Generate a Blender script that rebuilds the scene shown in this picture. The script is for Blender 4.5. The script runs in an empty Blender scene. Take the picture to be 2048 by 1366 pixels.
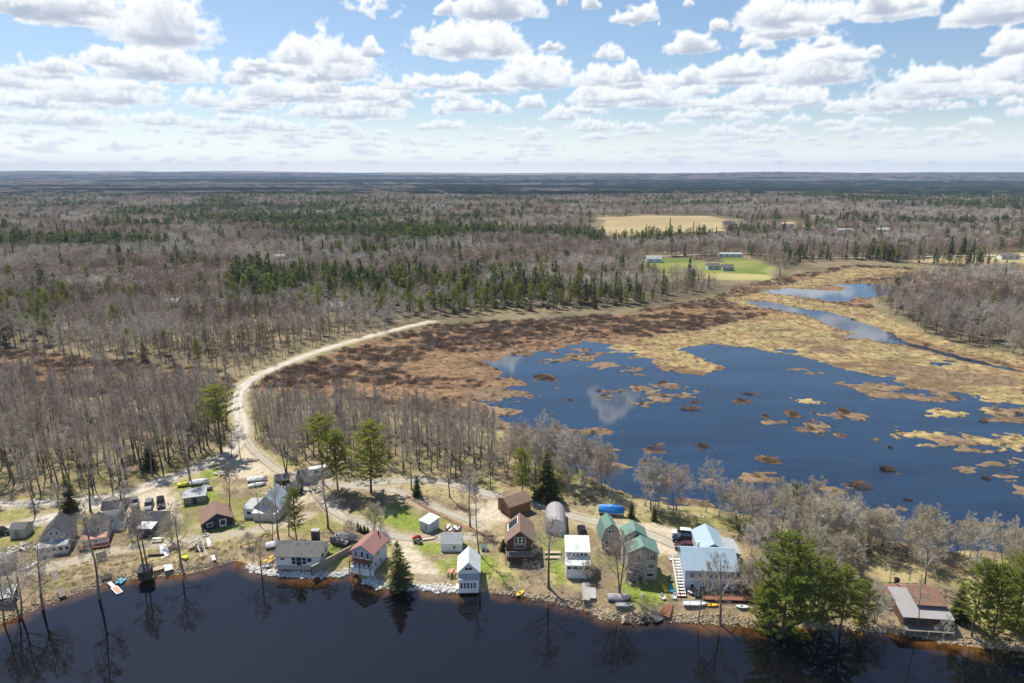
import bpy, math, random
import numpy as np

# ------------------------------------------------------------------ camera, sky, sun, exposure
SC = bpy.context.scene
COL = SC.collection
F = 1365.0; HC = 80.0; PITCH = math.atan(333 / F)
cam_d = bpy.data.cameras.new("camera"); cam = bpy.data.objects.new("camera", cam_d); COL.objects.link(cam)
cam.location = (0, 0, HC); cam.rotation_euler = (math.pi / 2 - PITCH, 0, 0)
cam_d.sensor_width = 36.0; cam_d.lens = 36.0 * F / 2048; cam_d.clip_start = 1; cam_d.clip_end = 200000
SC.camera = cam
SUN_EL = math.radians(56); SUN_H = (-0.60, 0.80)          # sun ahead of the camera, to the left
W = bpy.data.worlds.new("World"); SC.world = W; W.use_nodes = True
wn = W.node_tree.nodes; wl = W.node_tree.links
bg = wn["Background"]; bg.inputs[1].default_value = 0.095
sky = wn.new("ShaderNodeTexSky"); sky.sky_type = 'NISHITA'; sky.sun_disc = False
sky.sun_elevation = SUN_EL; sky.sun_rotation = math.atan2(SUN_H[0], SUN_H[1])
sky.altitude = 100; sky.air_density = 1.0; sky.dust_density = 0.5; sky.ozone_density = 3.5
wl.new(sky.outputs[0], bg.inputs[0])
sd_ = bpy.data.lights.new("sun", 'SUN'); sun = bpy.data.objects.new("sun", sd_); COL.objects.link(sun)
sd_.energy = 4.8; sd_.angle = math.radians(0.5); sd_.color = (1.0, 0.94, 0.82)
from mathutils import Vector, Matrix
SUNV = Vector((SUN_H[0] * math.cos(SUN_EL), SUN_H[1] * math.cos(SUN_EL), math.sin(SUN_EL)))
sun.rotation_euler = SUNV.to_track_quat('Z', 'Y').to_euler()
sun.location = (-60, 60, 200)
SC.view_settings.view_transform = 'Standard'; SC.view_settings.look = 'None'
SC.view_settings.exposure = 0.35; SC.view_settings.gamma = 1.0
SC.cycles.max_bounces = 5; SC.cycles.diffuse_bounces = 2; SC.cycles.glossy_bounces = 2
SC.cycles.transparent_max_bounces = 8; SC.cycles.volume_bounces = 0
SC.cycles.use_fast_gi = False
SC.cycles.sample_clamp_indirect = 4

# ------------------------------------------------------------------ helpers: photo pixel -> point on the ground
cP, sP = math.cos(PITCH), math.sin(PITCH)
def G(px, py, z=1.3):
    dx = (px - 1024) / F; dz = -(py - 683) / F
    fy = cP + dz * sP; fz = -sP + dz * cP
    t = (z - HC) / fz
    return (dx * t, fy * t)
def Prow(X, Y, Z):
    Z = Z - HC
    return 683 - F * (Y * sP + Z * cP) / (Y * cP - Z * sP)
def Pcol(X, Y, Z):
    return 1024 + F * X / (Y * cP - (Z - HC) * sP)
def HT(X, Y, row, z0=1.3):
    lo, hi = 0.2, 70
    for _ in range(40):
        m = (lo + hi) / 2
        if Prow(X, Y, z0 + m) > row: lo = m
        else: hi = m
    return lo
def poly(pts, z=1.3): return np.array([G(a, b, z) for a, b in pts])

# ------------------------------------------------------------------ numpy noise
_rs = np.random.RandomState(7)
_NG = [_rs.rand(256, 256).astype(np.float32) for _ in range(6)]
def vnoise(x, y, k=0):
    g = _NG[k % 6]
    xi = np.floor(x).astype(np.int64); yi = np.floor(y).astype(np.int64)
    fx = x - xi; fy = y - yi
    fx = fx * fx * (3 - 2 * fx); fy = fy * fy * (3 - 2 * fy)
    a = g[xi & 255, yi & 255]; b = g[(xi + 1) & 255, yi & 255]
    c = g[xi & 255, (yi + 1) & 255]; d = g[(xi + 1) & 255, (yi + 1) & 255]
    return (a * (1 - fx) + b * fx) * (1 - fy) + (c * (1 - fx) + d * fx) * fy
def fbm(x, y, s, octv=4, k=0, ax=1.0):
    v = 0; a = 1; t = 0; x = np.asarray(x, float); y = np.asarray(y, float)
    for o in range(octv):
        v = v + a * vnoise(x / (s * ax) * 2 ** o + 17.3 * o, y / s * 2 ** o + 5.1 * o, k + o); t += a; a *= 0.55
    return v / t
def sstep(a, b, x):
    t = np.clip((x - a) / (b - a), 0, 1); return t * t * (3 - 2 * t)
def sdist(x, y, P):
    """signed distance to polygon P, positive inside"""
    x = np.asarray(x, float); y = np.asarray(y, float)
    out = np.full(x.shape, -1e3)
    x0, y0 = P.min(0) - 60; x1, y1 = P.max(0) + 60
    m = (x > x0) & (x < x1) & (y > y0) & (y < y1)
    if not m.any(): return out
    xx = x[m]; yy = y[m]; d2 = np.full(xx.shape, 1e12); ins = np.zeros(xx.shape, bool)
    n = len(P)
    for i in range(n):
        ax, ay = P[i]; bx, by = P[(i + 1) % n]
        ex, ey = bx - ax, by - ay
        t = np.clip(((xx - ax) * ex + (yy - ay) * ey) / (ex * ex + ey * ey + 1e-9), 0, 1)
        d2 = np.minimum(d2, (xx - ax - t * ex) ** 2 + (yy - ay - t * ey) ** 2)
        c = ((ay > yy) != (by > yy))
        with np.errstate(divide='ignore', invalid='ignore'):
            xi = (bx - ax) * (yy - ay) / (by - ay + 1e-12) + ax
        ins ^= c & (xx < xi)
    d = np.sqrt(d2); out[m] = np.where(ins, d, -d)
    return out
def pdist(x, y, L):
    """distance to polyline L"""
    x = np.asarray(x, float); y = np.asarray(y, float); d2 = np.full(x.shape, 1e12)
    for i in range(len(L) - 1):
        ax, ay = L[i]; bx, by = L[i + 1]; ex, ey = bx - ax, by - ay
        t = np.clip(((x - ax) * ex + (y - ay) * ey) / (ex * ex + ey * ey + 1e-9), 0, 1)
        d2 = np.minimum(d2, (x - ax - t * ex) ** 2 + (y - ay - t * ey) ** 2)
    return np.sqrt(d2)
def smooth_line(pts, n=6):
    P = [np.array(p, float) for p in pts]; P = [2 * P[0] - P[1]] + P + [2 * P[-1] - P[-2]]; out = []
    for i in range(1, len(P) - 2):
        for k in range(n):
            t = k / n; a, b, c, d = P[i - 1:i + 3]
            out.append(0.5 * ((2 * b) + (c - a) * t + (2 * a - 5 * b + 4 * c - d) * t * t + (-a + 3 * b - 3 * c + d) * t ** 3))
    out.append(P[-2]); return np.array(out)

# ------------------------------------------------------------------ the plan of the place
SHORE = [(-260,1330),(-120,1290),(0,1248),(35,1232),(86,1210),(132,1193),(167,1182),(215,1165),(281,1157),(345,1150),(373,1147),(417,1136),(432,1126),(470,1119),(496,1129),(522,1144),(570,1149),(619,1153),(643,1153),(690,1147),(711,1146),(718,1155),(733,1162),(783,1175),(847,1177),(913,1182),(974,1184),(1033,1184),(1077,1195),(1092,1199),(1136,1210),(1180,1221),(1213,1237),(1246,1241),(1300,1240),(1352,1241),(1436,1246),(1502,1252),(1616,1256),(1733,1261),(1782,1264),(1826,1272),(1881,1283),(1936,1292),(2048,1302),(2300,1335)]
LAKE = np.vstack([poly(SHORE, 0), np.array([[170, 30], [-170, 30]])])
POND = poly([(945,803),(985,793),(1030,783),(1050,765),(990,750),(985,725),(1040,712),(1110,700),(1170,686),(1215,690),(1225,705),(1290,722),(1330,745),(1400,748),(1440,735),(1395,715),(1365,700),(1420,688),(1500,697),(1580,708),(1660,735),(1740,748),(1830,775),(1930,785),(2048,808),(2500,860),(2500,1250),(2200,1150),(2048,1108),(1950,1098),(1870,1092),(1760,1080),(1700,1066),(1600,1048),(1480,1030),(1380,1020),(1290,1001),(1215,977),(1160,955),(1130,935),(1120,910),(1060,872),(1010,838),(990,815)], 0)
CREEK = poly([(1495,602),(1545,606),(1600,618),(1655,626),(1715,644),(1800,679),(1795,686),(1765,684),(1720,669),(1690,660),(1650,645),(1618,629),(1570,622),(1520,612)], 0)
CREEK2 = poly([(1800,681),(1860,692),(1960,720),(2060,742),(2058,750),(1950,731),(1850,704),(1830,706),(1850,716),(1815,712),(1830,700),(1790,688)], 0)
POOL = poly([(1535,582),(1580,577),(1640,580),(1685,584),(1700,575),(1665,570),(1730,567),(1792,571),(1795,588),(1740,594),(1705,592),(1690,601),(1650,599),(1600,592),(1560,588)], 0)
MARSH = poly([(492,782),(560,745),(650,712),(760,680),(860,655),(960,648),(1100,640),(1250,632),(1340,612),(1420,600),(1470,578),(1560,560),(1700,536),(1890,545),(1860,560),(1790,566),(1740,610),(1800,650),(1900,690),(2060,720),(2500,760),(2500,900),(2048,1120),(1500,1045),(1200,990),(1130,930),(1040,880),(960,860),(800,820),(640,800),(520,800)], 0)
GOLDP = [poly(q, 0) for q in (
    [(1330,735),(1430,745),(1445,725),(1390,708),(1420,690),(1580,712),(1700,748),(1850,780),(2060,820),(2060,745),(1960,722),(1830,700),(1700,672),(1640,640),(1560,625),(1480,640),(1420,655),(1300,672),(1190,690),(1220,710)],
    [(1440,600),(1560,575),(1600,560),(1700,538),(1890,545),(1850,558),(1720,560),(1560,590),(1640,605),(1760,620),(1900,685),(2060,715),(2060,740),(1900,700),(1800,672),(1650,622),(1490,615)])]
LEFTHEATH = poly([(-150,715),(60,705),(250,730),(430,745),(470,765),(455,800),(380,815),(200,800),(0,800),(-150,820)], 0)
# marsh islands and clumps: px, py, half width px, half height px, kind (0 tan, 1 gold, 2 dark)
ISL = [(1020,793,48,10,0),(1010,828,30,9,0),(1160,718,45,8,0),(1197,729,26,6,0),(1084,755,22,6,2),(1100,758,12,5,2),(1265,742,17,4,0),(1336,773,40,6,0),(1298,793,46,13,0),(1381,818,26,6,2),(1390,805,9,3,2),(1483,801,12,4,2),(1497,788,12,4,2),
(1604,799,20,6,1),(1588,828,14,6,2),(1688,822,13,6,2),(1531,832,8,3,2),(1160,863,38,5,0),(1113,856,10,5,2),(1160,886,17,6,2),(1180,910,26,9,0),(1307,898,21,7,2),(1407,892,14,7,2),(1540,922,17,7,2),
(1775,939,21,8,2),(1720,972,29,11,2),(1678,870,9,4,2),(1640,868,5,3,2),(1780,895,5,3,2),(1934,942,19,6,0),(1972,957,11,5,2),(1715,926,9,4,0),(1632,972,10,6,2),(1677,985,28,7,0),(1816,1000,12,4,2),(1800,1015,26,10,0),(1777,1000,14,4,0),
(1942,1048,23,10,2),(2040,975,14,9,0),(1230,928,20,7,0),(1420,965,14,6,0),(1510,960,35,10,0),(1750,775,40,8,0),(1775,790,38,6,0),(1860,795,40,10,0),(1905,822,40,9,0),(1990,830,40,12,0),(2000,797,28,6,1),(1915,827,42,9,1),(2010,840,30,6,0),
(1850,872,55,11,0),(1930,885,75,16,1),(2020,905,70,20,0),(2030,880,40,14,1),(1990,945,30,6,0),(1620,858,30,8,0),(1700,833,45,8,0),(1530,845,14,3,0),(1660,700,20,4,0),(1100,935,30,10,0),(1140,800,8,2,2),(1045,705,20,4,0),
(1380,1005,30,6,0),(1560,1000,16,4,0),(1020,862,20,7,0),(1850,745,28,6,0),(1950,760,40,7,0),(1160,700,18,3,0),(1620,745,24,4,0),(1200,985,20,9,0),(1290,925,8,3,2),(1240,900,9,3,0)]
ISLW = []
for (a, b, w, h, k) in ISL:
    x0, y0 = G(a, b, 0); xr, _ = G(a + w, b, 0); _, yt = G(a, b - h, 0)
    ISLW.append((x0, y0, (xr - x0) * 1.25, (yt - y0) * 1.25, k))

ROADS = {
 'gravel_road': ([(862,643),(850,646),(780,662),(700,683),(620,708),(560,732),(510,754),(482,778),(473,800),(480,830),(485,858),(474,890),(440,914),(385,940),(330,960),(265,985),(190,1010),(110,1032),(40,1052),(-60,1075)], 5.4),
 'gravel_lane': ([(485,862),(500,890),(535,925),(590,955),(690,972),(785,980),(830,1001),(880,1018),(925,1036),(965,1052)], 2.7),
 'gravel_driveway': ([(700,968),(860,962),(965,985),(1020,1000),(1095,1014),(1150,1034),(1220,1050),(1300,1070),(1352,1092)], 3.8),
 'lawn_driveway': ([(640,990),(680,1030),(725,1045),(765,1064),(815,1075),(880,1076),(945,1076)], 3.0),
 'shore_track': ([(-80,1178),(0,1158),(100,1135),(200,1107),(300,1090),(400,1077),(480,1064),(560,1050),(620,1030)], 3.0),
 'wood_track': ([(-60,1008),(60,1006),(150,1000),(230,992),(300,975)], 4.0),
}
ROADW = {k: (smooth_line([G(*p) for p in v[0]]), v[1]) for k, v in ROADS.items()}
DIRT = [poly(q) for q in ([(200,1010),(290,975),(350,975),(360,1010),(345,1050),(250,1060),(190,1045)],
    [(1225,1045),(1330,1052),(1375,1075),(1372,1108),(1300,1100),(1240,1075)],
    [(480,890),(520,900),(560,950),(470,960),(440,930)],
    [(945,1010),(1000,1000),(1010,1040),(960,1060)], [(560,940),(650,950),(640,1000),(560,1010)],
    [(770,1070),(800,1075),(870,1140),(900,1175),(840,1165),(790,1100)])]
LAWN = [poly(q) for q in ([(700,1020),(740,1008),(800,1012),(850,1035),(845,1060),(790,1062),(730,1040)],
    [(825,1088),(880,1080),(885,1108),(840,1106)], [(870,1120),(1000,1110),(1050,1150),(1045,1185),(900,1178),(860,1165)],
    [(395,940),(440,935),(450,955),(400,962)], [(378,1010),(420,975),(440,995),(415,1010)], [(620,1065),(660,1080),(700,1130),(640,1140),(650,1110)],
    [(1240,1170),(1340,1170),(1340,1205),(1250,1205)], [(540,1135),(620,1142),(700,1120),(700,1145),(560,1147)],
    [(1090,1085),(1130,1085),(1130,1165),(1100,1165)], [(395,1060),(520,1040),(500,1060),(400,1075)])]
FIELD_TAN = poly([(1185,470),(1210,447),(1190,438),(1290,433),(1420,434),(1470,448),(1500,465),(1440,470),(1300,474),(1230,482)])
FIELD_GREEN = poly([(1285,522),(1350,519),(1430,530),(1470,515),(1545,535),(1540,552),(1440,548),(1300,550)])
FIELD_OLIVE = poly([(1280,548),(1300,530),(1440,528),(1550,536),(1545,562),(1400,560),(1330,566)])
FIELD_R = [poly(q) for q in ([(1815,527),(1900,518),(2060,512),(2060,538),(1900,530)], [(1980,535),(2060,530),(2060,560)], [(1750,1120),(1890,1125),(1900,1170),(1745,1165)],
    [(1520,450),(1600,448),(1620,462),(1520,466)])]

WOODN = [poly(q) for q in ([(-110,1000),(-110,790),(150,790),(440,800),(470,860),(455,885),(420,905),(330,945),(250,975),(150,990),(60,1000)],
    [(505,810),(700,810),(900,840),(1010,880),(1020,955),(900,960),(800,955),(780,940),(700,955),(620,930),(560,915),(520,880)], [(1440,1028),(1700,1066),(1700,1130),(1500,1190),(1475,1100)])]
LANDZ = 1.3
def water_w(x, y):
    """>0: metres into open water"""
    n = (fbm(x, y, 7, 3, 2) - 0.5); n3 = fbm(x, y, 4.5, 4, 3, 1.5) - .5; n4 = fbm(x, y, 1.8, 2, 0, 1.4) - .5
    w = sdist(x, y, LAKE) + 1.2 * n
    n2 = (fbm(x, y, 14, 4, 1, 1.6) - 0.5)
    wp = sdist(x, y, POND) + 12 * n2 + 8 * n3 + 3 * n4
    near = wp > -30
    for (a, b, rx, ry, k) in ISLW:
        m = near & (abs(x - a) < rx * 2) & (abs(y - b) < ry * 2)
        if m.any():
            q = np.sqrt(((x[m] - a) / rx) ** 2 + ((y[m] - b) / ry) ** 2)
            wp[m] = np.minimum(wp[m], (q - (.82, .95, .75)[k] + (1.0 * n2[m] + (3.4, 2.6, 1.8)[k] * n3[m] + (1.6, 1.2, .8)[k] * n4[m])) * min(rx, ry))
    wc = np.maximum(np.maximum(sdist(x, y, CREEK) + 2.5, sdist(x, y, POOL) + 4), sdist(x, y, CREEK2) - 3.5) + 6 * n2 + 3 * n3
    return np.maximum(np.maximum(w, wp), wc)
def terrain(x, y, full=False):
    x = np.asarray(x, float); y = np.asarray(y, float)
    sh = x.shape; x = x.ravel(); y = y.ravel()
    z = np.full(x.shape, LANDZ); w = np.full(x.shape, -1e3); ms = np.full(x.shape, -1e3)
    nr = y < 760
    xs, ys = x[nr], y[nr]
    if len(xs):
        ww = water_w(xs, ys); mm = np.maximum(sdist(xs, ys, MARSH), -1e3)
        base = LANDZ + 0.5 * (fbm(xs, ys, 25, 3, 4) - 0.5)
        ml = 0.12 + np.clip(-ww, 0, 40) * 0.012 + 0.9 * (fbm(xs, ys, 11, 4, 5, 1.7) - 0.5)
        t = sstep(-2, 7, mm)
        base = base * (1 - t) + ml * t
        land = np.minimum(base, np.where(t > .5, 0.02 + np.clip(-ww, 0, 99) * 0.16 + 1.1 * np.clip(base, -9, 0), np.clip(-ww, 0, 99) * 0.45))
        zz = np.where(ww > 0, -np.minimum(ww * 0.16, 2.5) , land)
        z[nr] = zz; w[nr] = ww; ms[nr] = mm
    f = sstep(350, 900, y)
    z = z + f * (16 * (fbm(x, y, 700, 3, 1) - 0.45) + np.where(y > 900, 4, 4 * sstep(350, 900, y)))
    far = sstep(3500, 11000, y)
    z = z + far * (80 + 190 * (fbm(x, y, 3800, 3, 3, 2.2) - 0.5) + 30 * (fbm(x, y, 1100, 3, 2) - .5))
    # keep the fields and the marsh flat enough
    if full: return z.reshape(sh), w.reshape(sh), ms.reshape(sh)
    return z.reshape(sh)
def tz(x, y): return float(terrain(np.array([x]), np.array([y]))[0])
# ------------------------------------------------------------------ materials
def new_mat(name):
    m = bpy.data.materials.new(name); m.use_nodes = True
    nt = m.node_tree; b = nt.nodes["Principled BSDF"]
    return m, nt, b
def mat(name, col, rough=0.8, var=0.12, scale=1.5, metal=0.0, lines=None, bump=0.0, rnd=0.0, spec=0.3, dirt=None):
    """noise-varied surface; lines=(axis, period_m, depth) adds boards, siding or metal ribs"""
    m, nt, b = new_mat(name); N = nt.nodes; L = nt.links
    b.inputs['Roughness'].default_value = rough; b.inputs['Metallic'].default_value = metal
    b.inputs['Specular IOR Level'].default_value = spec
    tc = N.new("ShaderNodeTexCoord")
    no = N.new("ShaderNodeTexNoise"); no.inputs['Scale'].default_value = scale; no.inputs['Detail'].default_value = 6
    no.inputs['Roughness'].default_value = 0.65
    L.new(tc.outputs['Object'], no.inputs['Vector'])
    mr = N.new("ShaderNodeMapRange"); mr.inputs[1].default_value = 0.25; mr.inputs[2].default_value = 0.75
    mr.inputs[3].default_value = 1 - var; mr.inputs[4].default_value = 1 + var
    L.new(no.outputs[0], mr.inputs[0])
    fac = mr.outputs[0]
    if rnd:
        oi = N.new("ShaderNodeObjectInfo"); m2 = N.new("ShaderNodeMapRange")
        m2.inputs[3].default_value = 1 - rnd; m2.inputs[4].default_value = 1 + rnd
        L.new(oi.outputs['Random'], m2.inputs[0]); mm = N.new("ShaderNodeMath"); mm.operation = 'MULTIPLY'
        L.new(fac, mm.inputs[0]); L.new(m2.outputs[0], mm.inputs[1]); fac = mm.outputs[0]
    hgt = no.outputs[0]
    if lines:
        ax, per, dep = lines
        sx = N.new("ShaderNodeSeparateXYZ"); L.new(tc.outputs['Object'], sx.inputs[0])
        d = N.new("ShaderNodeMath"); d.operation = 'DIVIDE'; d.inputs[1].default_value = per; L.new(sx.outputs[ax], d.inputs[0])
        fr = N.new("ShaderNodeMath"); fr.operation = 'FRACT'; L.new(d.outputs[0], fr.inputs[0])
        gt = N.new("ShaderNodeMapRange"); gt.inputs[1].default_value = 0.0; gt.inputs[2].default_value = 0.18
        gt.inputs[3].default_value = 1 - dep; gt.inputs[4].default_value = 1.0
        L.new(fr.outputs[0], gt.inputs[0]); mm = N.new("ShaderNodeMath"); mm.operation = 'MULTIPLY'
        L.new(fac, mm.inputs[0]); L.new(gt.outputs[0], mm.inputs[1]); fac = mm.outputs[0]; hgt = gt.outputs[0]
    mx = N.new("ShaderNodeMix"); mx.data_type = 'RGBA'; mx.blend_type = 'MULTIPLY'; mx.inputs[0].default_value = 1
    mx.inputs[6].default_value = (*col, 1); L.new(fac, mx.inputs[7])
    out = mx.outputs[2]
    if dirt:
        n2 = N.new("ShaderNodeTexNoise"); n2.inputs['Scale'].default_value = scale * 0.4; n2.inputs['Detail'].default_value = 8
        L.new(tc.outputs['Object'], n2.inputs['Vector'])
        r = N.new("ShaderNodeMapRange"); r.inputs[1].default_value = 0.5; r.inputs[2].default_value = 0.68; r.inputs[4].default_value = 0.75
        L.new(n2.outputs[0], r.inputs[0])
        m3 = N.new("ShaderNodeMix"); m3.data_type = 'RGBA'; L.new(r.outputs[0], m3.inputs[0]); L.new(out, m3.inputs[6])
        m3.inputs[7].default_value = (*dirt, 1); out = m3.outputs[2]
    L.new(out, b.inputs['Base Color'])
    if bump:
        bp = N.new("ShaderNodeBump"); bp.inputs['Strength'].default_value = bump; bp.inputs['Distance'].default_value = 0.05
        L.new(hgt, bp.inputs['Height']); L.new(bp.outputs[0], b.inputs['Normal'])
    return m
def tree_mat(name, c1, c2, trans=0.0, rough=0.85):
    m, nt, b = new_mat(name); N = nt.nodes; L = nt.links
    b.inputs['Roughness'].default_value = rough; b.inputs['Specular IOR Level'].default_value = 0.15
    oi = N.new("ShaderNodeObjectInfo"); ge = N.new("ShaderNodeTexCoord")
    no = N.new("ShaderNodeTexNoise"); no.inputs['Scale'].default_value = 0.5; no.inputs['Detail'].default_value = 3
    L.new(ge.outputs['Object'], no.inputs['Vector'])
    ad = N.new("ShaderNodeMath"); ad.operation = 'MULTIPLY_ADD'; ad.inputs[1].default_value = 1.3; ad.inputs[2].default_value = -0.65
    L.new(no.outputs[0], ad.inputs[0])
    a2 = N.new("ShaderNodeMath"); a2.operation = 'ADD'; a2.use_clamp = True
    L.new(ad.outputs[0], a2.inputs[0]); L.new(oi.outputs['Random'], a2.inputs[1])
    mx = N.new("ShaderNodeMix"); mx.data_type = 'RGBA'; mx.inputs[6].default_value = (*c1, 1); mx.inputs[7].default_value = (*c2, 1)
    L.new(a2.outputs[0], mx.inputs[0]); L.new(mx.outputs[2], b.inputs['Base Color'])
    if trans:
        tr = N.new("ShaderNodeBsdfTranslucent"); L.new(mx.outputs[2], tr.inputs[0])
        ms = N.new("ShaderNodeMixShader"); ms.inputs[0].default_value = trans
        L.new(b.outputs[0], ms.inputs[1]); L.new(tr.outputs[0], ms.inputs[2])
        L.new(ms.outputs[0], nt.nodes['Material Output'].inputs[0])
    return m
M = {}
M['bark'] = tree_mat('grey_bark', (0.13, 0.105, 0.085), (0.26, 0.22, 0.185))
M['twig'] = tree_mat('bare_twigs', (0.36, 0.30, 0.245), (0.56, 0.485, 0.41))
M['twigred'] = tree_mat('reddish_twigs', (0.48, 0.35, 0.28), (0.58, 0.46, 0.40))
M['twigfar'] = tree_mat('far_twigs', (0.22, 0.17, 0.125), (0.48, 0.41, 0.33))
M['birch'] = tree_mat('pale_birch_bark', (0.42, 0.38, 0.34), (0.55, 0.50, 0.46))
M['twigpale'] = tree_mat('pale_grey_twigs', (0.46, 0.415, 0.35), (0.62, 0.565, 0.49))
M['twigbrown'] = tree_mat('brown_twigs', (0.20, 0.145, 0.105), (0.32, 0.25, 0.19))
M['islet'] = tree_mat('islet_twigs', (0.09, 0.065, 0.05), (0.16, 0.115, 0.08))
M['twigolive'] = tree_mat('olive_grey_twigs', (0.46, 0.40, 0.29), (0.64, 0.57, 0.45))
M['standbare'] = tree_mat('far_stand_bare', (0.30, 0.24, 0.18), (0.46, 0.39, 0.31))
M['standgreen'] = tree_mat('far_stand_green', (0.06, 0.08, 0.035), (0.12, 0.14, 0.06))
M['heath'] = tree_mat('heath_twigs', (0.18, 0.12, 0.08), (0.31, 0.215, 0.145))
M['pine'] = tree_mat('pine_needles', (0.20, 0.25, 0.045), (0.37, 0.39, 0.075), 0.55)
M['pinedk'] = tree_mat('spruce_needles', (0.11, 0.125, 0.04), (0.22, 0.22, 0.07), 0.4)
M['pinefar'] = tree_mat('far_needles', (0.06, 0.085, 0.022), (0.25, 0.28, 0.055), 0.45)
M['pinetrunk'] = tree_mat('pine_bark', (0.09, 0.065, 0.05), (0.13, 0.10, 0.08))
M['reed'] = tree_mat('dead_reeds', (0.34, 0.25, 0.14), (0.48, 0.38, 0.22))
M['white'] = mat('white_siding', (0.80, 0.81, 0.83), 0.6, 0.05, lines=(2, 0.2, 0.12), dirt=(0.66, 0.66, 0.64))
M['trim'] = mat('white_trim', (0.8, 0.8, 0.8), 0.5, 0.05)
M['glass'] = mat('dark_glass', (0.03, 0.035, 0.045), 0.08, 0.3, spec=0.6)
M['grey'] = mat('grey_siding', (0.42, 0.42, 0.43), 0.7, 0.08, lines=(2, 0.2, 0.18))
M['bluegrey'] = mat('bluegrey_siding', (0.46, 0.50, 0.58), 0.7, 0.07, lines=(2, 0.2, 0.18))
M['taupe'] = mat('taupe_siding', (0.40, 0.36, 0.33), 0.75, 0.06, lines=(2, 0.18, 0.14))
M['ltgrey'] = mat('light_grey_siding', (0.58, 0.58, 0.58), 0.7, 0.08, lines=(2, 0.2, 0.12))
M['brownwall'] = mat('brown_siding', (0.13, 0.075, 0.05), 0.8, 0.15, lines=(2, 0.2, 0.2))
M['woodwall'] = mat('log_siding', (0.22, 0.13, 0.065), 0.8, 0.2, lines=(2, 0.25, 0.3))
M['navy'] = mat('navy_siding', (0.035, 0.04, 0.07), 0.7, 0.1, lines=(2, 0.2, 0.2))
M['olive'] = mat('olive_siding', (0.24, 0.23, 0.16), 0.8, 0.12, lines=(2, 0.2, 0.2))
M['rgreen'] = mat('green_metal_roof', (0.16, 0.27, 0.22), 0.42, 0.1, 0.8, lines=(1, 0.45, 0.22), metal=0.15, dirt=(0.18, 0.31, 0.26))
M['rgreeny'] = mat('green_metal_sheet', (0.16, 0.27, 0.22), 0.42, 0.1, 0.8, lines=(2, 0.45, 0.1), metal=0.15)
M['rblue'] = mat('pale_blue_metal_roof', (0.34, 0.45, 0.54), 0.5, 0.1, 0.7, lines=(0, 0.45, 0.14), dirt=(0.36, 0.44, 0.5))
M['rbluey'] = mat('pale_blue_metal_sheet', (0.35, 0.46, 0.55), 0.5, 0.1, 0.7, lines=(1, 0.45, 0.14), dirt=(0.36, 0.44, 0.5))
M['rwhite'] = mat('white_metal_roof', (0.68, 0.72, 0.72), 0.5, 0.08, 0.8, lines=(1, 0.5, 0.12), dirt=(0.55, 0.56, 0.52))
M['rgrey'] = mat('grey_shingles', (0.17, 0.165, 0.16), 0.95, 0.22, 2.2, dirt=(0.12, 0.115, 0.11), lines=(1, 0.3, 0.12))
M['rlgrey'] = mat('light_grey_roofing', (0.42, 0.44, 0.45), 0.8, 0.14, 1.2, dirt=(0.32, 0.33, 0.33))
M['rdark'] = mat('dark_shingles', (0.065, 0.065, 0.075), 0.9, 0.25, 2.2, dirt=(0.11, 0.10, 0.10), lines=(1, 0.3, 0.12))
M['rbrown'] = mat('brown_shingles', (0.25, 0.165, 0.125), 0.9, 0.18, 2.0, dirt=(0.19, 0.13, 0.10), lines=(1, 0.3, 0.12))
M['rred'] = mat('faded_red_metal_roof', (0.36, 0.19, 0.165), 0.5, 0.08, 0.8, lines=(1, 0.4, 0.12))
M['rpink'] = mat('terracotta_roofing', (0.55, 0.28, 0.20), 0.7, 0.12, 1)
M['rrust'] = mat('rusty_roofing', (0.23, 0.13, 0.09), 0.85, 0.25, 1.0, dirt=(0.16, 0.12, 0.10))
M['tarpgrey'] = mat('grey_tarpaulin', (0.36, 0.34, 0.34), 0.7, 0.1, 0.8)
M['conc'] = mat('concrete', (0.42, 0.40, 0.37), 0.9, 0.15)
M['deck'] = mat('weathered_boards', (0.26, 0.23, 0.20), 0.9, 0.2, lines=(0, 0.3, 0.35))
M['deckred'] = mat('red_brown_boards', (0.30, 0.13, 0.075), 0.85, 0.2, lines=(0, 0.3, 0.3))
M['darkwood'] = mat('dark_timber', (0.08, 0.065, 0.055), 0.9, 0.25)
M['palewood'] = mat('pale_timber', (0.50, 0.42, 0.32), 0.85, 0.2)
M['alu'] = mat('aluminium', (0.55, 0.55, 0.55), 0.4, 0.1, metal=0.4)
M['black'] = mat('black_plastic', (0.02, 0.02, 0.022), 0.5, 0.2)
M['rubber'] = mat('rubber', (0.02, 0.02, 0.02), 0.9, 0.2)
M['brick'] = mat('dark_brick', (0.12, 0.08, 0.07), 0.9, 0.3, 4, lines=(2, 0.1, 0.25))
M['stone'] = mat('pale_stones', (0.50, 0.48, 0.45), 0.9, 0.4, 0.9, rnd=0.2)
M['pwhite'] = mat('white_gloss_paint', (0.75, 0.76, 0.77), 0.3, 0.05, spec=0.5)
M['pblack'] = mat('black_gloss_paint', (0.012, 0.012, 0.015), 0.22, 0.2, spec=0.5)
M['pnavy'] = mat('navy_gloss_paint', (0.012, 0.02, 0.05), 0.22, 0.2, spec=0.5)
M['pred'] = mat('dark_red_gloss_paint', (0.09, 0.02, 0.02), 0.25, 0.2, spec=0.5)
M['pteal'] = mat('dark_teal_paint', (0.03, 0.07, 0.075), 0.3, 0.1, spec=0.5)
M['pgrey'] = mat('grey_gloss_paint', (0.16, 0.16, 0.16), 0.3, 0.1, spec=0.5)
M['tarpblue'] = mat('blue_tarpaulin', (0.015, 0.20, 0.62), 0.5, 0.12, 1.2, bump=0.4)
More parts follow.
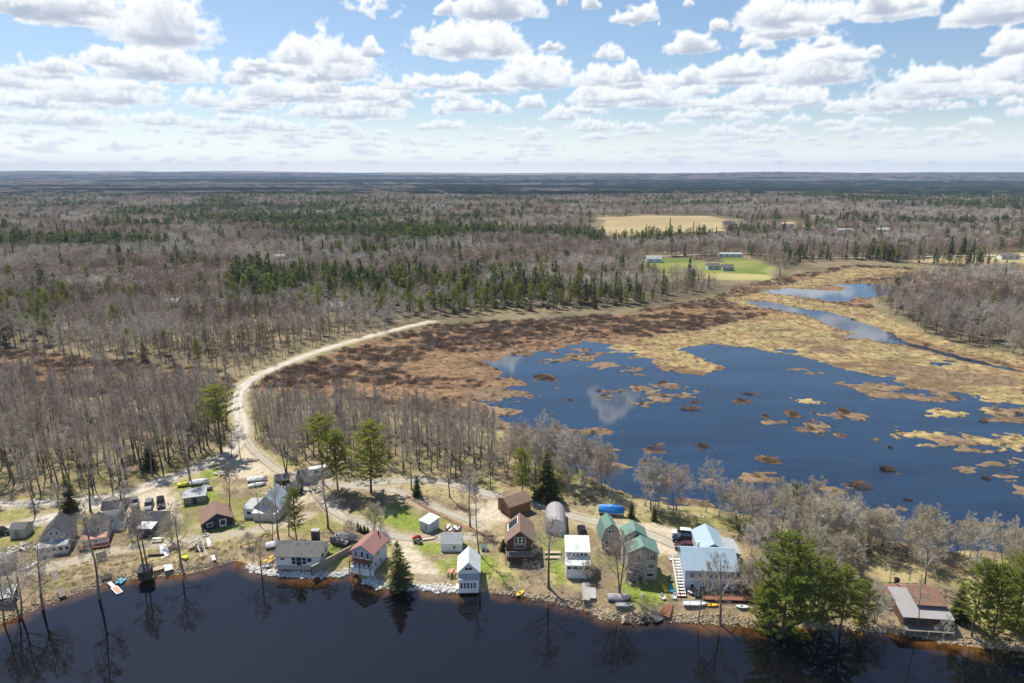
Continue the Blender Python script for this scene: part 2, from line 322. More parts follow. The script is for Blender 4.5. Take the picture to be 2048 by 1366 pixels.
M['tarpwhite'] = mat('white_tarpaulin', (0.72, 0.72, 0.74), 0.6, 0.08, 1.2, bump=0.4)
M['tarpdark'] = mat('dark_tarpaulin', (0.06, 0.06, 0.07), 0.5, 0.2, 1.2, bump=0.4)
M['yellow'] = mat('yellow_plastic', (0.75, 0.48, 0.03), 0.4, 0.1)
M['lime'] = mat('lime_plastic', (0.62, 0.66, 0.04), 0.4, 0.1)
M['turq'] = mat('turquoise_plastic', (0.03, 0.38, 0.48), 0.4, 0.1)
M['bluep'] = mat('blue_plastic', (0.05, 0.22, 0.55), 0.4, 0.1)
M['redp'] = mat('red_plastic', (0.55, 0.06, 0.03), 0.4, 0.1)
M['lawnbrown'] = mat('leaf_bank', (0.27, 0.175, 0.11), 0.95, 0.3)
def gravel_mat(nm='pale_gravel', k=1.0):
    m, nt, b = new_mat(nm); N = nt.nodes; L = nt.links
    b.inputs['Roughness'].default_value = 0.95; b.inputs['Specular IOR Level'].default_value = 0.1
    tc = N.new("ShaderNodeTexCoord")
    n1 = N.new("ShaderNodeTexNoise"); n1.inputs['Scale'].default_value = 0.35; n1.inputs['Detail'].default_value = 8
    n1.inputs['Roughness'].default_value = 0.7; L.new(tc.outputs['Object'], n1.inputs['Vector'])
    at = N.new("ShaderNodeAttribute"); at.attribute_name = 'across'
    # wheel ruts paler, crown greyer
    cr = N.new("ShaderNodeValToRGB"); e = cr.color_ramp.elements
    e[0].position = 0.3; e[0].color = (0.42 * k, 0.375 * k, 0.31 * k, 1); e[1].position = 0.7; e[1].color = (0.60 * k, 0.55 * k, 0.47 * k, 1)
    L.new(n1.outputs[0], cr.inputs[0])
    r = N.new("ShaderNodeValToRGB"); e = r.color_ramp.elements; e[0].color = (0.66, 0.6, 0.5, 1); e[0].position = 0.0
    e[1].color = (0.66, 0.6, 0.5, 1); e[1].position = 1.0
    for p, c in ((0.14, 0.85), (0.28, 1.12), (0.5, 0.93), (0.72, 1.12), (0.86, 0.85)):
        q = r.color_ramp.elements.new(p); q.color = (c, c, c * 0.99, 1)
    L.new(at.outputs['Fac'], r.inputs[0])
    mx = N.new("ShaderNodeMix"); mx.data_type = 'RGBA'; mx.blend_type = 'MULTIPLY'; mx.inputs[0].default_value = 1
    L.new(cr.outputs[0], mx.inputs[6]); L.new(r.outputs[0], mx.inputs[7]); L.new(mx.outputs[2], b.inputs['Base Color'])
    return m
M['gravel'] = gravel_mat(); M['graveldim'] = gravel_mat('worn_gravel', .78)

# ------------------------------------------------------------------ object and mesh helpers
def tag(o, label=None, cat=None, group=None, kind=None):
    if label: o['label'] = label
    if cat: o['category'] = cat
    if group: o['group'] = group
    if kind: o['kind'] = kind
    return o
def empty(name, loc, rz=0.0, label=None, cat=None, group=None):
    o = bpy.data.objects.new(name, None); COL.objects.link(o); o.location = loc; o.rotation_euler = (0, 0, rz)
    o.empty_display_size = 0.5
    return tag(o, label, cat, group)
def np_mesh(name, V, Fc, mats, fm=None, smooth=False):
    V = np.asarray(V, np.float32); me = bpy.data.meshes.new(name); Fc = np.asarray(Fc, np.int32); k = Fc.shape[1]
    me.vertices.add(len(V)); me.vertices.foreach_set('co', V.ravel())
    me.loops.add(Fc.size); me.loops.foreach_set('vertex_index', Fc.ravel())
    me.polygons.add(len(Fc)); me.polygons.foreach_set('loop_start', np.arange(0, Fc.size, k, dtype=np.int32))
    if fm is not None: me.polygons.foreach_set('material_index', np.asarray(fm, np.int32))
    if smooth: me.polygons.foreach_set('use_smooth', np.ones(len(Fc), bool))
    for m in mats: me.materials.append(m)
    me.update(calc_edges=True)
    return me
class MB:
    def __init__(s): s.v = []; s.f = []
    def add(s, v, f):
        n = len(s.v); s.v += [tuple(p) for p in v]; s.f += [tuple(i + n for i in q) for q in f]; return s
    def box(s, x0, x1, y0, y1, z0, z1, rz=0, c=None):
        v = [(x, y, z) for z in (z0, z1) for y in (y0, y1) for x in (x0, x1)]
        if rz:
            cx, cy = c or ((x0 + x1) / 2, (y0 + y1) / 2); a, b = math.cos(rz), math.sin(rz)
            v = [(cx + (x - cx) * a - (y - cy) * b, cy + (x - cx) * b + (y - cy) * a, z) for x, y, z in v]
        return s.add(v, [(0, 2, 3, 1), (4, 5, 7, 6), (0, 1, 5, 4), (2, 6, 7, 3), (0, 4, 6, 2), (1, 3, 7, 5)])
    def tube(s, p0, p1, r0, r1=None, n=6):
        r1 = r0 if r1 is None else r1
        a = Vector(p0); b = Vector(p1); d = (b - a).normalized()
        u = d.cross(Vector((0, 0, 1)) if abs(d.z) < .9 else Vector((1, 0, 0))).normalized(); w = d.cross(u)
        v = []
        for p, r in ((a, r0), (b, r1)):
            for k in range(n):
                t = 2 * math.pi * k / n; v.append(p + r * (math.cos(t) * u + math.sin(t) * w))
        f = [(k, (k + 1) % n, n + (k + 1) % n, n + k) for k in range(n)] + [tuple(range(n))[::-1], tuple(range(n, 2 * n))]
        return s.add(v, f)
    def bar(s, p0, p1, w, h):
        """box beam from p0 to p1"""
        a = Vector(p0); b = Vector(p1); d = (b - a).normalized()
        u = d.cross(Vector((0, 0, 1)) if abs(d.z) < .95 else Vector((1, 0, 0))).normalized() * w / 2; t = u.cross(d).normalized() * h / 2
        v = [p + i * u + j * t for p in (a, b) for i, j in ((-1, -1), (1, -1), (1, 1), (-1, 1))]
        return s.add(v, [(0, 1, 2, 3)[::-1], (4, 5, 6, 7), (0, 1, 5, 4), (1, 2, 6, 5), (2, 3, 7, 6), (3, 0, 4, 7)])
    def loft(s, rings, close=True):
        n = len(rings[0]); v = [p for r in rings for p in r]; f = []
        for i in range(len(rings) - 1):
            for k in range(n if close else n - 1):
                a = i * n + k; b = i * n + (k + 1) % n; f.append((a, b, b + n, a + n))
        if close: f += [tuple(range(n))[::-1], tuple(range((len(rings) - 1) * n, len(rings) * n))]
        return s.add(v, f)
    def build(s, name, m, parent=None, smooth=False, loc=None, rz=0):
        me = bpy.data.meshes.new(name); me.from_pydata(s.v, [], s.f); me.materials.append(m); me.update()
        if smooth: me.polygons.foreach_set('use_smooth', [True] * len(me.polygons))
        o = bpy.data.objects.new(name, me); COL.objects.link(o)
        if parent: o.parent = parent
        if loc: o.location = loc
        if rz: o.rotation_euler = (0, 0, rz)
        return o
def copy_tree(o, parent=None):
    c = o.copy(); COL.objects.link(c)
    if parent: c.parent = parent
    for ch in o.children: copy_tree(ch, c)
    return c
# ------------------------------------------------------------------ clouds: a ray-marched cumulus field baked onto the sky dome
def pix_dir(px, py):
    dx = (px - 1024) / F; dz = -(py - 683) / F
    v = np.array([dx, cP + dz * sP, -sP + dz * cP]); return v / np.linalg.norm(v)
def clouds():
    n = 96; fr = np.fft.fftfreq(n) * n; kx, ky, kz = np.meshgrid(fr, fr, fr[:n // 2 + 1] if False else fr, indexing='ij'); kk = np.sqrt(kx ** 2 + ky ** 2 + kz ** 2)
    rs = np.random.RandomState(5); W0 = np.fft.fftn(rs.randn(n, n, n)); bil = 0; smo = 0
    for i, c in enumerate((3, 6, 12, 24)):
        b_ = np.real(np.fft.ifftn(W0 * np.exp(-((kk - c) / (c * .3)) ** 2))); b_ /= b_.std()
        bil = bil + np.abs(b_) * .56 ** i; smo = smo + b_ * .55 ** i
    bil = (bil - bil.min()) / (bil.max() - bil.min()); smo /= smo.std()
    V = (np.clip(1.0 - bil * 1.25, 0, 1) * .75 + .12 * smo).astype(np.float32); V -= V.mean(); V /= V.std()
    def nz(x, y, z, Lt):
        s = n / Lt
        return V[(x * s).astype(np.int64) % n, (y * s).astype(np.int64) % n, (z * s).astype(np.int64) % n]
    az = np.radians(np.linspace(-43, 43, 1500)); el = np.radians(np.concatenate([np.arange(-1.2, 13.6, .062), np.arange(13.7, 27, .13)]))
    A, E_ = np.meshgrid(az, el); Tn = np.tan(E_); RGB = np.zeros(A.shape + (3,)); AL = np.zeros(A.shape)
    h0 = 1200.0; lst = []
    L1 = [(75,38,290,60),(318,92,235,105),(740,30,110,45),(180,50,26,18),(315,160,270,58),(250,138,160,30),(100,157,130,32),(45,178,110,28),(200,205,300,50),(60,215,200,38),
      (640,160,265,80),(590,128,110,50),(690,132,130,48),(508,132,44,15),(745,114,60,26),(800,180,110,28),(935,114,270,58),(985,40,210,52),(890,30,60,25),(1068,176,190,62),(1085,128,40,16),
      (412,213,95,36),(500,172,85,18),(600,203,270,34),(700,238,290,40),(470,225,120,22),(935,224,50,17),(995,228,60,22),(1060,216,75,24),(1180,18,36,14),(1125,10,20,10),(1280,46,100,27),(1225,118,66,24),
      (1385,106,110,34),(1505,98,80,24),(1440,60,36,18),(1572,54,235,58),(1795,34,190,52),(1985,46,190,50),(1625,168,235,76),(1370,170,110,28),(1455,172,110,32),(1205,206,160,46),(1320,214,200,50),(1400,238,170,26),
      (1530,208,170,36),(1605,212,110,38),(1870,196,240,48),(1880,165,90,24),(1780,222,300,28),(2015,108,80,34),(2025,160,100,38),(1990,192,150,26),(1640,95,70,18),(1750,108,28,9),(1375,12,24,9),(870,196,50,10),(1100,100,60,16),(860,90,20,10),(1120,240,110,28),(1180,262,150,26),(330,250,160,24),(120,250,260,30),(560,262,150,22),(900,258,110,22)]
    for a_, b_, w, h in L1: lst.append((*pix_dir(a_, b_), w, h))
    for (a_, b_, w, h) in [(1192,772,50,22),(1222,790,95,34),(1240,812,70,26),(1212,820,44,20),(1262,778,40,16),(1005,704,90,26),(985,700,40,14),(1530,600,150,30),(1700,640,160,40),(1640,560,160,30)]:
        d = pix_dir(a_, b_); lst.append((d[0], d[1], -d[2], w, h))
    rr = random.Random(8)
    for i in range(120):
        D = 19000 * math.exp(rr.random() ** .9 * math.log(5.2)); az_ = math.radians(rr.uniform(-43, 43)); wm = rr.uniform(900, 2600); hm = rr.uniform(160, 380)
        d = np.array([math.sin(az_), math.cos(az_), h0 / D]); d /= np.linalg.norm(d); lst.append((*d, wm / D * F, hm / D * F))
    for i in range(200):
        D = rr.uniform(9500, 42000); az_ = math.radians(rr.uniform(-43, 43)); wm = rr.uniform(350, 1300); d = np.array([math.sin(az_), math.cos(az_), h0 / D]); d /= np.linalg.norm(d); lst.append((*d, wm / D * F, rr.uniform(120, 300) / D * F))
    for i in range(0):
        D = rr.uniform(5600, 9000); az_ = math.radians(rr.uniform(-43, 43)); wm = rr.uniform(60, 170); d = np.array([math.sin(az_), math.cos(az_), h0 / D]); d /= np.linalg.norm(d); lst.append((*d, wm / D * F, wm * .4 / D * F))
    cl = []
    for dx, dy, dz, w, h in lst:
        hd = math.hypot(dx, dy); D = h0 / (dz / hd); a_ = w * .5 / F * D * (.88 if D < 14000 else .8); c = max(60, h / F * D * (.80 if D < 14000 else .7)); b_ = min(a_ * .85, 1500); D -= b_ * .35
        cl.append((D, math.atan2(dx, dy), a_, b_, c))
    cl.sort(reverse=True); S3 = SUNV
    for ci, (D, a0, a_, b_, c) in enumerate(cl):
        hw = a_ * 1.5 / max(D - b_, D * .5); e0 = math.atan(h0 * .97 / (D + 1.5 * b_)); e1 = math.atan((h0 + 1.6 * c) / max(D - 1.5 * b_, 300))
        i0, i1 = np.searchsorted(el, [e0, e1]); j0, j1 = np.searchsorted(az, [a0 - hw, a0 + hw])
        if i1 <= i0 or j1 <= j0: continue
        aa = A[i0:i1, j0:j1] - a0; tt = Tn[i0:i1, j0:j1]; ns = 34 if D < 14000 else 16
        ca, sa = np.cos(aa), np.sin(aa); tr = np.ones(aa.shape); col = np.zeros(aa.shape); amb = np.zeros(aa.shape)
        Lt = max(1500.0, 2.6 * a_ * .6); o = ci * 311.7; L3 = (S3[0] * math.cos(a0) - S3[1] * math.sin(a0), S3[0] * math.sin(a0) + S3[1] * math.cos(a0), S3[2])
        amp = .27 if a_ > 260 else .48; ds = 2.6 * b_ / ns
        def dens(t, r, z, fine=True):
            zz = (z - h0) / c; q = (t / a_) ** 2 + (r / b_) ** 2; zp = np.maximum(zz, 0)
            f = .80 - np.sqrt(q * (1 + .5 * zp) + zp ** 2) - 9 * np.maximum(-zz + .02, 0)
            f = f + amp * nz(t + o, r + o * .7, z * 1.15, Lt) - .10 * (1 - zp)
            f = f + .07 * nz(t + o, r, z, Lt * .37) + .16 * nz(t * .35 + o, r * .35, z * .2 + o, Lt) * (.5 + zp)
            return f
        for s_ in range(ns):
            s = D - 1.3 * b_ + (s_ + .35) * ds
            t = s * sa; r = s * ca - D; z = s * tt; f = dens(t, r, z); m = (f > 0) & (tr > .02)
            if not m.any(): continue
            tm, rm, zm = t[m], r[m], z[m]; tau = 0
            for k, wgt in ((.12, .14), (.34, .28), (.75, .5)):
                st = k * c * 1.25; tau = tau + wgt * np.clip(dens(tm + L3[0] * st, rm + L3[1] * st, zm + L3[2] * st), 0, .6)
            lit = np.exp(-tau * 9); zz = np.clip((zm - h0) / c, 0, 1.2)
            al = 1 - np.exp(-np.clip(f[m] * 5.0, 0, 1.0) * ds / c * 7.0)
            col[m] += tr[m] * al * lit; amb[m] += tr[m] * al * (.25 + .75 * zz); tr[m] *= 1 - al
        al = 1 - tr; e = np.maximum(al, 1e-4); Li = np.clip(col / e, 0, 1); Am = np.clip(amb / e, 0, 1)
        base = np.array([.36, .42, .53]); top = np.array([1.0, 1.0, .985])
        v = np.clip(.72 * Li + .42 * Am - .04, 0, 1)[..., None]; rgb = base * (1 - v) + top * v * 1.02
        hz = 1 - math.exp(-max(0, D - 6000) / 42000); rgb = rgb * (1 - hz) + np.array([.84, .90, .95]) * hz
        al = (al * (1 - .5 * hz))[..., None]
        RGB[i0:i1, j0:j1] = RGB[i0:i1, j0:j1] * (1 - al) + rgb * al; AL[i0:i1, j0:j1] = AL[i0:i1, j0:j1] * (1 - al[..., 0]) + al[..., 0]
    for q_ in (RGB, AL):      # soften grain
        for ax in (0, 1): q_[:] = (np.roll(q_, 1, ax) + 2 * q_ + np.roll(q_, -1, ax)) / 4
    hb = np.clip((np.radians(6.5) - E_) / np.radians(6.5), 0, 1) ** 2.6 * .9      # pale air low down
    hb = np.where(E_ < 0, .9, hb); hb = np.minimum(hb, .9); hc = np.array([1.62, 1.58, 1.50])
    t = hb * (1 - AL); RGB = RGB + hc * t[..., None]; AL = AL + t
    RGB = RGB / np.maximum(AL, 1e-4)[..., None]
    R = 60000.0; P = np.stack([R * np.sin(A) * np.cos(E_), R * np.cos(A) * np.cos(E_), R * np.sin(E_) + HC], -1).reshape(-1, 3)
    ny, nx = A.shape; ii = (np.arange(ny - 1)[:, None] * nx + np.arange(nx - 1)[None, :]).ravel()
    m = bpy.data.materials.new('sky_clouds'); m.use_nodes = True; nt = m.node_tree; N = nt.nodes; L = nt.links; N.remove(N['Principled BSDF'])
    at = N.new('ShaderNodeAttribute'); at.attribute_name = 'cloud'; em = N.new('ShaderNodeEmission'); tr_ = N.new('ShaderNodeBsdfTransparent'); mx = N.new('ShaderNodeMixShader')
    em.inputs[1].default_value = CLOUD_GAIN
    L.new(at.outputs['Color'], em.inputs[0]); L.new(at.outputs['Alpha'], mx.inputs[0]); L.new(tr_.outputs[0], mx.inputs[1]); L.new(em.outputs[0], mx.inputs[2]); L.new(mx.outputs[0], N['Material Output'].inputs[0])
    m.cycles.emission_sampling = 'NONE'
    me = np_mesh('sky', P, np.stack([ii, ii + nx, ii + nx + 1, ii + 1], 1), [m], smooth=True)
    a = me.attributes.new('cloud', 'FLOAT_COLOR', 'POINT'); a.data.foreach_set('color', np.concatenate([RGB, AL[..., None]], -1).astype(np.float32).ravel())
    o = bpy.data.objects.new('sky', me); COL.objects.link(o); tag(o, kind='structure')
CLOUD_GAIN = 0.92
clouds()
# ------------------------------------------------------------------ ground
ang = np.radians(np.arange(44.0, 0.33, -0.042))
Ys = np.concatenate([np.linspace(-60, 70, 8), HC / np.tan(ang)])
Ys = Ys[np.concatenate([[True], np.diff(Ys) > 0.05])]
u = np.linspace(-1, 1, 1000)
YY, UU = np.meshgrid(Ys, u, indexing='ij')
XX = UU * (np.maximum(YY, 60) * 0.84 + 30)
ZZ, WW, MM = terrain(XX, YY, True)
def groundcolor(x, y, z, w, ms):
    x, y, z, w, ms = [np.asarray(a).ravel() for a in (x, y, z, w, ms)]
    C = np.zeros((len(x), 3))
    n1 = fbm(x, y, 30, 4, 0); n2 = fbm(x, y, 6, 4, 1); n3 = fbm(x, y, 1.5, 3, 2)
    def mixc(a, b, t): return a + (b - a) * t[:, None]
    straw = np.array([0.37, 0.315, 0.17]); litter = np.array([0.23, 0.175, 0.115]); grass = np.array([0.20, 0.25, 0.05]); moss = np.array([0.23, 0.225, 0.07])
    C[:] = mixc(np.tile(straw, (len(x), 1)), litter, sstep(0.40, 0.62, 0.5 * n1 + 0.5 * n2))
    C = mixc(C, moss, sstep(0.46, 0.60, fbm(x, y, 9, 3, 5)) * 0.75)
    C *= (0.72 + 0.56 * n3)[:, None]
    # far woodland floor
    nr = y < 760; idx = np.where(nr)[0]; xs, ys = x[idx], y[idx]
    Cn = C[idx]; e = (fbm(xs, ys, 3, 3, 3) - .5)
    # heath, brown marsh
    heath = np.array([0.13, 0.08, 0.052]); tan = np.array([0.26, 0.165, 0.095]); gold = np.array([0.36, 0.275, 0.135]); gold2 = np.array([0.32, 0.26, 0.13])
    hz = np.maximum(ms[idx], sdist(xs, ys, LEFTHEATH)) + 12 * (n2[idx] - .5)
    hm = sstep(-1, 3, hz)
    nb = fbm(xs, ys, 13, 5, 4, 2.2)
    hc = mixc(np.tile(heath, (len(xs), 1)), np.array([0.24, 0.15, 0.09]), sstep(0.38, 0.55, fbm(xs, ys, 5, 3, 0, 2)))
    hc = mixc(hc, tan, sstep(0.53, 0.66, nb) * np.where(ms[idx] > -4, 0.85, 0.3))
    g = np.max([sdist(xs, ys, q) for q in GOLDP], 0) + 14 * (n2[idx] - .5)
    gc = mixc(np.tile(gold, (len(xs), 1)), gold2, sstep(.4, .6, n1[idx])); gc = mixc(gc, heath, sstep(0.60, 0.68, nb) * 0.75)
    gc = mixc(gc, tan, sstep(.45, .6, fbm(xs, ys, 4, 3, 2)) * .6)
    hc = mixc(hc, gc, sstep(-1, 4, g))
    # tan rim next to open water
    rim = sstep(-9, -1, w[idx]) * (ms[idx] > -3)
    hc = mixc(hc, tan * 0.9, rim * (g < 0) * 0.75)
    for (a, b, rx, ry, k) in ISLW:
        m = (abs(xs - a) < rx * 2) & (abs(ys - b) < ry * 2)
        if m.any():
            q = np.sqrt(((xs[m] - a) / rx) ** 2 + ((ys[m] - b) / ry) ** 2)
            c = (np.array([0.22, 0.155, 0.10]), gold, np.array([0.13, 0.075, 0.05]))[k]
            hc[m] = mixc(hc[m], c, sstep(1.9, 1.5, q))
    hc *= (0.45 + 1.1 * fbm(xs, ys, 2.2, 3, 1, 1.5))[:, None]
    Cn = mixc(Cn, hc, hm)
    # lawns
    for q in LAWN:
        t = sstep(-1.2, 1.8, sdist(xs, ys, q) + 5 * e)
        gcol = mixc(np.tile(grass, (len(xs), 1)), np.array([0.38, 0.34, 0.14]), sstep(0.46, 0.70, n2[idx]))
        Cn = mixc(Cn, gcol * (0.8 + 0.4 * n3[idx])[:, None], t * 0.95)
    for q in DIRT:
        t = sstep(-1.5, 1.5, sdist(xs, ys, q) + 5 * e)
        Cn = mixc(Cn, np.array([0.54, 0.47, 0.36]) * (0.8 + 0.4 * n3[idx])[:, None], t * 0.95)
    for k, (L, wd) in ROADW.items():
        t = sstep(wd / 2 + 1.6, wd / 2 - 0.4, pdist(xs, ys, L) + 2.2 * e)
        Cn = mixc(Cn, np.array([0.45, 0.375, 0.27]), t * 0.85)
    # sandy stony beach and lake bed
    ld = sdist(xs, ys, LAKE)
    b = sstep(-4.2, -1.0, ld + 3 * e) * (ld > -20)
    Cn = mixc(Cn, np.array([0.40, 0.30, 0.19]) * (0.7 + 0.6 * fbm(xs, ys, 0.8, 2, 5))[:, None], b * 0.8)
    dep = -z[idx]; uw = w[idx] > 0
    bed = mixc(np.tile(np.array([0.46, 0.29, 0.09]), (len(xs), 1)), np.array([0.014, 0.012, 0.012]), sstep(0.03, 0.58, dep + 0.35 * (n2[idx] - .5)))  # darkening with depth is painted in, for light the water would absorb
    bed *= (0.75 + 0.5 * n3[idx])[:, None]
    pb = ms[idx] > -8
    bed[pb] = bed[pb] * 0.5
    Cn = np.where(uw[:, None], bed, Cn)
    C[idx] = Cn
    # woodland floor beyond, and canopy colour past where single trees stand
    fw = sstep(128, 200, y) * (~nr | (y > 150)); keep = np.zeros(len(x)); keep[idx] = np.maximum(hm, (w[idx] > -2)) 
    fl = mixc(np.tile(np.array([0.20, 0.155, 0.11]), (len(x), 1)), np.array([0.11, 0.09, 0.07]), sstep(.4, .6, n1)); op = np.zeros(len(x))
    op[idx] = np.max([sstep(-2, 1, sdist(xs, ys, q)) for q in DIRT + LAWN] + [sstep(w_ / 2 + 3, w_ / 2, pdist(xs, ys, L_)) for L_, w_ in ROADW.values()], 0); fw = fw * (1 - op)
    iw = np.zeros(len(x)); iw[idx] = np.max([sstep(-3, 4, sdist(xs, ys, q)) for q in WOODN], 0); fw = np.where(y < 215, fw * iw, fw)
    C = mixc(C, fl, fw * (1 - keep) * 0.7)
    can = mixc(np.tile(np.array([0.23, 0.185, 0.14]), (len(x), 1)), np.array([0.05, 0.065, 0.035]), sstep(0.54, 0.62, fbm(x, y, 420, 4, 4, 3)))
    can *= (0.7 + 0.6 * fbm(x, y, 90, 3, 2))[:, None]
    C = mixc(C, can, sstep(2200, 3600, y))
    en = (fbm(x, y, 30, 4, 3) - .5) * 40
    def fld(P, c, c2):
        nonlocal C
        t = sstep(-4, 6, sdist(x, y, P) + en * 0.5); cc = mixc(np.tile(np.array(c), (len(x), 1)), np.array(c2), sstep(.4, .6, fbm(x, y, 60, 3, 5, 3)))
        C = mixc(C, cc, t)
    fld(FIELD_TAN, (0.42, 0.34, 0.19), (0.36, 0.275, 0.15)); fld(FIELD_OLIVE, (0.42, 0.38, 0.16), (0.36, 0.31, 0.14)); fld(FIELD_GREEN, (0.14, 0.19, 0.045), (0.25, 0.255, 0.08))
    for q in FIELD_R: fld(q, (0.48, 0.39, 0.20), (0.40, 0.33, 0.16))
    return C
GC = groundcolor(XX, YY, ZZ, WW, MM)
nY, nX = XX.shape
ii = (np.arange(nY - 1)[:, None] * nX + np.arange(nX - 1)[None, :]).ravel()
gm, nt, b = new_mat('ground'); N = nt.nodes; L = nt.links
b.inputs['Roughness'].default_value = 0.95; b.inputs['Specular IOR Level'].default_value = 0.05
at = N.new("ShaderNodeAttribute"); at.attribute_name = 'albedo'
tc = N.new("ShaderNodeTexCoord")
no = N.new("ShaderNodeTexNoise"); no.inputs['Scale'].default_value = 1.4; no.inputs['Detail'].default_value = 7; no.inputs['Roughness'].default_value = 0.75
L.new(tc.outputs['Object'], no.inputs['Vector'])
mr = N.new("ShaderNodeMapRange"); mr.inputs[1].default_value = 0.3; mr.inputs[2].default_value = 0.7; mr.inputs[3].default_value = 0.62; mr.inputs[4].default_value = 1.38
L.new(no.outputs[0], mr.inputs[0])
mx = N.new("ShaderNodeMix"); mx.data_type = 'RGBA'; mx.blend_type = 'MULTIPLY'; mx.inputs[0].default_value = 1
L.new(at.outputs['Color'], mx.inputs[6]); L.new(mr.outputs[0], mx.inputs[7]); L.new(mx.outputs[2], b.inputs['Base Color'])
bp = N.new("ShaderNodeBump"); bp.inputs['Strength'].default_value = 0.5; bp.inputs['Distance'].default_value = 0.25
L.new(no.outputs[0], bp.inputs['Height']); L.new(bp.outputs[0], b.inputs['Normal'])
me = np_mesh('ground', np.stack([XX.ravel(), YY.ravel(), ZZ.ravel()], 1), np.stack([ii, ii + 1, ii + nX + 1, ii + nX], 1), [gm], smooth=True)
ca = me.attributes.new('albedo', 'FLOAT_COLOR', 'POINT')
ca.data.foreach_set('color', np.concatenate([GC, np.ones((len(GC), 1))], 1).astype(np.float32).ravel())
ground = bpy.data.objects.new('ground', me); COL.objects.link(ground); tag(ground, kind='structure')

def water_mat(name, body, tint, mixf, rip, rough):
    m = bpy.data.materials.new(name); m.use_nodes = True; nt = m.node_tree; N = nt.nodes; L = nt.links
    N.remove(N['Principled BSDF']); out = N['Material Output']
    tr = N.new("ShaderNodeBsdfTransparent"); tr.inputs[0].default_value = (*tint, 1)
    df = N.new("ShaderNodeBsdfDiffuse"); df.inputs[0].default_value = (*body, 1)
    m1 = N.new("ShaderNodeMixShader"); m1.inputs[0].default_value = mixf
    L.new(tr.outputs[0], m1.inputs[1]); L.new(df.outputs[0], m1.inputs[2])
    gl = N.new("ShaderNodeBsdfGlossy"); gl.inputs['Roughness'].default_value = rough; gl.inputs['Color'].default_value = (1, 1, 1, 1)
    fr = N.new("ShaderNodeFresnel"); fr.inputs[0].default_value = 1.58
    tc = N.new("ShaderNodeTexCoord"); no = N.new("ShaderNodeTexNoise"); no.inputs['Scale'].default_value = 0.8; no.inputs['Detail'].default_value = 3
    mp = N.new("ShaderNodeMapping"); mp.inputs['Scale'].default_value = (0.6, 1.6, 1); L.new(tc.outputs['Object'], mp.inputs[0]); L.new(mp.outputs[0], no.inputs['Vector'])
    bp = N.new("ShaderNodeBump"); bp.inputs['Strength'].default_value = rip; bp.inputs['Distance'].default_value = 0.1
    L.new(no.outputs[0], bp.inputs['Height']); L.new(bp.outputs[0], gl.inputs['Normal'])
    w1 = N.new('ShaderNodeTexNoise'); w1.inputs['Scale'].default_value = 0.02; w1.inputs['Detail'].default_value = 7; w1.inputs['Roughness'].default_value = .7  # stretched patches in the body colour imitate ripple sheen and cloud reflections
    mq = N.new('ShaderNodeMapping'); mq.inputs['Scale'].default_value = (.5, 2.2, 1); L.new(tc.outputs['Object'], mq.inputs[0]); L.new(mq.outputs[0], w1.inputs['Vector'])
    w2 = N.new('ShaderNodeMapRange'); w2.inputs[1].default_value = .35; w2.inputs[2].default_value = .65; w2.inputs[3].default_value = .6; w2.inputs[4].default_value = 1.45; L.new(w1.outputs[0], w2.inputs[0])
    wm_ = N.new('ShaderNodeMix'); wm_.data_type = 'RGBA'; wm_.blend_type = 'MULTIPLY'; wm_.inputs[0].default_value = 1; wm_.inputs[6].default_value = (*body, 1); L.new(w2.outputs[0], wm_.inputs[7]); L.new(wm_.outputs[2], df.inputs[0])
    m2 = N.new("ShaderNodeMixShader"); L.new(fr.outputs[0], m2.inputs[0]); L.new(m1.outputs[0], m2.inputs[1]); L.new(gl.outputs[0], m2.inputs[2])
    L.new(m2.outputs[0], out.inputs[0]); return m
def sheet(name, pts, z, m):
    me = bpy.data.meshes.new(name); me.from_pydata([(float(a), float(b), z) for a, b in pts], [], [tuple(range(len(pts)))]); me.materials.append(m)
    if me.polygons[0].normal.z < 0: me.flip_normals()
    o = bpy.data.objects.new(name, me); COL.objects.link(o); return tag(o, kind='structure')
LK = LAKE.copy(); LK[:-2, 1] += 5.0; LK[-2:, 1] = -50
lake = sheet('lake_water', LK, 0.0, water_mat('lake_water', (0.003, 0.005, 0.012), (0.86, 0.74, 0.48), 0.40, 0.02, 0.0))
PK = poly([(2700,1240),(2048,1150),(1700,1108),(1300,1046),(1100,990),(900,900),(470,810),(470,600),(1300,575),(1500,530),(2700,525)], 0)
pond = sheet('pond_water', PK, 0.0, water_mat('pond_water', (0.015, 0.034, 0.070), (0.5, 0.4, 0.3), 0.85, 0.03, 0.01))

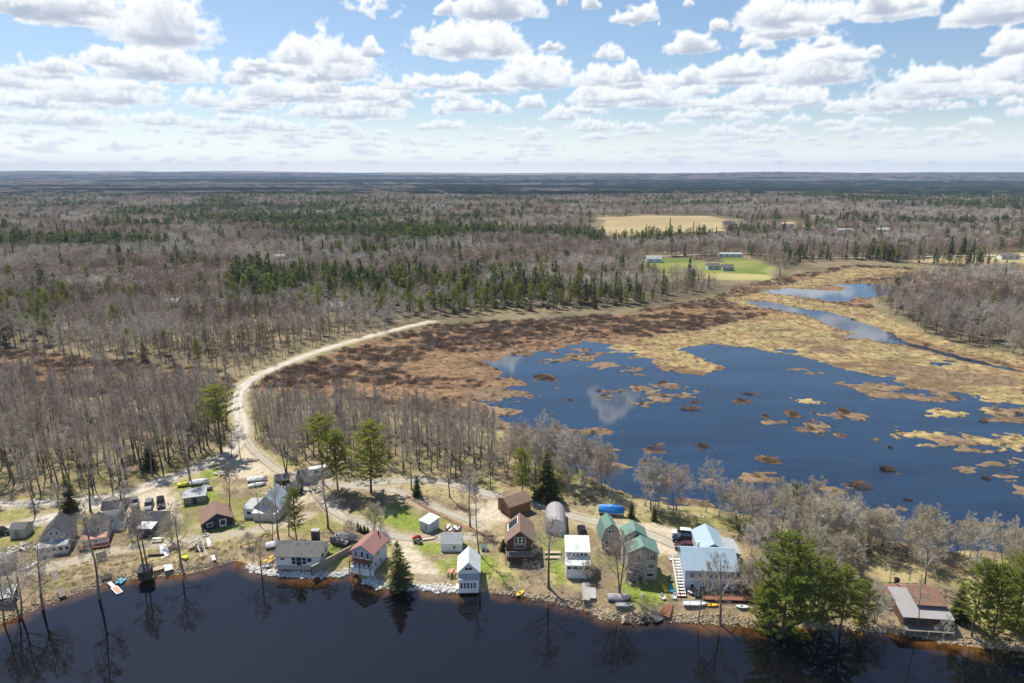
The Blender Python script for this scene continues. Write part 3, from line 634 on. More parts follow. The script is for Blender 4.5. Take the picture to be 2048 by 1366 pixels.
def ribbon(name, L, w, m, lift=0.05, n=9):
    P = []; S = []; T = np.linspace(0, 1, n)
    d = np.gradient(L, axis=0); d /= np.linalg.norm(d, axis=1)[:, None]; nrm = np.stack([-d[:, 1], d[:, 0]], 1)
    wn_ = w * (np.linspace(.8, 1.05, len(L)) if name == 'gravel_road' else 1) * (1 + 0.22 * (fbm(L[:, 0], L[:, 1], 9, 2, 1) - .5) * 2)
    for t in T: P.append(L + nrm * ((t - .5) * wn_)[:, None])
    P = np.array(P); Z = terrain(P[..., 0], P[..., 1])
    Z = Z * 0.5 + Z.mean(0)[None, :] * 0.5
    Z = np.maximum(Z, terrain(P[..., 0], P[..., 1])) + lift - 0.05 * (abs(T - .5) * 2)[:, None] ** 6
    k = P.shape[1]; V = np.concatenate([P.reshape(-1, 2), Z.reshape(-1, 1)], 1)
    ii = (np.arange(n - 1)[:, None] * k + np.arange(k - 1)[None, :]).ravel()
    me = np_mesh(name, V, np.stack([ii, ii + 1, ii + k + 1, ii + k], 1), [m], smooth=True)
    a = me.attributes.new('across', 'FLOAT', 'POINT'); a.data.foreach_set('value', np.repeat(T, k).astype(np.float32))
    o = bpy.data.objects.new(name, me); COL.objects.link(o); tag(o, kind='structure')
    if me.polygons[0].normal.z < 0: me.flip_normals()
    return o
def dense(L, st=1.0):
    L = np.asarray(L); out = [L[0]]
    for a, b_ in zip(L[:-1], L[1:]):
        n = max(1, int(np.linalg.norm(b_ - a) / st))
        for i in range(1, n + 1): out.append(a + (b_ - a) * i / n)
    return np.array(out)
for k in ('gravel_road', 'gravel_lane', 'gravel_driveway', 'lawn_driveway', 'wood_track'):
    ribbon(k, dense(ROADW[k][0], 1.5), ROADW[k][1], M['gravel'] if k in ('gravel_road', 'wood_track') else M['graveldim'])
# the two ruts of the shore track
TL = dense(ROADW['shore_track'][0], 1.0); dd = np.gradient(TL, axis=0); dd /= np.linalg.norm(dd, axis=1)[:, None]
for s in (-1, 1):
    ribbon('track_rut', TL + np.stack([-dd[:, 1], dd[:, 0]], 1) * s * 0.75, 0.7, M['graveldim'], n=3)
ribbon('country_road', dense(smooth_line([G(*p, 5) for p in [(1230,512),(1330,510),(1480,506),(1600,512),(1750,515),(1900,512),(2100,512)]]), 12), 7, M['gravel'], lift=0.6)

# ------------------------------------------------------------------ trees: segment lists -> meshes
def segs_mesh(name, S, m):
    """S: list of (x0,y0,z0,x1,y1,z1,r0,r1,sides)"""
    V = []; Fc = []; off = 0; S = np.array(S)
    for n in np.unique(S[:, 8]).astype(int):
        q = S[S[:, 8] == n]; a = q[:, 0:3]; b_ = q[:, 3:6]; d = b_ - a; d /= np.linalg.norm(d, axis=1)[:, None] + 1e-9
        ref = np.where(abs(d[:, 2:3]) < .9, np.array([[0, 0, 1.]]), np.array([[1., 0, 0]]))
        uu = np.cross(d, ref); uu /= np.linalg.norm(uu, axis=1)[:, None]; vv = np.cross(d, uu)
        if n == 1:      # thin blade: one triangle
            P = np.stack([a - uu * q[:, 6:7], a + uu * q[:, 6:7], b_], 1).reshape(-1, 3)
            V.append(P); k = np.arange(len(q)) * 3 + off; Fc.append(np.stack([k, k + 1, k + 2, k + 2], 1)); off += len(P); continue
        ring = []
        for p, r in ((a, q[:, 6:7]), (b_, q[:, 7:8])):
            for k in range(n):
                t = 2 * math.pi * k / n; ring.append(p + r * (math.cos(t) * uu + math.sin(t) * vv))
        P = np.stack(ring, 1).reshape(-1, 3); V.append(P); base = np.arange(len(q)) * 2 * n + off
        for k in range(n):
            Fc.append(np.stack([base + k, base + (k + 1) % n, base + n + (k + 1) % n, base + n + k], 1))
        off += len(P)
    V = np.concatenate(V); Fc = np.concatenate(Fc)
    me = bpy.data.meshes.new(name); nf = len(Fc)
    tri = Fc[:, 2] == Fc[:, 3]; q4 = Fc[~tri]; t3 = Fc[tri][:, :3]
    loops = np.concatenate([q4.ravel(), t3.ravel()]).astype(np.int32)
    ls = np.concatenate([np.arange(len(q4)) * 4, len(q4) * 4 + np.arange(len(t3)) * 3]).astype(np.int32)
    me.vertices.add(len(V)); me.vertices.foreach_set('co', V.astype(np.float32).ravel())
    me.loops.add(len(loops)); me.loops.foreach_set('vertex_index', loops)
    me.polygons.add(len(ls)); me.polygons.foreach_set('loop_start', ls)
    me.materials.append(m); me.update(calc_edges=True)
    return me
def rv(rng): 
    while True:
        v = Vector((rng.uniform(-1, 1), rng.uniform(-1, 1), rng.uniform(-1, 1)))
        if 0.05 < v.length < 1: return v.normalized()
def branch(S, p, d, L, r, lev, rng, spec):
    """limb with sub-branches; spec[lev] = (segments, children, child length factor, angle, sides)"""
    ns, nc, lf, an, sides = spec[lev]
    pts = [p]; dirs = []
    for i in range(ns):
        d = (d + rv(rng) * 0.22 + Vector((0, 0, 0.10 if lev < 2 else 0.03))).normalized()
        q = pts[-1] + d * (L / ns); r1 = r * (1 - 0.75 * (i + 1) / ns)
        S.append((*pts[-1], *q, r * (1 - 0.75 * i / ns), max(r1, 0.002), sides)); pts.append(q); dirs.append(d)
    if lev + 1 >= len(spec): return
    for c in range(nc):
        t = (c + 0.5 + rng.uniform(-.3, .3)) / nc; t = 0.22 + 0.78 * t
        f = t * ns; i = min(int(f), ns - 1); q = pts[i].lerp(pts[i + 1], f - i)
        ax = dirs[i].cross(rv(rng)).normalized(); dd = (dirs[i] * math.cos(an) + ax * math.sin(an) * rng.uniform(.7, 1.2)).normalized()
        branch(S, q, dd, L * lf * (1.15 - 0.55 * t) * rng.uniform(.8, 1.2), r * (1 - 0.7 * t) * 0.55, lev + 1, rng, spec)
def bare_tree(H, clear, spread, seed, nl=13, dens=1.0, r0=None, forks=0):
    rng = random.Random(seed); T = []; S = []
    r0 = r0 or H * 0.0135
    def stem(p, d, L, r, clear):
        n = 9; pts = [p]; 
        for i in range(n):
            d = (d + rv(rng) * 0.07 + Vector((0, 0, .06))).normalized(); q = pts[-1] + d * L / n
            ra = r * (1 - 0.88 * i / n); rb = r * (1 - 0.88 * (i + 1) / n)
            T.append((*pts[-1], *q, ra * (1.35 if i == 0 else 1), rb, 8)); pts.append(q)
        k = max(5, int(nl)); az = rng.uniform(0, 6.28)
        for j in range(k):
            t = clear + (1 - clear) * ((j + .5) / k) ** 0.9 * 0.97; f = t * n; i = min(int(f), n - 1); q = pts[i].lerp(pts[i + 1], f - i)
            az += 2.4 + rng.uniform(-.4, .4); u_ = (t - clear) / (1 - clear)
            el = math.radians(28 + 34 * u_ + rng.uniform(-8, 8))
            prof = (0.55 + 0.45 * math.sin(math.pi * min(1, u_ * 1.1 + .25))) * (1.0 if u_ < .6 else 1.0 - 0.55 * (u_ - .6) / .4)
            branch(S, q, Vector((math.cos(az) * math.cos(el), math.sin(az) * math.cos(el), math.sin(el))), spread * prof * rng.uniform(.8, 1.2), r * (1 - .8 * t) * 0.62 + 0.01, 0, rng,
                   [(4, round(7 * dens), 0.58, .75, 5), (3, round(6 * dens), 0.55, .8, 3), (2, round(5.4 * dens), 0.6, .85, 3), (1, 0, 0, 0, 3)])
    if forks:
        for f_ in range(forks):
            a = f_ * 6.28 / forks + rng.uniform(-.4, .4); t_ = rng.uniform(.10, .26)
            stem(Vector((math.cos(a) * .12, math.sin(a) * .12, -.3)), Vector((math.cos(a) * t_, math.sin(a) * t_, 1)).normalized(), H * rng.uniform(.85, 1), r0 * .75, clear)
    else: stem(Vector((0, 0, -.3)), Vector((0, 0, 1)), H, r0, clear)
    Sx = []
    for s in S:      # keep the twigs from vanishing: minimum radius
        s = list(s); s[6] = max(s[6], 0.017); s[7] = max(s[7], 0.010); Sx.append(s)
    return T, Sx
def conifer(H, clear, spread, seed, kind='pine', dens=1.0, trunk=None):
    rng = random.Random(seed); T = []; S = []; n = 8; p = Vector((0, 0, -.3)); r0 = trunk or H * 0.013; pts = [p]; d = Vector((0, 0, 1))
    for i in range(n):
        d = (d + rv(rng) * .02).normalized(); q = pts[-1] + d * H / n
        T.append((*pts[-1], *q, r0 * (1 - .92 * i / n), r0 * (1 - .92 * (i + 1) / n), 7)); pts.append(q)
    nw = int((16 if kind == 'pine' else 26) * dens * (1 - clear) + 5); az = 0
    for w_ in range(nw):
        u_ = (w_ + rng.uniform(0, .6)) / nw; t = clear + (0.99 - clear) * u_; f = t * n; i = min(int(f), n - 1); q0 = pts[i].lerp(pts[i + 1], f - i)
        if kind == 'pine': R = spread * (0.55 + .6 * math.sin(math.pi * (u_ * .8 + .15))) * (1 if u_ < .75 else 1 - 1.9 * (u_ - .75)) 
        else: R = spread * (1 - u_) ** 0.85 * (0.8 + .2 * min(1, u_ * 8)) + 0.25
        nb = rng.randint(4, 6) if kind == 'pine' else rng.randint(6, 8)
        for b_ in range(nb):
            az += 6.28 / nb + rng.uniform(-.35, .35); Lb = R * rng.uniform(.6, 1.12)
            el = (0.10 + .5 * u_) if kind == 'pine' else (-0.28 + .55 * u_)
            dr = Vector((math.cos(az), math.sin(az), math.tan(el + rng.uniform(-.12, .12)))).normalized()
            pp = [q0]; k = 4
            for s_ in range(k):
                dr = (dr + Vector((0, 0, .06 if kind == 'pine' else .05)) + rv(rng) * .08).normalized(); q = pp[-1] + dr * Lb / k
                T.append((*pp[-1], *q, max(.012, Lb * .016 * (1 - s_ / k)), .01, 3)); pp.append(q)
            if kind == 'pine':
                nt_ = max(3, int(Lb * 5.5 * dens))
                for c in range(nt_):
                    f2 = (0.25 + .78 * (c + rng.random()) / nt_) * k; j = min(int(f2), k - 1); c0 = pp[j].lerp(pp[j + 1], min(f2 - j, 1.1))
                    side = rv(rng); side.z *= .35; c0 = c0 + side * Lb * .20 * rng.random()
                    tr = rng.uniform(.28, .55)
                    for b2 in range(11):
                        v = rv(rng); v.z = abs(v.z) * .8 + .05; v = v.normalized()
                        c1 = c0 + v * tr; S.append((*c0, *c1, tr * .14, 0, 1))
            else:
                ns_ = max(4, int(Lb * 9 * dens))
                for c in range(ns_):
                    f2 = (0.12 + .9 * (c + rng.random()) / ns_) * k; j = min(int(f2), k - 1); c0 = pp[j].lerp(pp[j + 1], min(f2 - j, 1.1))
                    for b2 in range(5):
                        a2 = rng.choice((-1, 1)) * rng.uniform(.5, 1.2); h = Vector((dr.x * math.cos(a2) - dr.y * math.sin(a2), dr.x * math.sin(a2) + dr.y * math.cos(a2), rng.uniform(-.5, .15))).normalized()
                        ln = rng.uniform(.3, .7) * (0.5 + .5 * (1 - u_)); S.append((*c0, *(c0 + h * ln), ln * .17, 0, 1))
    for k_ in range(40):
        v = rv(rng); v.z = abs(v.z); S.append((*(pts[-1] - Vector((0, 0, rng.uniform(0, .8)))), *(pts[-1] + v * .4), .05, 0, 1))
    return T, S
def far_bare(H, R, seed, n=150):
    rng = random.Random(seed); S = [(0, 0, -.5, 0, 0, H * .8, H * .014, H * .004, 3)]
    for i in range(n):
        t = rng.random(); z = H * (.38 + .55 * t); rr = R * math.sqrt(max(0.05, 1 - ((t - .42) / .62) ** 2)) * rng.random() ** .5
        a = rng.uniform(0, 6.28); p = Vector((math.cos(a) * rr, math.sin(a) * rr, z)); o = Vector((math.cos(a) * .55, math.sin(a) * .55, rng.uniform(.4, 1.3))).normalized()
        l = rng.uniform(1.1, 2.2); S.append((*p, *(p + (o + rv(rng) * .45) * l), rng.uniform(.06, .12), 0, 1))
    for i in range(7):
        a = rng.uniform(0, 6.28); z = H * rng.uniform(.3, .55); S.append((0, 0, z, math.cos(a) * R * .7, math.sin(a) * R * .7, z + H * .28, .09, .03, 3))
    return S
def far_conifer(H, R, seed, pine=False, n=150):
    rng = random.Random(seed); S = []
    for i in range(n):
        t = rng.random() ** (1.0 if pine else 1.4); z = H * (.2 + .8 * t) if pine else H * (.08 + .92 * t)
        pr = math.sqrt(max(.03, 1 - ((t - .35) / .7) ** 2)) if pine else (1 - t) * 1.0 + .04
        rr = R * pr * rng.uniform(.35, 1); a = rng.uniform(0, 6.28); p = Vector((math.cos(a) * rr * .4, math.sin(a) * rr * .4, z))
        q = Vector((math.cos(a) * rr, math.sin(a) * rr, z + rng.uniform(-.5, .6))); l = (q - p).length
        S.append((*p, *(q + rv(rng) * .3), rng.uniform(.3, .6), 0, 1)); S.append((*(p.lerp(q, .5)), *(q + rv(rng) * .9), rng.uniform(.25, .45), 0, 1))
    return S, [(0, 0, -.5, 0, 0, H * .9, H * .014, .03, 4)]
def joined(name, parts):
    """one mesh out of several (segments, material)"""
    ms = [segs_mesh('tmp', s, m) for s, m in parts]
    V = []; Lp = []; ls = []; mi = []; vo = lo = 0
    for i, q in enumerate(ms):
        nv, nl_, nf = len(q.vertices), len(q.loops), len(q.polygons)
        a = np.empty(nv * 3, np.float32); q.vertices.foreach_get('co', a); V.append(a)
        l = np.empty(nl_, np.int32); q.loops.foreach_get('vertex_index', l); Lp.append(l + vo)
        s = np.empty(nf, np.int32); q.polygons.foreach_get('loop_start', s); ls.append(s + lo); mi.append(np.full(nf, i, np.int32)); vo += nv; lo += nl_
    me = bpy.data.meshes.new(name); V = np.concatenate(V); Lp = np.concatenate(Lp); ls = np.concatenate(ls)
    me.vertices.add(len(V) // 3); me.vertices.foreach_set('co', V); me.loops.add(len(Lp)); me.loops.foreach_set('vertex_index', Lp)
    me.polygons.add(len(ls)); me.polygons.foreach_set('loop_start', ls); me.polygons.foreach_set('material_index', np.concatenate(mi))
    for _, m in parts: me.materials.append(m)
    me.update(calc_edges=True)
    for q in ms: bpy.data.meshes.remove(q)
    return me
# prototypes: (trunk mesh, crown mesh, natural height)
PR = {}
def proto(key, ts, m1, m2, H):
    PR[key] = dict(trunk=segs_mesh(key + '_trunk', ts[0], m1), crown=segs_mesh(key + '_crown', ts[1], m2), H=H, ts=ts, m=(m1, m2))
for i in range(4): proto('forest%d' % i, bare_tree(19, .38, 4.0, 11 + i, 12, 1.0), M['bark'], M['twig'], 19)
for i in range(3): proto('yard%d' % i, bare_tree(15, .24, 6.0, 31 + i, 12, .85, r0=.27, forks=(0, 2, 0)[i]), M['bark'], M['twig'], 15)
for i in range(2): proto('birch%d' % i, bare_tree(13, .28, 3.2, 51 + i, 11, .95, r0=.12, forks=(0, 3)[i]), M['birch'], M['twigpale'], 13)
for i in range(2): proto('brush%d' % i, bare_tree(8, .12, 3.2, 61 + i, 8, .85, r0=.10, forks=4), M['bark'], M['twigolive'], 8)
proto('redtree', bare_tree(12, .25, 3.6, 71, 11, .85, r0=.13, forks=2), M['bark'], M['twigred'], 12)
for i in range(2): proto('olive%d' % i, bare_tree(12, .2, 4.6, 91 + i, 12, .85, r0=.16, forks=2 * i), M['bark'], M['twigolive'], 12)
proto('thin', bare_tree(15, .45, 2.2, 73, 9, .8, r0=.15), M['bark'], M['twig'], 15)
proto('pinetall', conifer(19, .46, 3.9, 81), M['pinetrunk'], M['pine'], 19)
proto('pinetop', conifer(18, .62, 3.4, 82), M['pinetrunk'], M['pine'], 18)
proto('pinemid', conifer(18, .22, 3.4, 83), M['pinetrunk'], M['pine'], 18)
proto('pinefull', conifer(17, .05, 4.6, 84, dens=1.05), M['pinetrunk'], M['pine'], 17)
proto('spruce', conifer(10, .10, 2.3, 85, 'spruce', .62), M['pinetrunk'], M['pinedk'], 10)
proto('spruceb', conifer(12, .05, 2.4, 86, 'spruce', .9), M['pinetrunk'], M['pinedk'], 12)
# ------------------------------------------------------------------ planting
TREES = []       # every planted tree: (x, y, proto, height, rot, label, category, group, name, lean)
def plant(px, py, top, key, label, cat, group=None, rz=None, name='bare_tree', lean=0, lz=0, wide=1.0):
    x, y = G(px, py)
    if top < 60: h = top * 1.0
    else: h = HT(x, y, top)
    TREES.append([x, y, key, h, rz if rz is not None else random.Random(px * 7 + py).uniform(0, 6.28), label, cat, group, name, lean, wide])
NT = [ # named bare trees
 (1097,1173,1035,'yard2',"big bare tree with a straight pale trunk at the water's edge below the brown house"),
 (1238,1192,1062,'yard1',"forked bare tree in front of the three-storey house with the green roof"),
 (1397,1232,1105,'thin',"slim bare tree at the lakeshore in front of the left half of the blue-roofed house"),
 (1441,1236,1100,'yard0',"bare tree with a fan-shaped crown at the lakeshore before the blue-roofed house"),
 (656,1056,935,'yard0',"large grey bare tree on the lawn behind the right end of the long white cottage"),
 (748,1063,1000,'brush0',"small round-headed bare tree at the left edge of the mown oval lawn"),
 (762,1070,1010,'thin',"thin young bare tree beside the lawn driveway behind the faded red roof"),
 (558,1084,975,'yard0',"bare tree directly behind the left end of the long white cottage"),
 (545,1080,1000,'thin',"leaning thin bare tree behind the kayaks of the white cottage"),
 (578,1072,985,'forest1',"pale slender bare tree behind the roof of the long white cottage"),
 (523,1144,1062,'yard2',"dead-looking bare tree leaning out over the stones left of the white cottage"),
 (84,1207,1065,'yard0',"thick forked bare tree on the bank at the far left shore"),
 (38,1224,1080,'yard1',"many-stemmed bare tree in the bottom left corner at the water"),
 (6,1236,1110,'forest2',"bare tree at the extreme lower left edge by the dark boathouse"),
 (197,1186,985,'forest3',"tall bare tree leaning left over the shore beside the long dark dock"),
 (286,1131,1005,'forest0',"left one of the twin bare trees above the dark hut on the shore"),
 (295,1133,1000,'forest2',"right one of the twin bare trees above the dark hut on the shore"),
 (362,1127,1008,'yard2',"bare tree between the white dock section and the lime pedal boat"),
 (181,1022,880,'forest1',"tall bare tree behind the shed with the white side wall"),
 (244,1012,870,'forest3',"tall bare tree at the dark pickup on the left gravel yard"),
 (381,965,812,'forest0',"tall dark-trunked bare tree right behind the grey shed in the left clearing"),
 (481,918,838,'thin',"very thin bare tree on the tip of land where the gravel road forks"),
 (463,914,845,'thin',"thin bare tree just right of the tall lone pine by the road"),
 (338,926,800,'forest2',"slightly leaning bare tree at the near edge of the wood by the road bend"),
 (304,950,835,'forest1',"bare tree at the near edge of the wood where the road reaches the left yard"),
 (958,1109,955,'thin',"tall thin curving bare tree between the white shed and the brown house"),
 (940,1052,925,'forest3',"tall pale bare tree at the end of the gravel lane"),
 (1849,1172,1078,'yard0',"broom-headed bare tree on the tan lawn behind the rusty-roofed cabin"),
 (1780,1163,1100,'thin',"pollarded bare tree standing on the left of the tan lawn"),
 (1838,1255,1140,'thin',"thin bare tree in front of the rusty-roofed cabin at the water"),
 (1750,1240,1160,'brush1',"low twisted bare tree between the dark evergreens and the rusty-roofed cabin"),
 (260,1066,968,'yard2',"bare tree growing before the dark shingled house with the pale porch"),
 (461,1030,930,'forest0',"bare tree between the brown-roofed cabin and the pale blue gabled house"),
 (520,1052,960,'thin',"slim bare tree in front of the pale blue gabled house"),
 (595,925,835,'forest2',"bare tree behind the jumble of sheds at the lane"),
 (572,945,838,'yard1',"forked bare tree rising out of the jumble of sheds and lumber"),
 (345,1085,1030,'brush0',"small bushy bare tree on the grass right of the pale porch"),
 (700,1075,1040,'brush1',"rounded leafless bush behind the covered boats"),
 (1060,1112,1082,'brush1',"tangled leafless bush against the front of the brown house"),
 (1228,1110,1084,'brush0',"leafless shrub in front of the green gambrel barn"),
 (1175,1160,1120,'brush1',"brown bush on the right side of the two-tier white cottage"),
]
for i, (a, b, t, k, lab) in enumerate(NT): plant(a, b, t, k, lab, 'bush' if 'bush' in lab or 'shrub' in lab else 'tree', rz=i * 1.3)
x, y = G(1885, 1276); plant(1885, 1276, 1212, 'birch0', "small white birch trunk at the water in front of the rusty-roofed cabin", 'tree', name='birch_tree')
EV = [
 (443,906,770,'pinetall',"tall lone pine with a flat crown beside the bend of the gravel road",'pine_tree',1.45),
 (436,893,800,'pinetop',"darker pine standing just behind the lone roadside pine",'pine_tree',.8),
 (646,968,832,'pinetop',"tall pine with a tuft-like crown, leftmost of the three pines behind the lawn",'pine_tree',1.2),
 (676,981,856,'pinemid',"yellow-green pine, middle one of the three pines behind the lawn",'pine_tree',1.3),
 (742,986,841,'pinemid',"tallest pine, rightmost of the three pines behind the lawn",'pine_tree',1.35),
 (834,992,952,'spruceb',"small young spruce beside the gravel lane in the open wood",'spruce_tree',1.2),
 (593,1080,972,'pinemid',"thin olive pine behind the chimney of the long white cottage",'pine_tree',.95),
 (800,1165,1069,'spruce',"dark conical spruce on the stony shore between the red-roofed house and the white boathouse",'spruce_tree',1.3),
 (1045,992,893,'pinemid',"pine behind the brown house, left one of the pair by the driveway",'pine_tree',1.0),
 (1092,998,902,'spruceb',"dark spruce-like pine, right one of the pair behind the brown house",'pine_tree',1.5),
 (1566,1255,1050,'pinefull',"huge bushy yellow-green pine at the lakeshore right of the blue-roofed house",'pine_tree',1.05),
 (1600,1225,1092,'pinefull',"second bushy pine tucked behind the huge shore pine",'pine_tree',1.0),
 (1530,1240,1150,'pinefull',"low spreading pine at the left foot of the huge shore pine",'pine_tree',1.2),
 (1682,1250,1118,'pinemid',"dark evergreen overhanging the water right of the huge shore pine",'pine_tree',1.1),
 (1645,1240,1105,'pinefull',"olive evergreen between the huge shore pine and the dark overhanging one",'pine_tree',.8),
 (1722,1245,1150,'pinefull',"shorter green evergreen nearest to the rusty-roofed cabin",'pine_tree',.85),
 (1583,1050,968,'pinefull',"pointed yellow-green pine standing alone before the pond behind the grey brush",'pine_tree',.75),
 (2030,1262,1104,'pinefull',"tall yellow-green pine at the right edge of the picture by the lake",'pine_tree',.95),
 (1944,1268,1108,'pinemid',"pine with a bare lower trunk right of the rusty-roofed cabin",'pine_tree',1.0),
 (1985,1275,1120,'pinefull',"dense green pine between the bare-trunked pine and the one at the right edge",'pine_tree',.8),
 (1915,1240,1165,'spruceb',"small green conifer touching the right end of the rusty roof",'spruce_tree',1.3),
 (1975,1230,1130,'pinemid',"pine half hidden behind the dense green pine on the right shore",'pine_tree',.9),
 (2085,1285,1130,'pinefull',"pine cut off by the right edge near the bottom corner",'pine_tree',1.0),
 (140,1022,945,'spruceb',"dark thin evergreen at the edge of the left wood behind the grey house",'spruce_tree',1.2),
 (1262,1035,1000,'spruceb',"little green spruce right of the blue covered boat",'spruce_tree',1.2),
 (1308,1040,1010,'spruceb',"little spruce at the parking area near the pond trees",'spruce_tree',1.2),
 (300,935,880,'spruceb',"faint green young conifer inside the left wood",'spruce_tree',1.5),
]
for i, (a, b, t, k, lab, nm, wd) in enumerate(EV): plant(a, b, t, k, lab, 'tree', name=nm, rz=i * 2.1, wide=wd)
for i, (a, b) in enumerate([(722,1064),(729,1066),(736,1067),(716,1060)]):
    plant(a, b, 1.9 + .3 * (i % 2), 'spruceb', "small dark cypress in the short row behind the faded red roof", 'bush', 'cypresses in a row beside the driveway', name='cypress', wide=1.3)
plant(1007, 1100, 1078, 'spruceb', "dense green bush at the left corner of the brown house", 'bush', name='cypress', wide=2.2)

wd = None
# random woods near the water
BUILT = []     # keep-clear discs (x, y, r), filled by the building list below
CLEARPX = [(105,1080,9),(195,1075,8),(225,1020,6),(238,1048,4),(290,1045,8),(390,990,6),(425,1035,8),(35,1065,5),(535,1010,9),(604,1115,8),(738,1110,7),(862,1045,5),(905,1080,6),(938,1150,6),(1040,1090,8),(1020,1015,8),(1110,1045,7),(1220,1070,7),(1285,1110,9),(1157,1120,7),(1420,1130,10),(1365,1080,8),(1223,1025,6),(1163,1064,5),(1850,1215,13),(1425,1080,9),(570,955,8),(640,955,6)]
for a, b, r in CLEARPX: BUILT.append((*G(a, b), r))
def clear_ok(x, y, rd=1.5, bl=True):
    for k, (L_, wd) in ROADW.items():
        if pdist(np.array([x]), np.array([y]), L_)[0] < wd / 2 + rd: return False
    if bl:
        for a, b, r in BUILT:
            if (x - a) ** 2 + (y - b) ** 2 < r * r: return False
    return True
def wood(P, spacing, keys, hr, label, group, seed, z=1.3, jit=.45, name='bare_tree', dens=1.0, rd=1.5):
    rng = random.Random(seed); P = np.asarray(P); x0, y0 = P.min(0); x1, y1 = P.max(0); gx = []; 
    y = y0
    while y < y1:
        x = x0
        while x < x1:
            if rng.random() < dens: gx.append((x + rng.uniform(-jit, jit) * spacing, y + rng.uniform(-jit, jit) * spacing))
            x += spacing
        y += spacing
    gx = np.array(gx); sd = sdist(gx[:, 0], gx[:, 1], P); ww = water_w(gx[:, 0], gx[:, 1]); ok = (sd > 0) & (ww < -0.5)
    for (x, y) in gx[ok]:
        if not clear_ok(x, y, rd): continue
        k = rng.choice(keys); lb = label
        TREES.append([x, y, k, rng.uniform(*hr), rng.uniform(0, 6.28), lb, 'bush' if 'brush' in name or 'shrub' in name else 'tree', group, name, 0, rng.uniform(.85, 1.15)])
FK = ['forest0', 'forest1', 'forest2', 'forest3']
wood(poly([(-110,1030),(-110,815),(150,812),(440,815),(455,860),(455,885),(420,905),(330,945),(250,975),(150,990),(60,1000)]), 4.5, FK + ['thin'], (15, 20), "tall bare grey tree in the leafless wood left of the gravel road", 'bare trees of the wood left of the gravel road', 1, dens=.85)
wood(poly([(60,1045),(130,1020),(220,1005),(160,1010),(40,1030),(-60,1050),(-60,1085)]), 7, FK, (14, 18), "bare tree between the two gravel tracks on the far left", 'bare trees between the left tracks', 2, dens=.6)
wood(poly([(505,840),(700,838),(900,870),(1010,892),(1010,955),(900,960),(800,955),(780,940),(700,955),(620,930),(560,915),(520,880)]), 4.0, FK + ['thin'], (12, 16.5), "bare tree in the open wood between the gravel lane and the marsh", 'bare trees between the gravel lane and the marsh', 3, dens=.95)
wood(poly([(770,955),(900,962),(985,975),(985,1000),(930,1015),(860,1000),(790,975)]), 4.8, FK + ['thin'], (11, 15), "slim bare tree on the leafy slope above the gravel lane", 'bare trees along the gravel lane', 4, dens=.65, rd=.6)
wood(poly([(1015,915),(1110,922),(1160,948),(1215,972),(1290,998),(1380,1018),(1440,1026),(1440,1064),(1400,1056),(1280,1033),(1180,1007),(1090,985),(1010,965)]), 3.4, ['birch0', 'birch1', 'redtree', 'birch0', 'olive0', 'thin'], (11, 15.5), "pale bare tree in the thin row between the driveway and the pond", 'bare trees between the driveway and the pond', 5, dens=.8, rd=.5)
wood(poly([(1440,1028),(1600,1048),(1700,1066),(1690,1130),(1610,1125),(1520,1110),(1490,1130),(1475,1100),(1460,1075)]), 4.0, ['olive0', 'olive1', 'brush1', 'redtree', 'birch1', 'olive0'], (9, 13.5), "grey bare tree in the brush between the blue-roofed house and the pond", 'bare trees behind the huge shore pine', 6, dens=.9)
wood(poly([(1478,1118),(1500,1120),(1560,1150),(1545,1200),(1500,1205),(1482,1180)]), 3.4, ['brush0', 'brush1', 'yard1'], (5.5, 8.5), "leafless olive brush between the blue-roofed house and the huge shore pine", 'brush beside the blue-roofed house', 17, dens=.9)
wood(poly([(1485,1130),(1520,1115),(1640,1130),(1700,1140),(1740,1160),(1735,1195),(1640,1200),(1540,1180),(1490,1170)]), 3.6, ['brush0', 'brush1', 'olive1', 'birch1'], (6, 10), "leafless olive brush around the foot of the huge shore pine", 'leafless brush around the shore evergreens', 7, dens=.8)
wood(poly([(1700,1066),(1760,1082),(1870,1094),(1960,1102),(2060,1112),(2200,1142),(2200,1190),(2050,1160),(1930,1145),(1880,1135),(1760,1120),(1700,1130)]), 3.4, ['birch1', 'brush0', 'olive1', 'birch0', 'redtree'], (6.5, 11), "pale leafless tree in the hedge-like row between the tan lawn and the pond", 'leafless trees behind the tan lawn', 8, dens=.9)
wood(poly([(1920,1150),(2060,1165),(2100,1210),(1960,1215),(1905,1190)]), 4.5, ['birch1', 'brush0', 'yard1', 'birch0'], (6, 9), "leafless tree among the pines on the right shore", 'leafless trees among the right shore pines', 9, dens=.7)
wood(poly([(1690,1215),(1760,1225),(1770,1255),(1700,1250)]), 3.6, ['brush1', 'birch1'], (3, 6), "grey dead-looking brush hanging over the water left of the rusty-roofed cabin", 'grey brush at the water', 10)
wood(poly([(505,850),(560,915),(545,915),(495,875)]), 5, ['thin'], (9, 12), "thin bare tree on the verge of the gravel lane", 'thin trees on the lane verge', 12, dens=.6, rd=.3)
wood(poly([(150,1005),(330,1000),(340,1080),(200,1100),(60,1110),(0,1090),(0,1060),(120,1040)]), 8, ['forest1', 'thin', 'olive0', 'yard0'], (10, 15), "bare tree among the cottages of the left row", 'bare trees among the left cottages', 21, dens=.45, rd=.5)
wood(poly([(470,1000),(610,985),(640,1060),(600,1080),(560,1085),(470,1075)]), 6.5, ['forest3', 'thin', 'olive1', 'brush0'], (8, 13), "bare tree in the tangle round the pale blue gabled house", 'bare trees round the pale blue gabled house', 22, dens=.6, rd=.5)
wood(poly([(455,1140),(505,1110),(520,1085),(480,1085),(430,1110)]), 4.5, ['brush0', 'brush1'], (2, 3.6), "low yellowish bush on the bank left of the white cottage", 'bushes on the bank left of the white cottage', 13, dens=.6, name='brush')

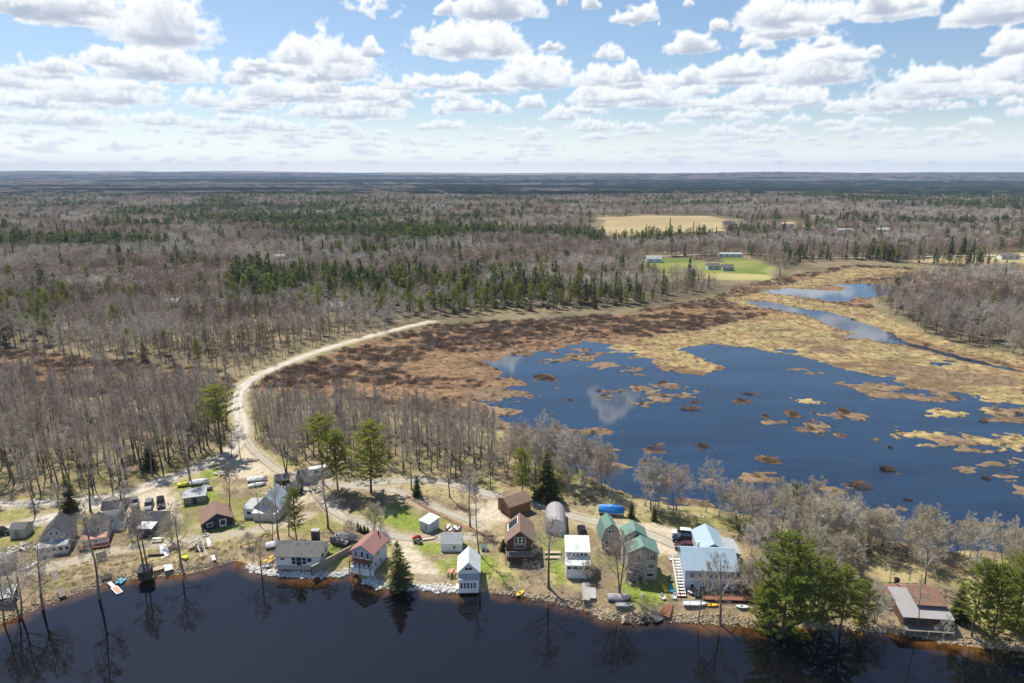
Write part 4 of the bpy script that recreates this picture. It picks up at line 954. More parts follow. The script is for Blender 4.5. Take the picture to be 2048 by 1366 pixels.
FHPX = [(1447,451,1470),(1436,472,1449),(1294,520,1324),(1436,511,1484),(1414,533,1440),(1443,535,1469),(1566,457,1588),(1606,465,1629),(1650,457,1668),(1676,468,1708),(1752,470,1779),(2003,517,2040),(375,400,411),(547,518,569),(219,494,256),(2,486,36),(650,611,684),(962,532,988),(893,561,911),(330,602,352),(475,490,490)]
# ------------------------------------------------------------------ the woods beyond, as candidates
rng = np.random.RandomState(3)
def scatter_pts(y0, y1, sp, hw=0.80):
    out = []; y = y0
    while y < y1:
        n = int(2 * (y * hw + 15) / sp); x = np.linspace(-1, 1, n) * (y * hw + 15)
        out.append(np.stack([x + rng.uniform(-.5, .5, n) * sp, y + rng.uniform(-.5, .5, n) * sp], 1)); y += sp
    return np.concatenate(out)
WOODL = poly([(-200,812),(0,795),(200,790),(400,795),(455,805),(468,800),(470,780),(505,750),(560,727),(620,703),(700,678),(780,657),(850,641),(900,634),(1040,628),(1200,620),(1290,612),(1350,598),(1420,590),(1440,570),(1500,560),(1560,557),(1600,530),(1700,525),(1890,538),(2100,552),(2600,560),(2600,1000),(-200,1000)])
RWOOD = poly([(1745,600),(1790,575),(1860,560),(2060,552),(2500,552),(2500,760),(2060,712),(1960,695),(1880,680),(1800,640)])
LHY = LEFTHEATH
P_ = np.concatenate([scatter_pts(215, 900, 5.7), scatter_pts(900, 2200, 9.5), ])
def far_ok(P_):
    x, y = P_[:, 0], P_[:, 1]
    s1 = sdist(x, y, WOODL); ok = s1 < -0.5
    s2 = sdist(x, y, RWOOD); ok |= s2 > 0
    lh = sdist(x, y, LHY); ok &= ~((lh > 0) & (rng.rand(len(x)) < .9))
    ft = sdist(x, y, FIELD_TAN); ok &= (ft < -14) & ~((ft > -110) & (y < 1000) & (np.abs(x / y - .22) < .085) & (rng.rand(len(x)) < .93))
    for q in [FIELD_GREEN, FIELD_OLIVE] + FIELD_R: ok &= sdist(x, y, q) < -4
    dr = pdist(x, y, ROADW['gravel_road'][0]); ok &= dr > 5
    for (a, y_, b_) in FHPX:      # the far houses stand in clearings open toward the lake
        x0, y0 = G(a, y_, 5); x1, _ = G(b_, y_, 5); k = x / y; ok &= ~((y > y0 - (18 + y0 * .10 if a > 1200 else 7 + y0 * .03)) & (y < y0 + 16) & (k > (x0 - 3) / y0) & (k < (x1 + 3) / y0))
    return ok
P_ = P_[far_ok(P_)]
# right wood is thinner and paler; mark it
inR = sdist(P_[:, 0], P_[:, 1], RWOOD) > 0
# where evergreens grow
EVP = [(poly(q, 1.3), d) for q, d in (
 ([(340,440),(420,402),(560,420),(760,440),(1000,450),(1010,490),(900,500),(760,490),(600,470),(480,475),(330,460)], .62),
 ([(200,425),(330,430),(330,452),(200,450)], .5),
 ([(880,520),(960,500),(980,600),(980,640),(900,640)], .40),
 ([(760,640),(870,636),(1000,632),(1330,612),(1330,575),(1200,555),(1000,560),(860,575)], .40),
 ([(740,470),(860,470),(960,500),(880,530),(780,520)], .35),
 ([(600,580),(760,560),(800,620),(700,640),(600,610)], .22),
 ([(330,545),(420,540),(420,600),(300,600)], .25), ([(-100,620),(120,600),(110,680),(-100,700)], .35),
 ([(1180,370),(2100,372),(2100,400),(1900,402),(1400,392),(1180,386)], .6),
 ([(1600,400),(2100,395),(2100,440),(1850,430),(1600,412)], .5), ([(850,378),(1000,376),(1050,400),(820,400)], .5),
 ([(1100,600),(1200,585),(1340,560),(1340,610),(1200,620),(1100,625)], .45), ([(1480,470),(1620,470),(1640,490),(1480,490)], .3))]
def ev_prob(x, y):
    n = fbm(x, y, 70, 3, 2, 2.0); p = 0.06 + .7 * sstep(.57, .66, n) + .5 * sstep(1500, 2600, y) * sstep(.5, .6, fbm(x, y, 260, 3, 1, 3))
    for q, d in EVP: p = np.maximum(p, d * sstep(-15, 15, sdist(x, y, q)) * (0.25 + 1.3 * sstep(.40, .58, n)))
    return p
pe = ev_prob(P_[:, 0], P_[:, 1]); pe[inR] *= .15
isev = rng.rand(len(P_)) < pe
# left heath keeps low shrubs only
hgt = rng.uniform(10, 15, len(P_)); hgt[P_[:, 1] < 300] *= 0.88; hgt[inR] *= .95
edge = sstep(-25, 0, sdist(P_[:, 0], P_[:, 1], WOODL)); hgt *= 1 - .35 * edge * (~inR)
hgt *= 0.8 + .4 * fbm(P_[:, 0], P_[:, 1], 40, 2, 4)
tzs = terrain(P_[:, 0], P_[:, 1])
tone = fbm(P_[:, 0], P_[:, 1], 45, 3, 0, 1.5)

# nearest ones of each kind stand as objects of their own
near_b = sum(1 for t in TREES if not t[2].startswith(('pine', 'spruce')))
near_e = len(TREES) - near_b
vis = np.abs(P_[:, 0]) < P_[:, 1] * .76
order = np.argsort(P_[:, 1]); taken = np.zeros(len(P_), bool); nb, ne = near_b, near_e
for i in order:
    if not vis[i]: continue
    if isev[i] and ne < 215:
        ne += 1; taken[i] = True; pine = rng.rand() < .8; x, y = P_[i]
        lb, gr = (("dark evergreen in the belt of trees along the far edge of the brown marsh", 'evergreens at the far edge of the brown marsh') if x > -45 and y < 480 else
                  ("evergreen standing among the bare trees beyond the left heath", 'evergreens among the bare trees on the left')) if y < 480 else ("distant evergreen among the grey woods", 'distant evergreens')
        TREES.append([x, y, 'pinemid' if pine else 'spruceb', hgt[i] * rng.uniform(.9, 1.25), rng.uniform(0, 6.28), lb, 'tree', gr, 'pine_tree' if pine else 'spruce_tree', 0, .9])
    elif (not isev[i]) and nb < 296:
        nb += 1; taken[i] = True; x, y = P_[i]
        TREES.append([x, y, FK[int(rng.randint(4))], hgt[i], rng.uniform(0, 6.28), "bare grey tree at the near edge of the woods beyond the left heath", 'tree', 'bare trees beyond the left heath', 'bare_tree', 0, 1.1])
print('trees', len(TREES), nb, ne, 'far', (~taken).sum())
NEARSTUFF = []
bares = [t for t in TREES if not t[2].startswith(('pine', 'spruce'))]
if len(bares) > 298:
    keep = [t for t in bares if t[7] is None]; rest = sorted([t for t in bares if t[7]], key=lambda t: t[1])
    NEARSTUFF = rest[298 - len(keep):]; ids = set(id(t) for t in NEARSTUFF); TREES = [t for t in TREES if id(t) not in ids]
# each tree of a wood: which part of it, which rank, what habit
byg = {}
for t in TREES:
    if t[7]: byg.setdefault(t[7], []).append(t)
LOOK = {'olive0': 'olive-grey', 'olive1': 'forked olive-grey', 'forest0': 'straight', 'forest1': 'slender', 'forest2': 'open-crowned', 'forest3': 'crooked', 'thin': 'thin', 'birch0': 'pale', 'birch1': 'multi-stemmed', 'redtree': 'reddish', 'brush0': 'bushy', 'brush1': 'spreading', 'pinemid': 'broad', 'spruceb': 'spire-like', 'yard0': 'round-headed', 'yard1': 'forked', 'yard2': 'wide'}
SHORT = {'bare trees of the wood left of the gravel road': ('bare tree', 'the wood left of the gravel road'), 'bare trees between the gravel lane and the marsh': ('bare tree', 'the wood between lane and marsh'),
 'evergreens among the bare trees on the left': ('evergreen', 'the woods beyond the heath'), 'evergreens at the far edge of the brown marsh': ('evergreen', "the belt along the marsh's far edge"),
 'bare trees between the driveway and the pond': ('bare tree', 'the row between driveway and pond'), 'bare trees behind the huge shore pine': ('bare tree', 'the brush behind the huge shore pine'), 'bare trees beyond the left heath': ('bare tree', 'the woods beyond the left heath'),
 'bare trees along the gravel lane': ('bare tree', 'the slope above the gravel lane'), 'leafless trees behind the tan lawn': ('bare tree', 'the hedge behind the tan lawn'), 'leafless brush around the shore evergreens': ('leafless bush', 'the brush round the shore pines'), 'distant evergreens': ('evergreen', 'the distant grey woods')}
for g_, ts_ in byg.items():
    if g_ not in SHORT: continue
    kx = sorted(t[0] / t[1] for t in ts_); ky = sorted(t[1] for t in ts_); n = len(ts_); hs = sorted(t[3] for t in ts_); noun, where = SHORT[g_]
    for t in ts_:
        q = t[0] / t[1]; sd_2 = ('far left', 'left', 'middle', 'right', 'far right')[min(4, sum(q >= kx[n * j // 5] for j in (1, 2, 3, 4)))]; rk = 'front' if t[1] < ky[n // 3] else 'central' if t[1] < ky[2 * n // 3] else 'back'
        hh = 'tall' if t[3] > hs[n // 2] else 'shorter'; t[5] = '%s %s %s, %s rank, %s of %s' % (hh, LOOK.get(t[2], 'plain').replace('multi-stemmed', 'clustered').replace('forked olive-grey', 'olive-grey'), noun, rk, sd_2, where)
TZ = terrain(np.array([t[0] for t in TREES]), np.array([t[1] for t in TREES]))
for t, z in zip(TREES, TZ):
    x, y, key, h, rz, lab, cat, grp, name, lean, wide = t; pr = PR[key]; s = h / pr['H']
    e = empty(name, (x, y, float(z)), rz, lab, cat, grp); e.scale = (s * wide, s * wide, s)
    for pn in ('trunk', 'crown'):
        o = bpy.data.objects.new(pn, pr[pn]); COL.objects.link(o); o.parent = e

# ------------------------------------------------------------------ stuff: the woods that read as one mass
def proto_coll(name, meshes):
    c = bpy.data.collections.new(name)
    for i, me in enumerate(meshes):
        o = bpy.data.objects.new('%s_%02d' % (name, i), me); c.objects.link(o)
    return c
def stuff(name, P, rz, sc, idx, coll, label, cat):
    me = bpy.data.meshes.new(name); me.vertices.add(len(P)); me.vertices.foreach_set('co', np.asarray(P, np.float32).ravel())
    for nm, tp, dat in (('rz', 'FLOAT', rz), ('sx', 'FLOAT', sc[0]), ('sz', 'FLOAT', sc[1]), ('pick', 'INT', idx)):
        a = me.attributes.new(nm, tp, 'POINT'); a.data.foreach_set('value', np.asarray(dat, np.float32 if tp == 'FLOAT' else np.int32))
    me.update(); o = bpy.data.objects.new(name, me); COL.objects.link(o); tag(o, label, cat, kind='stuff')
    ng = bpy.data.node_groups.new(name, 'GeometryNodeTree'); ng.interface.new_socket('Geometry', in_out='INPUT', socket_type='NodeSocketGeometry'); ng.interface.new_socket('Geometry', in_out='OUTPUT', socket_type='NodeSocketGeometry')
    N = ng.nodes; L = ng.links; gi = N.new('NodeGroupInput'); go = N.new('NodeGroupOutput'); ip = N.new('GeometryNodeInstanceOnPoints'); ci = N.new('GeometryNodeCollectionInfo')
    ci.inputs['Collection'].default_value = coll; ci.inputs['Separate Children'].default_value = True; ci.inputs['Reset Children'].default_value = True
    def at(nm, tp):
        n = N.new('GeometryNodeInputNamedAttribute'); n.data_type = tp; n.inputs['Name'].default_value = nm; return n.outputs['Attribute']
    cx = N.new('ShaderNodeCombineXYZ'); L.new(at('rz', 'FLOAT'), cx.inputs[2]); cs = N.new('ShaderNodeCombineXYZ'); sx = at('sx', 'FLOAT')
    L.new(sx, cs.inputs[0]); L.new(sx, cs.inputs[1]); L.new(at('sz', 'FLOAT'), cs.inputs[2])
    L.new(gi.outputs[0], ip.inputs['Points']); L.new(ci.outputs[0], ip.inputs['Instance']); ip.inputs['Pick Instance'].default_value = True
    L.new(at('pick', 'INT'), ip.inputs['Instance Index']); L.new(cx.outputs[0], ip.inputs['Rotation']); L.new(cs.outputs[0], ip.inputs['Scale'])
    L.new(ip.outputs[0], go.inputs[0]); md = o.modifiers.new('scatter', 'NODES'); md.node_group = ng
    return o
full_b = [joined('wb%d' % i, [(PR[k]['ts'][0], M['bark']), (PR[k]['ts'][1], M['twig'])]) for i, k in enumerate(['forest0', 'forest1', 'forest2', 'birch1', 'brush0', 'redtree'])] + [joined('wbp%d' % i, [(PR[k]['ts'][0], M['birch']), (PR[k]['ts'][1], M['twigpale'])]) for i, k in enumerate(['forest0', 'forest3'])] + [joined('wbr%d' % i, [(PR[k]['ts'][0], M['bark']), (PR[k]['ts'][1], M['twigbrown'])]) for i, k in enumerate(['forest1', 'forest2'])]
HB = [19, 19, 19, 13, 8, 12, 19, 19, 19, 19]
CB = proto_coll('near_bare', full_b)
CFB = proto_coll('far_bare', [joined('fb%d' % i, [(far_bare(14, 4.0 + .4 * (i % 3), 200 + i, 190), (M['twigfar'], M['twigbrown'], M['twigfar'], M['twigpale'], M['twigbrown'], M['twigfar'], M['twigfar'], M['twigred'])[i])]) for i in range(8)])
def fc(i): 
    s, t = far_conifer(15, 3.4 if i % 3 else 2.4, 300 + i, i % 3 != 0, 190); return joined('fc%d' % i, [(s, M['pinefar']), (t, M['pinetrunk'])])
CFC = proto_coll('far_conifer', [fc(i) for i in range(6)])
# nearer stuff
if NEARSTUFF:
    q = NEARSTUFF; xs = np.array([t[0] for t in q]); ys = np.array([t[1] for t in q]); mp_ = {'forest0': 0, 'forest1': 1, 'forest2': 2, 'forest3': 0, 'thin': 1, 'birch0': 3, 'birch1': 3, 'brush0': 4, 'brush1': 4, 'redtree': 5, 'yard0': 0, 'yard1': 2, 'yard2': 1, 'olive0': 4, 'olive1': 4}
    ix = np.array([mp_[t[2]] for t in q]); sc = np.array([t[3] for t in q]) / np.array(HB)[ix]
    stuff('woodland', np.stack([xs, ys, terrain(xs, ys)], 1), np.array([t[4] for t in q]), (sc, sc), ix, CB, "leafless grey trees filling the back of the woods on both sides of the gravel road", 'woodland')
m = ~taken & ~isev & (P_[:, 1] < 420)
q = P_[m]; ix = np.where(rng.rand(len(q)) < .8, rng.randint(0, 3, len(q)), 5); ix = np.where(inR[m] & (rng.rand(len(q)) < .4), 3, ix)
tn_ = tone[m]; ix = np.where((tn_ > .57) & (rng.rand(len(q)) < .75), rng.randint(6, 8, len(q)), np.where((tn_ < .43) & (rng.rand(len(q)) < .7), rng.randint(8, 10, len(q)), ix))
sc = hgt[m] / np.array(HB)[ix]
stuff('woodland', np.column_stack([q, tzs[m]]), rng.uniform(0, 6.28, len(q)), (sc * 1.25, sc), ix, CB, "leafless grey woods beyond the heath and the marsh", 'woodland')
m2 = ~taken & ~isev & (P_[:, 1] >= 420)
q = P_[m2]; ix = np.where((tone[m2] > .60) & (rng.rand(len(q)) < .75), 3, np.where((tone[m2] < .42) & (rng.rand(len(q)) < .7), np.array([1, 4, 7])[rng.randint(0, 3, len(q))], np.array([0, 2, 5, 6, 0, 1, 7])[rng.randint(0, 7, len(q))])); sc = hgt[m2] / 14; wx = np.where(q[:, 1] > 900, 1.55, 1.05)
stuff('woodland', np.column_stack([q, tzs[m2]]), rng.uniform(0, 6.28, len(q)), (sc * wx, sc * np.where(q[:, 1] > 900, 1.1, 1)), ix, CFB, "distant leafless woods stretching to the horizon", 'woodland')
m3 = ~taken & isev; q = P_[m3]; ix = rng.randint(0, 6, len(q)); sc = hgt[m3] / 14 * rng.uniform(.8, 1.35, len(q)); wx = np.where(q[:, 1] > 900, 1.6, 1.05)
stuff('evergreen_woodland', np.column_stack([q, tzs[m3]]), rng.uniform(0, 6.28, len(q)), (sc * wx, sc), ix, CFC, "distant green and dark evergreens mixed through the grey woods", 'woodland')
# beyond two kilometres: whole stands at once
def stand(seed, ev):
    r = random.Random(seed); S = []
    for i in range(260):
        x, y = r.uniform(-22, 22), r.uniform(-22, 22); h = r.uniform(8, 15)
        if ev: S.append((x, y, 1, x + r.uniform(-1, 1), y, h * 1.15, 2.6, 0, 1)); S.append((x, y + .1, 3, x, y + r.uniform(-1, 1), h * 1.2, 2.0, 0, 1))
        else: S.append((x, y, h * .4, x + r.uniform(-3, 3), y + r.uniform(-3, 3), h, 1.6, 0, 1)); S.append((x, y, h * .8, x + r.uniform(-4, 4), y + r.uniform(-4, 4), h * .9, 1.2, 0, 1))
    return S
CST = proto_coll('stands', [joined('st%d' % i, [(stand(400 + i, i >= 4), M['standgreen'] if i >= 4 else M['standbare'])]) for i in range(6)])
Q = np.concatenate([scatter_pts(2200, 4500, 38), scatter_pts(4500, 9500, 85)])
pv = np.clip(sstep(.55, .67, fbm(Q[:, 0], Q[:, 1], 420, 3, 4, 3)) * .9 + .08, 0, 1)
for q_, d in EVP[8:11]: pv = np.maximum(pv, d * 1.0 * (sdist(Q[:, 0], Q[:, 1], q_) > 0))
ie = rng.rand(len(Q)) < pv; ix = np.where(ie, rng.randint(4, 6, len(Q)), rng.randint(0, 4, len(Q)))
s_ = np.where(Q[:, 1] > 4500, 2.1, 1.0)
stuff('far_woodland', np.column_stack([Q, terrain(Q[:, 0], Q[:, 1])]), rng.uniform(0, 6.28, len(Q)), (s_, np.where(s_ > 1, 1.5, 1.1)), ix, CST, "the endless forest fading blue toward the horizon", 'woodland')

# ------------------------------------------------------------------ heath shrubs, reeds, tussocks
def tuft(seed, n, R, H, w, m, name):
    r = random.Random(seed); S = []
    for i in range(n):
        a = r.uniform(0, 6.28); rr = R * math.sqrt(r.random()); p = Vector((math.cos(a) * rr, math.sin(a) * rr, -.05)); hh = H * r.uniform(.5, 1) * (1 - .5 * (rr / R) ** 2)
        if w > .05: p.z = hh * r.uniform(0, .6)
        S.append((*p, *(p + Vector((r.uniform(-.4, .4) * H, r.uniform(-.4, .4) * H, hh))), w, 0, 1))
    return joined(name, [(S, m)])
CH = proto_coll('heath_bush', [tuft(500 + i, 110, 1.0, 1.0, .035, M['heath'] if i < 3 else M['twigfar'], 'hb%d' % i) for i in range(4)])
CR = proto_coll('reed_tuft', [tuft(520 + i, 70, .8, .9, .03, M['reed'], 'rd%d' % i) for i in range(3)])
CM = proto_coll('sedge_tuft', [tuft(560 + i, 60, .8, .9, .03, (M['islet'], M['reed'], M['heath'])[i], 'sg%d' % i) for i in range(3)])
def area(P, sp, seed):
    r = np.random.RandomState(seed); x0, y0 = P.min(0); x1, y1 = P.max(0); n = int((x1 - x0) * (y1 - y0) / sp ** 2)
    q = np.stack([r.uniform(x0, x1, n), r.uniform(y0, y1, n)], 1); return q[(sdist(q[:, 0], q[:, 1], P) > 0) & (np.abs(q[:, 0]) < q[:, 1] * .8)]
H_ = np.concatenate([area(MARSH, 2.4, 1), area(LEFTHEATH, 2.6, 2)])
H_ = H_[H_[:, 1] < 620]
ww = water_w(H_[:, 0], H_[:, 1]); gd = np.max([sdist(H_[:, 0], H_[:, 1], q) for q in GOLDP], 0); tn = fbm(H_[:, 0], H_[:, 1], 13, 5, 4, 2.2)
zz = terrain(H_[:, 0], H_[:, 1])
ok = (ww < -.2) & (zz > .02) & (pdist(H_[:, 0], H_[:, 1], ROADW['gravel_road'][0]) > 4)
ishe = ok & (gd < 2) & (tn < .57) & (rng.rand(len(H_)) < np.where(ww < -12, .85, .3))
q = H_[ishe]; s_ = rng.uniform(.6, 1.5, len(q)) * (0.8 + .6 * sstep(-8, -40, ww[ishe]))
stuff('heath_shrubs', np.column_stack([q, zz[ishe]]), rng.uniform(0, 6.28, len(q)), (s_ * 1.3, s_ * 1.1), rng.randint(0, 4, len(q)), CH, "low brown heath shrubs covering the marsh and the clearing", 'shrubs')
isr = ok & ~ishe & (rng.rand(len(H_)) < .8); q = H_[isr]; s_ = rng.uniform(.5, 1.0, len(q))
stuff('reed_tufts', np.column_stack([q, zz[isr]]), rng.uniform(0, 6.28, len(q)), (s_ * 1.4, s_ * .8), rng.randint(0, 3, len(q)), CR, "dead golden reeds and sedge along the pond", 'reeds')
Hq = area(POND, 1.5, 9); wq = water_w(Hq[:, 0], Hq[:, 1]); zq = terrain(Hq[:, 0], Hq[:, 1]); kq = (wq > -2.5) & (wq < 1.6) & (rng.rand(len(Hq)) < .55 * sstep(.42, .58, fbm(Hq[:, 0], Hq[:, 1], 6, 3, 2, 1.5)) + .15)
q = Hq[kq]; s_ = rng.uniform(.35, .8, len(q))
stuff('reed_tufts', np.column_stack([q, np.maximum(zq[kq], -.08)]), rng.uniform(0, 6.28, len(q)), (s_ * 1.3, s_ * .7), rng.randint(0, 3, len(q)), CM, "sparse dead sedge standing in the shallows round the islets", 'reeds')
TL_ = ["brown shrub clump standing in the blue pond", "low dark twiggy islet in the open pond"]
shr = joined('islet_crown', [(([(*p[:6], p[6] * 1.0, 0, 1) for p in []] or [s for s in [((lambda r: (lambda a, rr, hh: (math.cos(a) * rr, math.sin(a) * rr, -.2, math.cos(a) * rr * 1.25 + r.uniform(-.15, .15), math.sin(a) * rr * 1.25 + r.uniform(-.15, .15), hh, .018, 0, 1))(r.uniform(0, 6.28), math.sqrt(r.random()) * .9, r.uniform(.25, 1) * (.6 + .5 * math.sin(a * 2.3 + 1) ** 2)))(random.Random(900 + i))) for i in range(1100)]]), M['islet'])])
nI = 0
for (pi, (x, y, rx, ry, k)) in zip(ISL, ISLW):
    if k != 2: continue
    side = 'left part' if pi[0] < 1200 else 'middle' if pi[0] < 1620 else 'right part'
    dep = 'far' if pi[1] < 800 else 'near' if pi[1] > 930 else 'central'
    o = bpy.data.objects.new('islet_shrub', shr); COL.objects.link(o); o.location = (x, y, 0.05); o.scale = (rx * .62, ry * .55, min(1.5, .5 + ry * .3)); o.rotation_euler = (0, 0, (nI % 5 - 2) * .12 + (math.pi if nI % 2 else 0))
    tag(o, "%s twiggy brown islet in the %s of the pond, %s water" % ('broad' if pi[2] > 18 else 'small', side, dep), 'shrub', 'shrubby islets in the pond'); nI += 1
# ------------------------------------------------------------------ buildings
def prof(shape, S, e, r):
    if shape == 'gable': return [(0, e), (S / 2, e + r), (S, e)]
    if shape == 'gambrel': return [(0, e), (.16 * S, e + .62 * r), (.5 * S, e + r), (.84 * S, e + .62 * r), (S, e)]
    if shape == 'shed': return [(0, e), (S, e + r)]
    if shape == 'shedr': return [(0, e + r), (S, e)]
    if shape == 'arch': return [(S * (.5 - .5 * math.cos(math.pi * k / 8)), e + r * math.sin(math.pi * k / 8)) for k in range(9)]
def block(root, x, y, z, w, d, e, r, shape, ridge, wall, roof, over=.3, th=.12, wname='wall', rname='roof', below=.6):
    """walls and roof of one volume; its front-left bottom corner at (x, y, z)"""
    S, Ln = (w, d) if ridge == 'y' else (d, w)
    P = prof(shape, S, e, r); ring = [(0, -below)] + P + [(S, -below)]
    def T(s, l, q): return (x + s, y + l, z + q) if ridge == 'y' else (x + l, y + s, z + q)
    if wall:
        b = MB(); a = [T(s, 0, q) for s, q in ring]; c = [T(s, Ln, q) for s, q in ring]; n = len(ring)
        v = a + c; f = [tuple(range(n)), tuple(range(n, 2 * n))[::-1]] + [(k, n + k, n + (k + 1) % n, (k + 1) % n) for k in range(n)]
        if ridge != 'y': f = [t[::-1] for t in f]
        b.add(v, f); b.build(wname, wall, root)
    if roof:
        (s0, q0), (s1, q1) = P[0], P[1]; k = (q1 - q0) / max(s1 - s0, 1e-3); k = max(-2.2, min(2.2, k)); L_ = (s0 - over, q0 - k * over)
        (s2, q2), (s3, q3) = P[-2], P[-1]; k = (q3 - q2) / max(s3 - s2, 1e-3); k = max(-2.2, min(2.2, k)); R_ = (s3 + over, q3 + k * over)
        pr = [L_] + P[1:-1] + [R_]; b = MB(); lo = [(s, q + .02) for s, q in pr]; hi = [(s, q + .02 + th) for s, q in pr]
        ring = lo + hi[::-1]; n = len(ring); a = [T(s, -over, q) for s, q in ring]; c = [T(s, Ln + over, q) for s, q in ring]; m = len(pr); f = []
        for i in range(m - 1):
            j = n - 1 - i; f.append((i, i + 1, j - 1, j)); f.append((n + i, n + j, n + j - 1, n + i + 1))
        f += [(k, n + k, n + (k + 1) % n, (k + 1) % n) for k in range(n)]
        b.add(a + c, f); o = b.build(rname, roof, root); return o
def face_T(face, x, y, z, w, d, off):
    if face == 'f': return lambda u, v, o: (x + u, y - o, z + v)
    if face == 'r': return lambda u, v, o: (x + w + o, y + u, z + v)
    if face == 'l': return lambda u, v, o: (x - o, y + u, z + v)
    return lambda u, v, o: (x + u, y + d + o, z + v)
def pbox(b, T, u0, u1, v0, v1, o0, o1):
    v = [T(u, q, o) for o in (o0, o1) for q in (v0, v1) for u in (u0, u1)]
    b.add(v, [(0, 2, 3, 1), (4, 5, 7, 6), (0, 1, 5, 4), (2, 6, 7, 3), (0, 4, 6, 2), (1, 3, 7, 5)])
def window(root, T, u, v, w, h, frame='trim', name='window', t=.09):
    b = MB(); a = t
    pbox(b, T, u - a, u, v - a, v + h + a, -.02, .06); pbox(b, T, u + w, u + w + a, v - a, v + h + a, -.02, .06)
    pbox(b, T, u, u + w, v - a, v, -.02, .06); pbox(b, T, u, u + w, v + h, v + h + a, -.02, .06)
    if h > 1.0: pbox(b, T, u, u + w, v + h * .5 - .025, v + h * .5 + .025, -.02, .05)
    f = b.build(name, M[frame], root); p = MB(); pbox(p, T, u, u + w, v, v + h, -.02, .025); p.build('pane', M['glass'], f); return f
def door(root, T, u, v, w, h, m='trim', glass=True):
    b = MB(); pbox(b, T, u, u + w, v, v + h, -.02, .06); o = b.build('door', M[m], root)
    if glass: p = MB(); pbox(p, T, u + .15 * w, u + .85 * w, v + .25 * h, v + h * .92, .05, .075); p.build('pane', M['glass'], o)
    k = MB(); pbox(k, T, u + .86 * w, u + .92 * w, v + h * .45, v + h * .49, .06, .12); k.build('handle', M['alu'], o)
def deck(root, x0, x1, y0, y1, z, m='deck', rail=True, zb=-.5, railm='trim', sides='flr', posts=True):
    b = MB(); b.box(x0, x1, y0, y1, z - .15, z); b.build('deck', M[m], root)
    if posts:
        for px_, py_ in ((x0 + .1, y0 + .1), (x1 - .1, y0 + .1), ((x0 + x1) / 2, y0 + .1)):
            if z - zb > .5: MB().box(px_ - .07, px_ + .07, py_ - .07, py_ + .07, zb, z - .151).build('post', M['darkwood'] if railm != 'trim' else M['trim'], root)
    if rail:
        b = MB()
        def run(a, c):
            n = max(2, int(math.dist(a, c) / .32))
            for k in range(n + 1):
                q = (a[0] + (c[0] - a[0]) * k / n, a[1] + (c[1] - a[1]) * k / n); b.box(q[0] - .02, q[0] + .02, q[1] - .02, q[1] + .02, z, z + .95)
            b.bar((*a, z + .98), (*c, z + .98), .10, .06)
        if 'f' in sides: run((x0 + .05, y0 + .05), (x1 - .05, y0 + .05))
        if 'l' in sides: run((x0 + .05, y0 + .05), (x0 + .05, y1))
        if 'r' in sides: run((x1 - .05, y0 + .05), (x1 - .05, y1))
        b.build('railing', M[railm], root)
def place(name, label, cat, pL, pR, z=None, group=None):
    a = G(*pL); b_ = G(*pR); w = math.dist(a, b_); rz = math.atan2(b_[1] - a[1], b_[0] - a[0])
    cx, cy = (a[0] + b_[0]) / 2 - math.sin(rz) * 2, (a[1] + b_[1]) / 2 + math.cos(rz) * 2
    zz = z if z is not None else max(tz(a[0], a[1]), tz(b_[0], b_[1]), tz(cx, cy), 0.5)
    return empty(name, (a[0], a[1], zz), rz, label, cat, group), w

# white boathouse on the shore
r, w = place('boathouse', "white boathouse with a pale gabled roof and five lake windows standing over the water's edge", 'boathouse', (917, 1177), (958, 1176), z=0.75)
d = 5.6
block(r, 0, 0.9, 0, w, d, 3.7, 2.0, 'gable', 'y', M['white'], M['rwhite'], .35, below=.9)
block(r, .08, -.25, 0, w - .16, 1.14, 2.5, .55, 'shed', 'x', M['white'], M['rlgrey'], .1, wname='porch', rname='porch_roof', below=.3)
T = face_T('f', 0, -.25, 0, w, d, 0)
for k in range(5): window(r, T, .42 + k * (w - .75) / 5, .75, .38, 1.15, t=.05)
T = face_T('f', 0, .9, 0, w, d, 0)
for k in range(2): window(r, T, w / 2 - .68 + k * .72, 4.0, .6, .55, t=.05)
T = face_T('r', 0, .9, 0, w, d, 0); window(r, T, 1.2, 1.2, .8, 1.0); window(r, T, 3.6, 1.2, .8, 1.0)
for k in range(4): MB().box(.15 + k * (w - .5) / 3, .35 + k * (w - .5) / 3, -.15, .05, -1.6, -.3).build('piling', M['darkwood'], r)
b = MB().box(0, w, -.2, .85, -.45, -.305); b.build('floor_beam', M['darkwood'], r)

# long white cottage
r, w = place('cottage', "long low white cottage with a grey shingled roof and a big brick chimney behind it", 'cottage', (552, 1132), (640, 1134))
d = 6.0
block(r, 0, 0, 0, w, d, 2.3, 1.5, 'gable', 'x', M['white'], M['rgrey'], .35)
T = face_T('f', 0, 0, 0, w, d, 0)
window(r, T, w * .12, 1.4, .8, .4); window(r, T, w * .72, 1.0, .9, .9)
window(r, T, w * .37, .45, .8, 1.6); window(r, T, w * .37 + .95, .2, 1.1, 1.9, name='window'); window(r, T, w * .37 + 2.2, .45, .8, 1.6)
T = face_T('r', 0, 0, 0, w, d, 0); window(r, T, 1.4, 1.0, 1.0, 1.0); window(r, T, 3.6, 1.0, 1.0, 1.0)
o = MB().box(w * .60, w * .60 + 1.6, d + .25, d + 1.3, -.5, 4.4).build('chimney', M['brick'], r)
MB().box(w * .60 - .1, w * .60 + 1.7, d + .15, d + 1.4, 4.4, 4.6).build('cap', M['conc'], o)
MB().box(-.1, w + .1, -.35, -.005, -.6, .12).build('foundation', M['conc'], r)

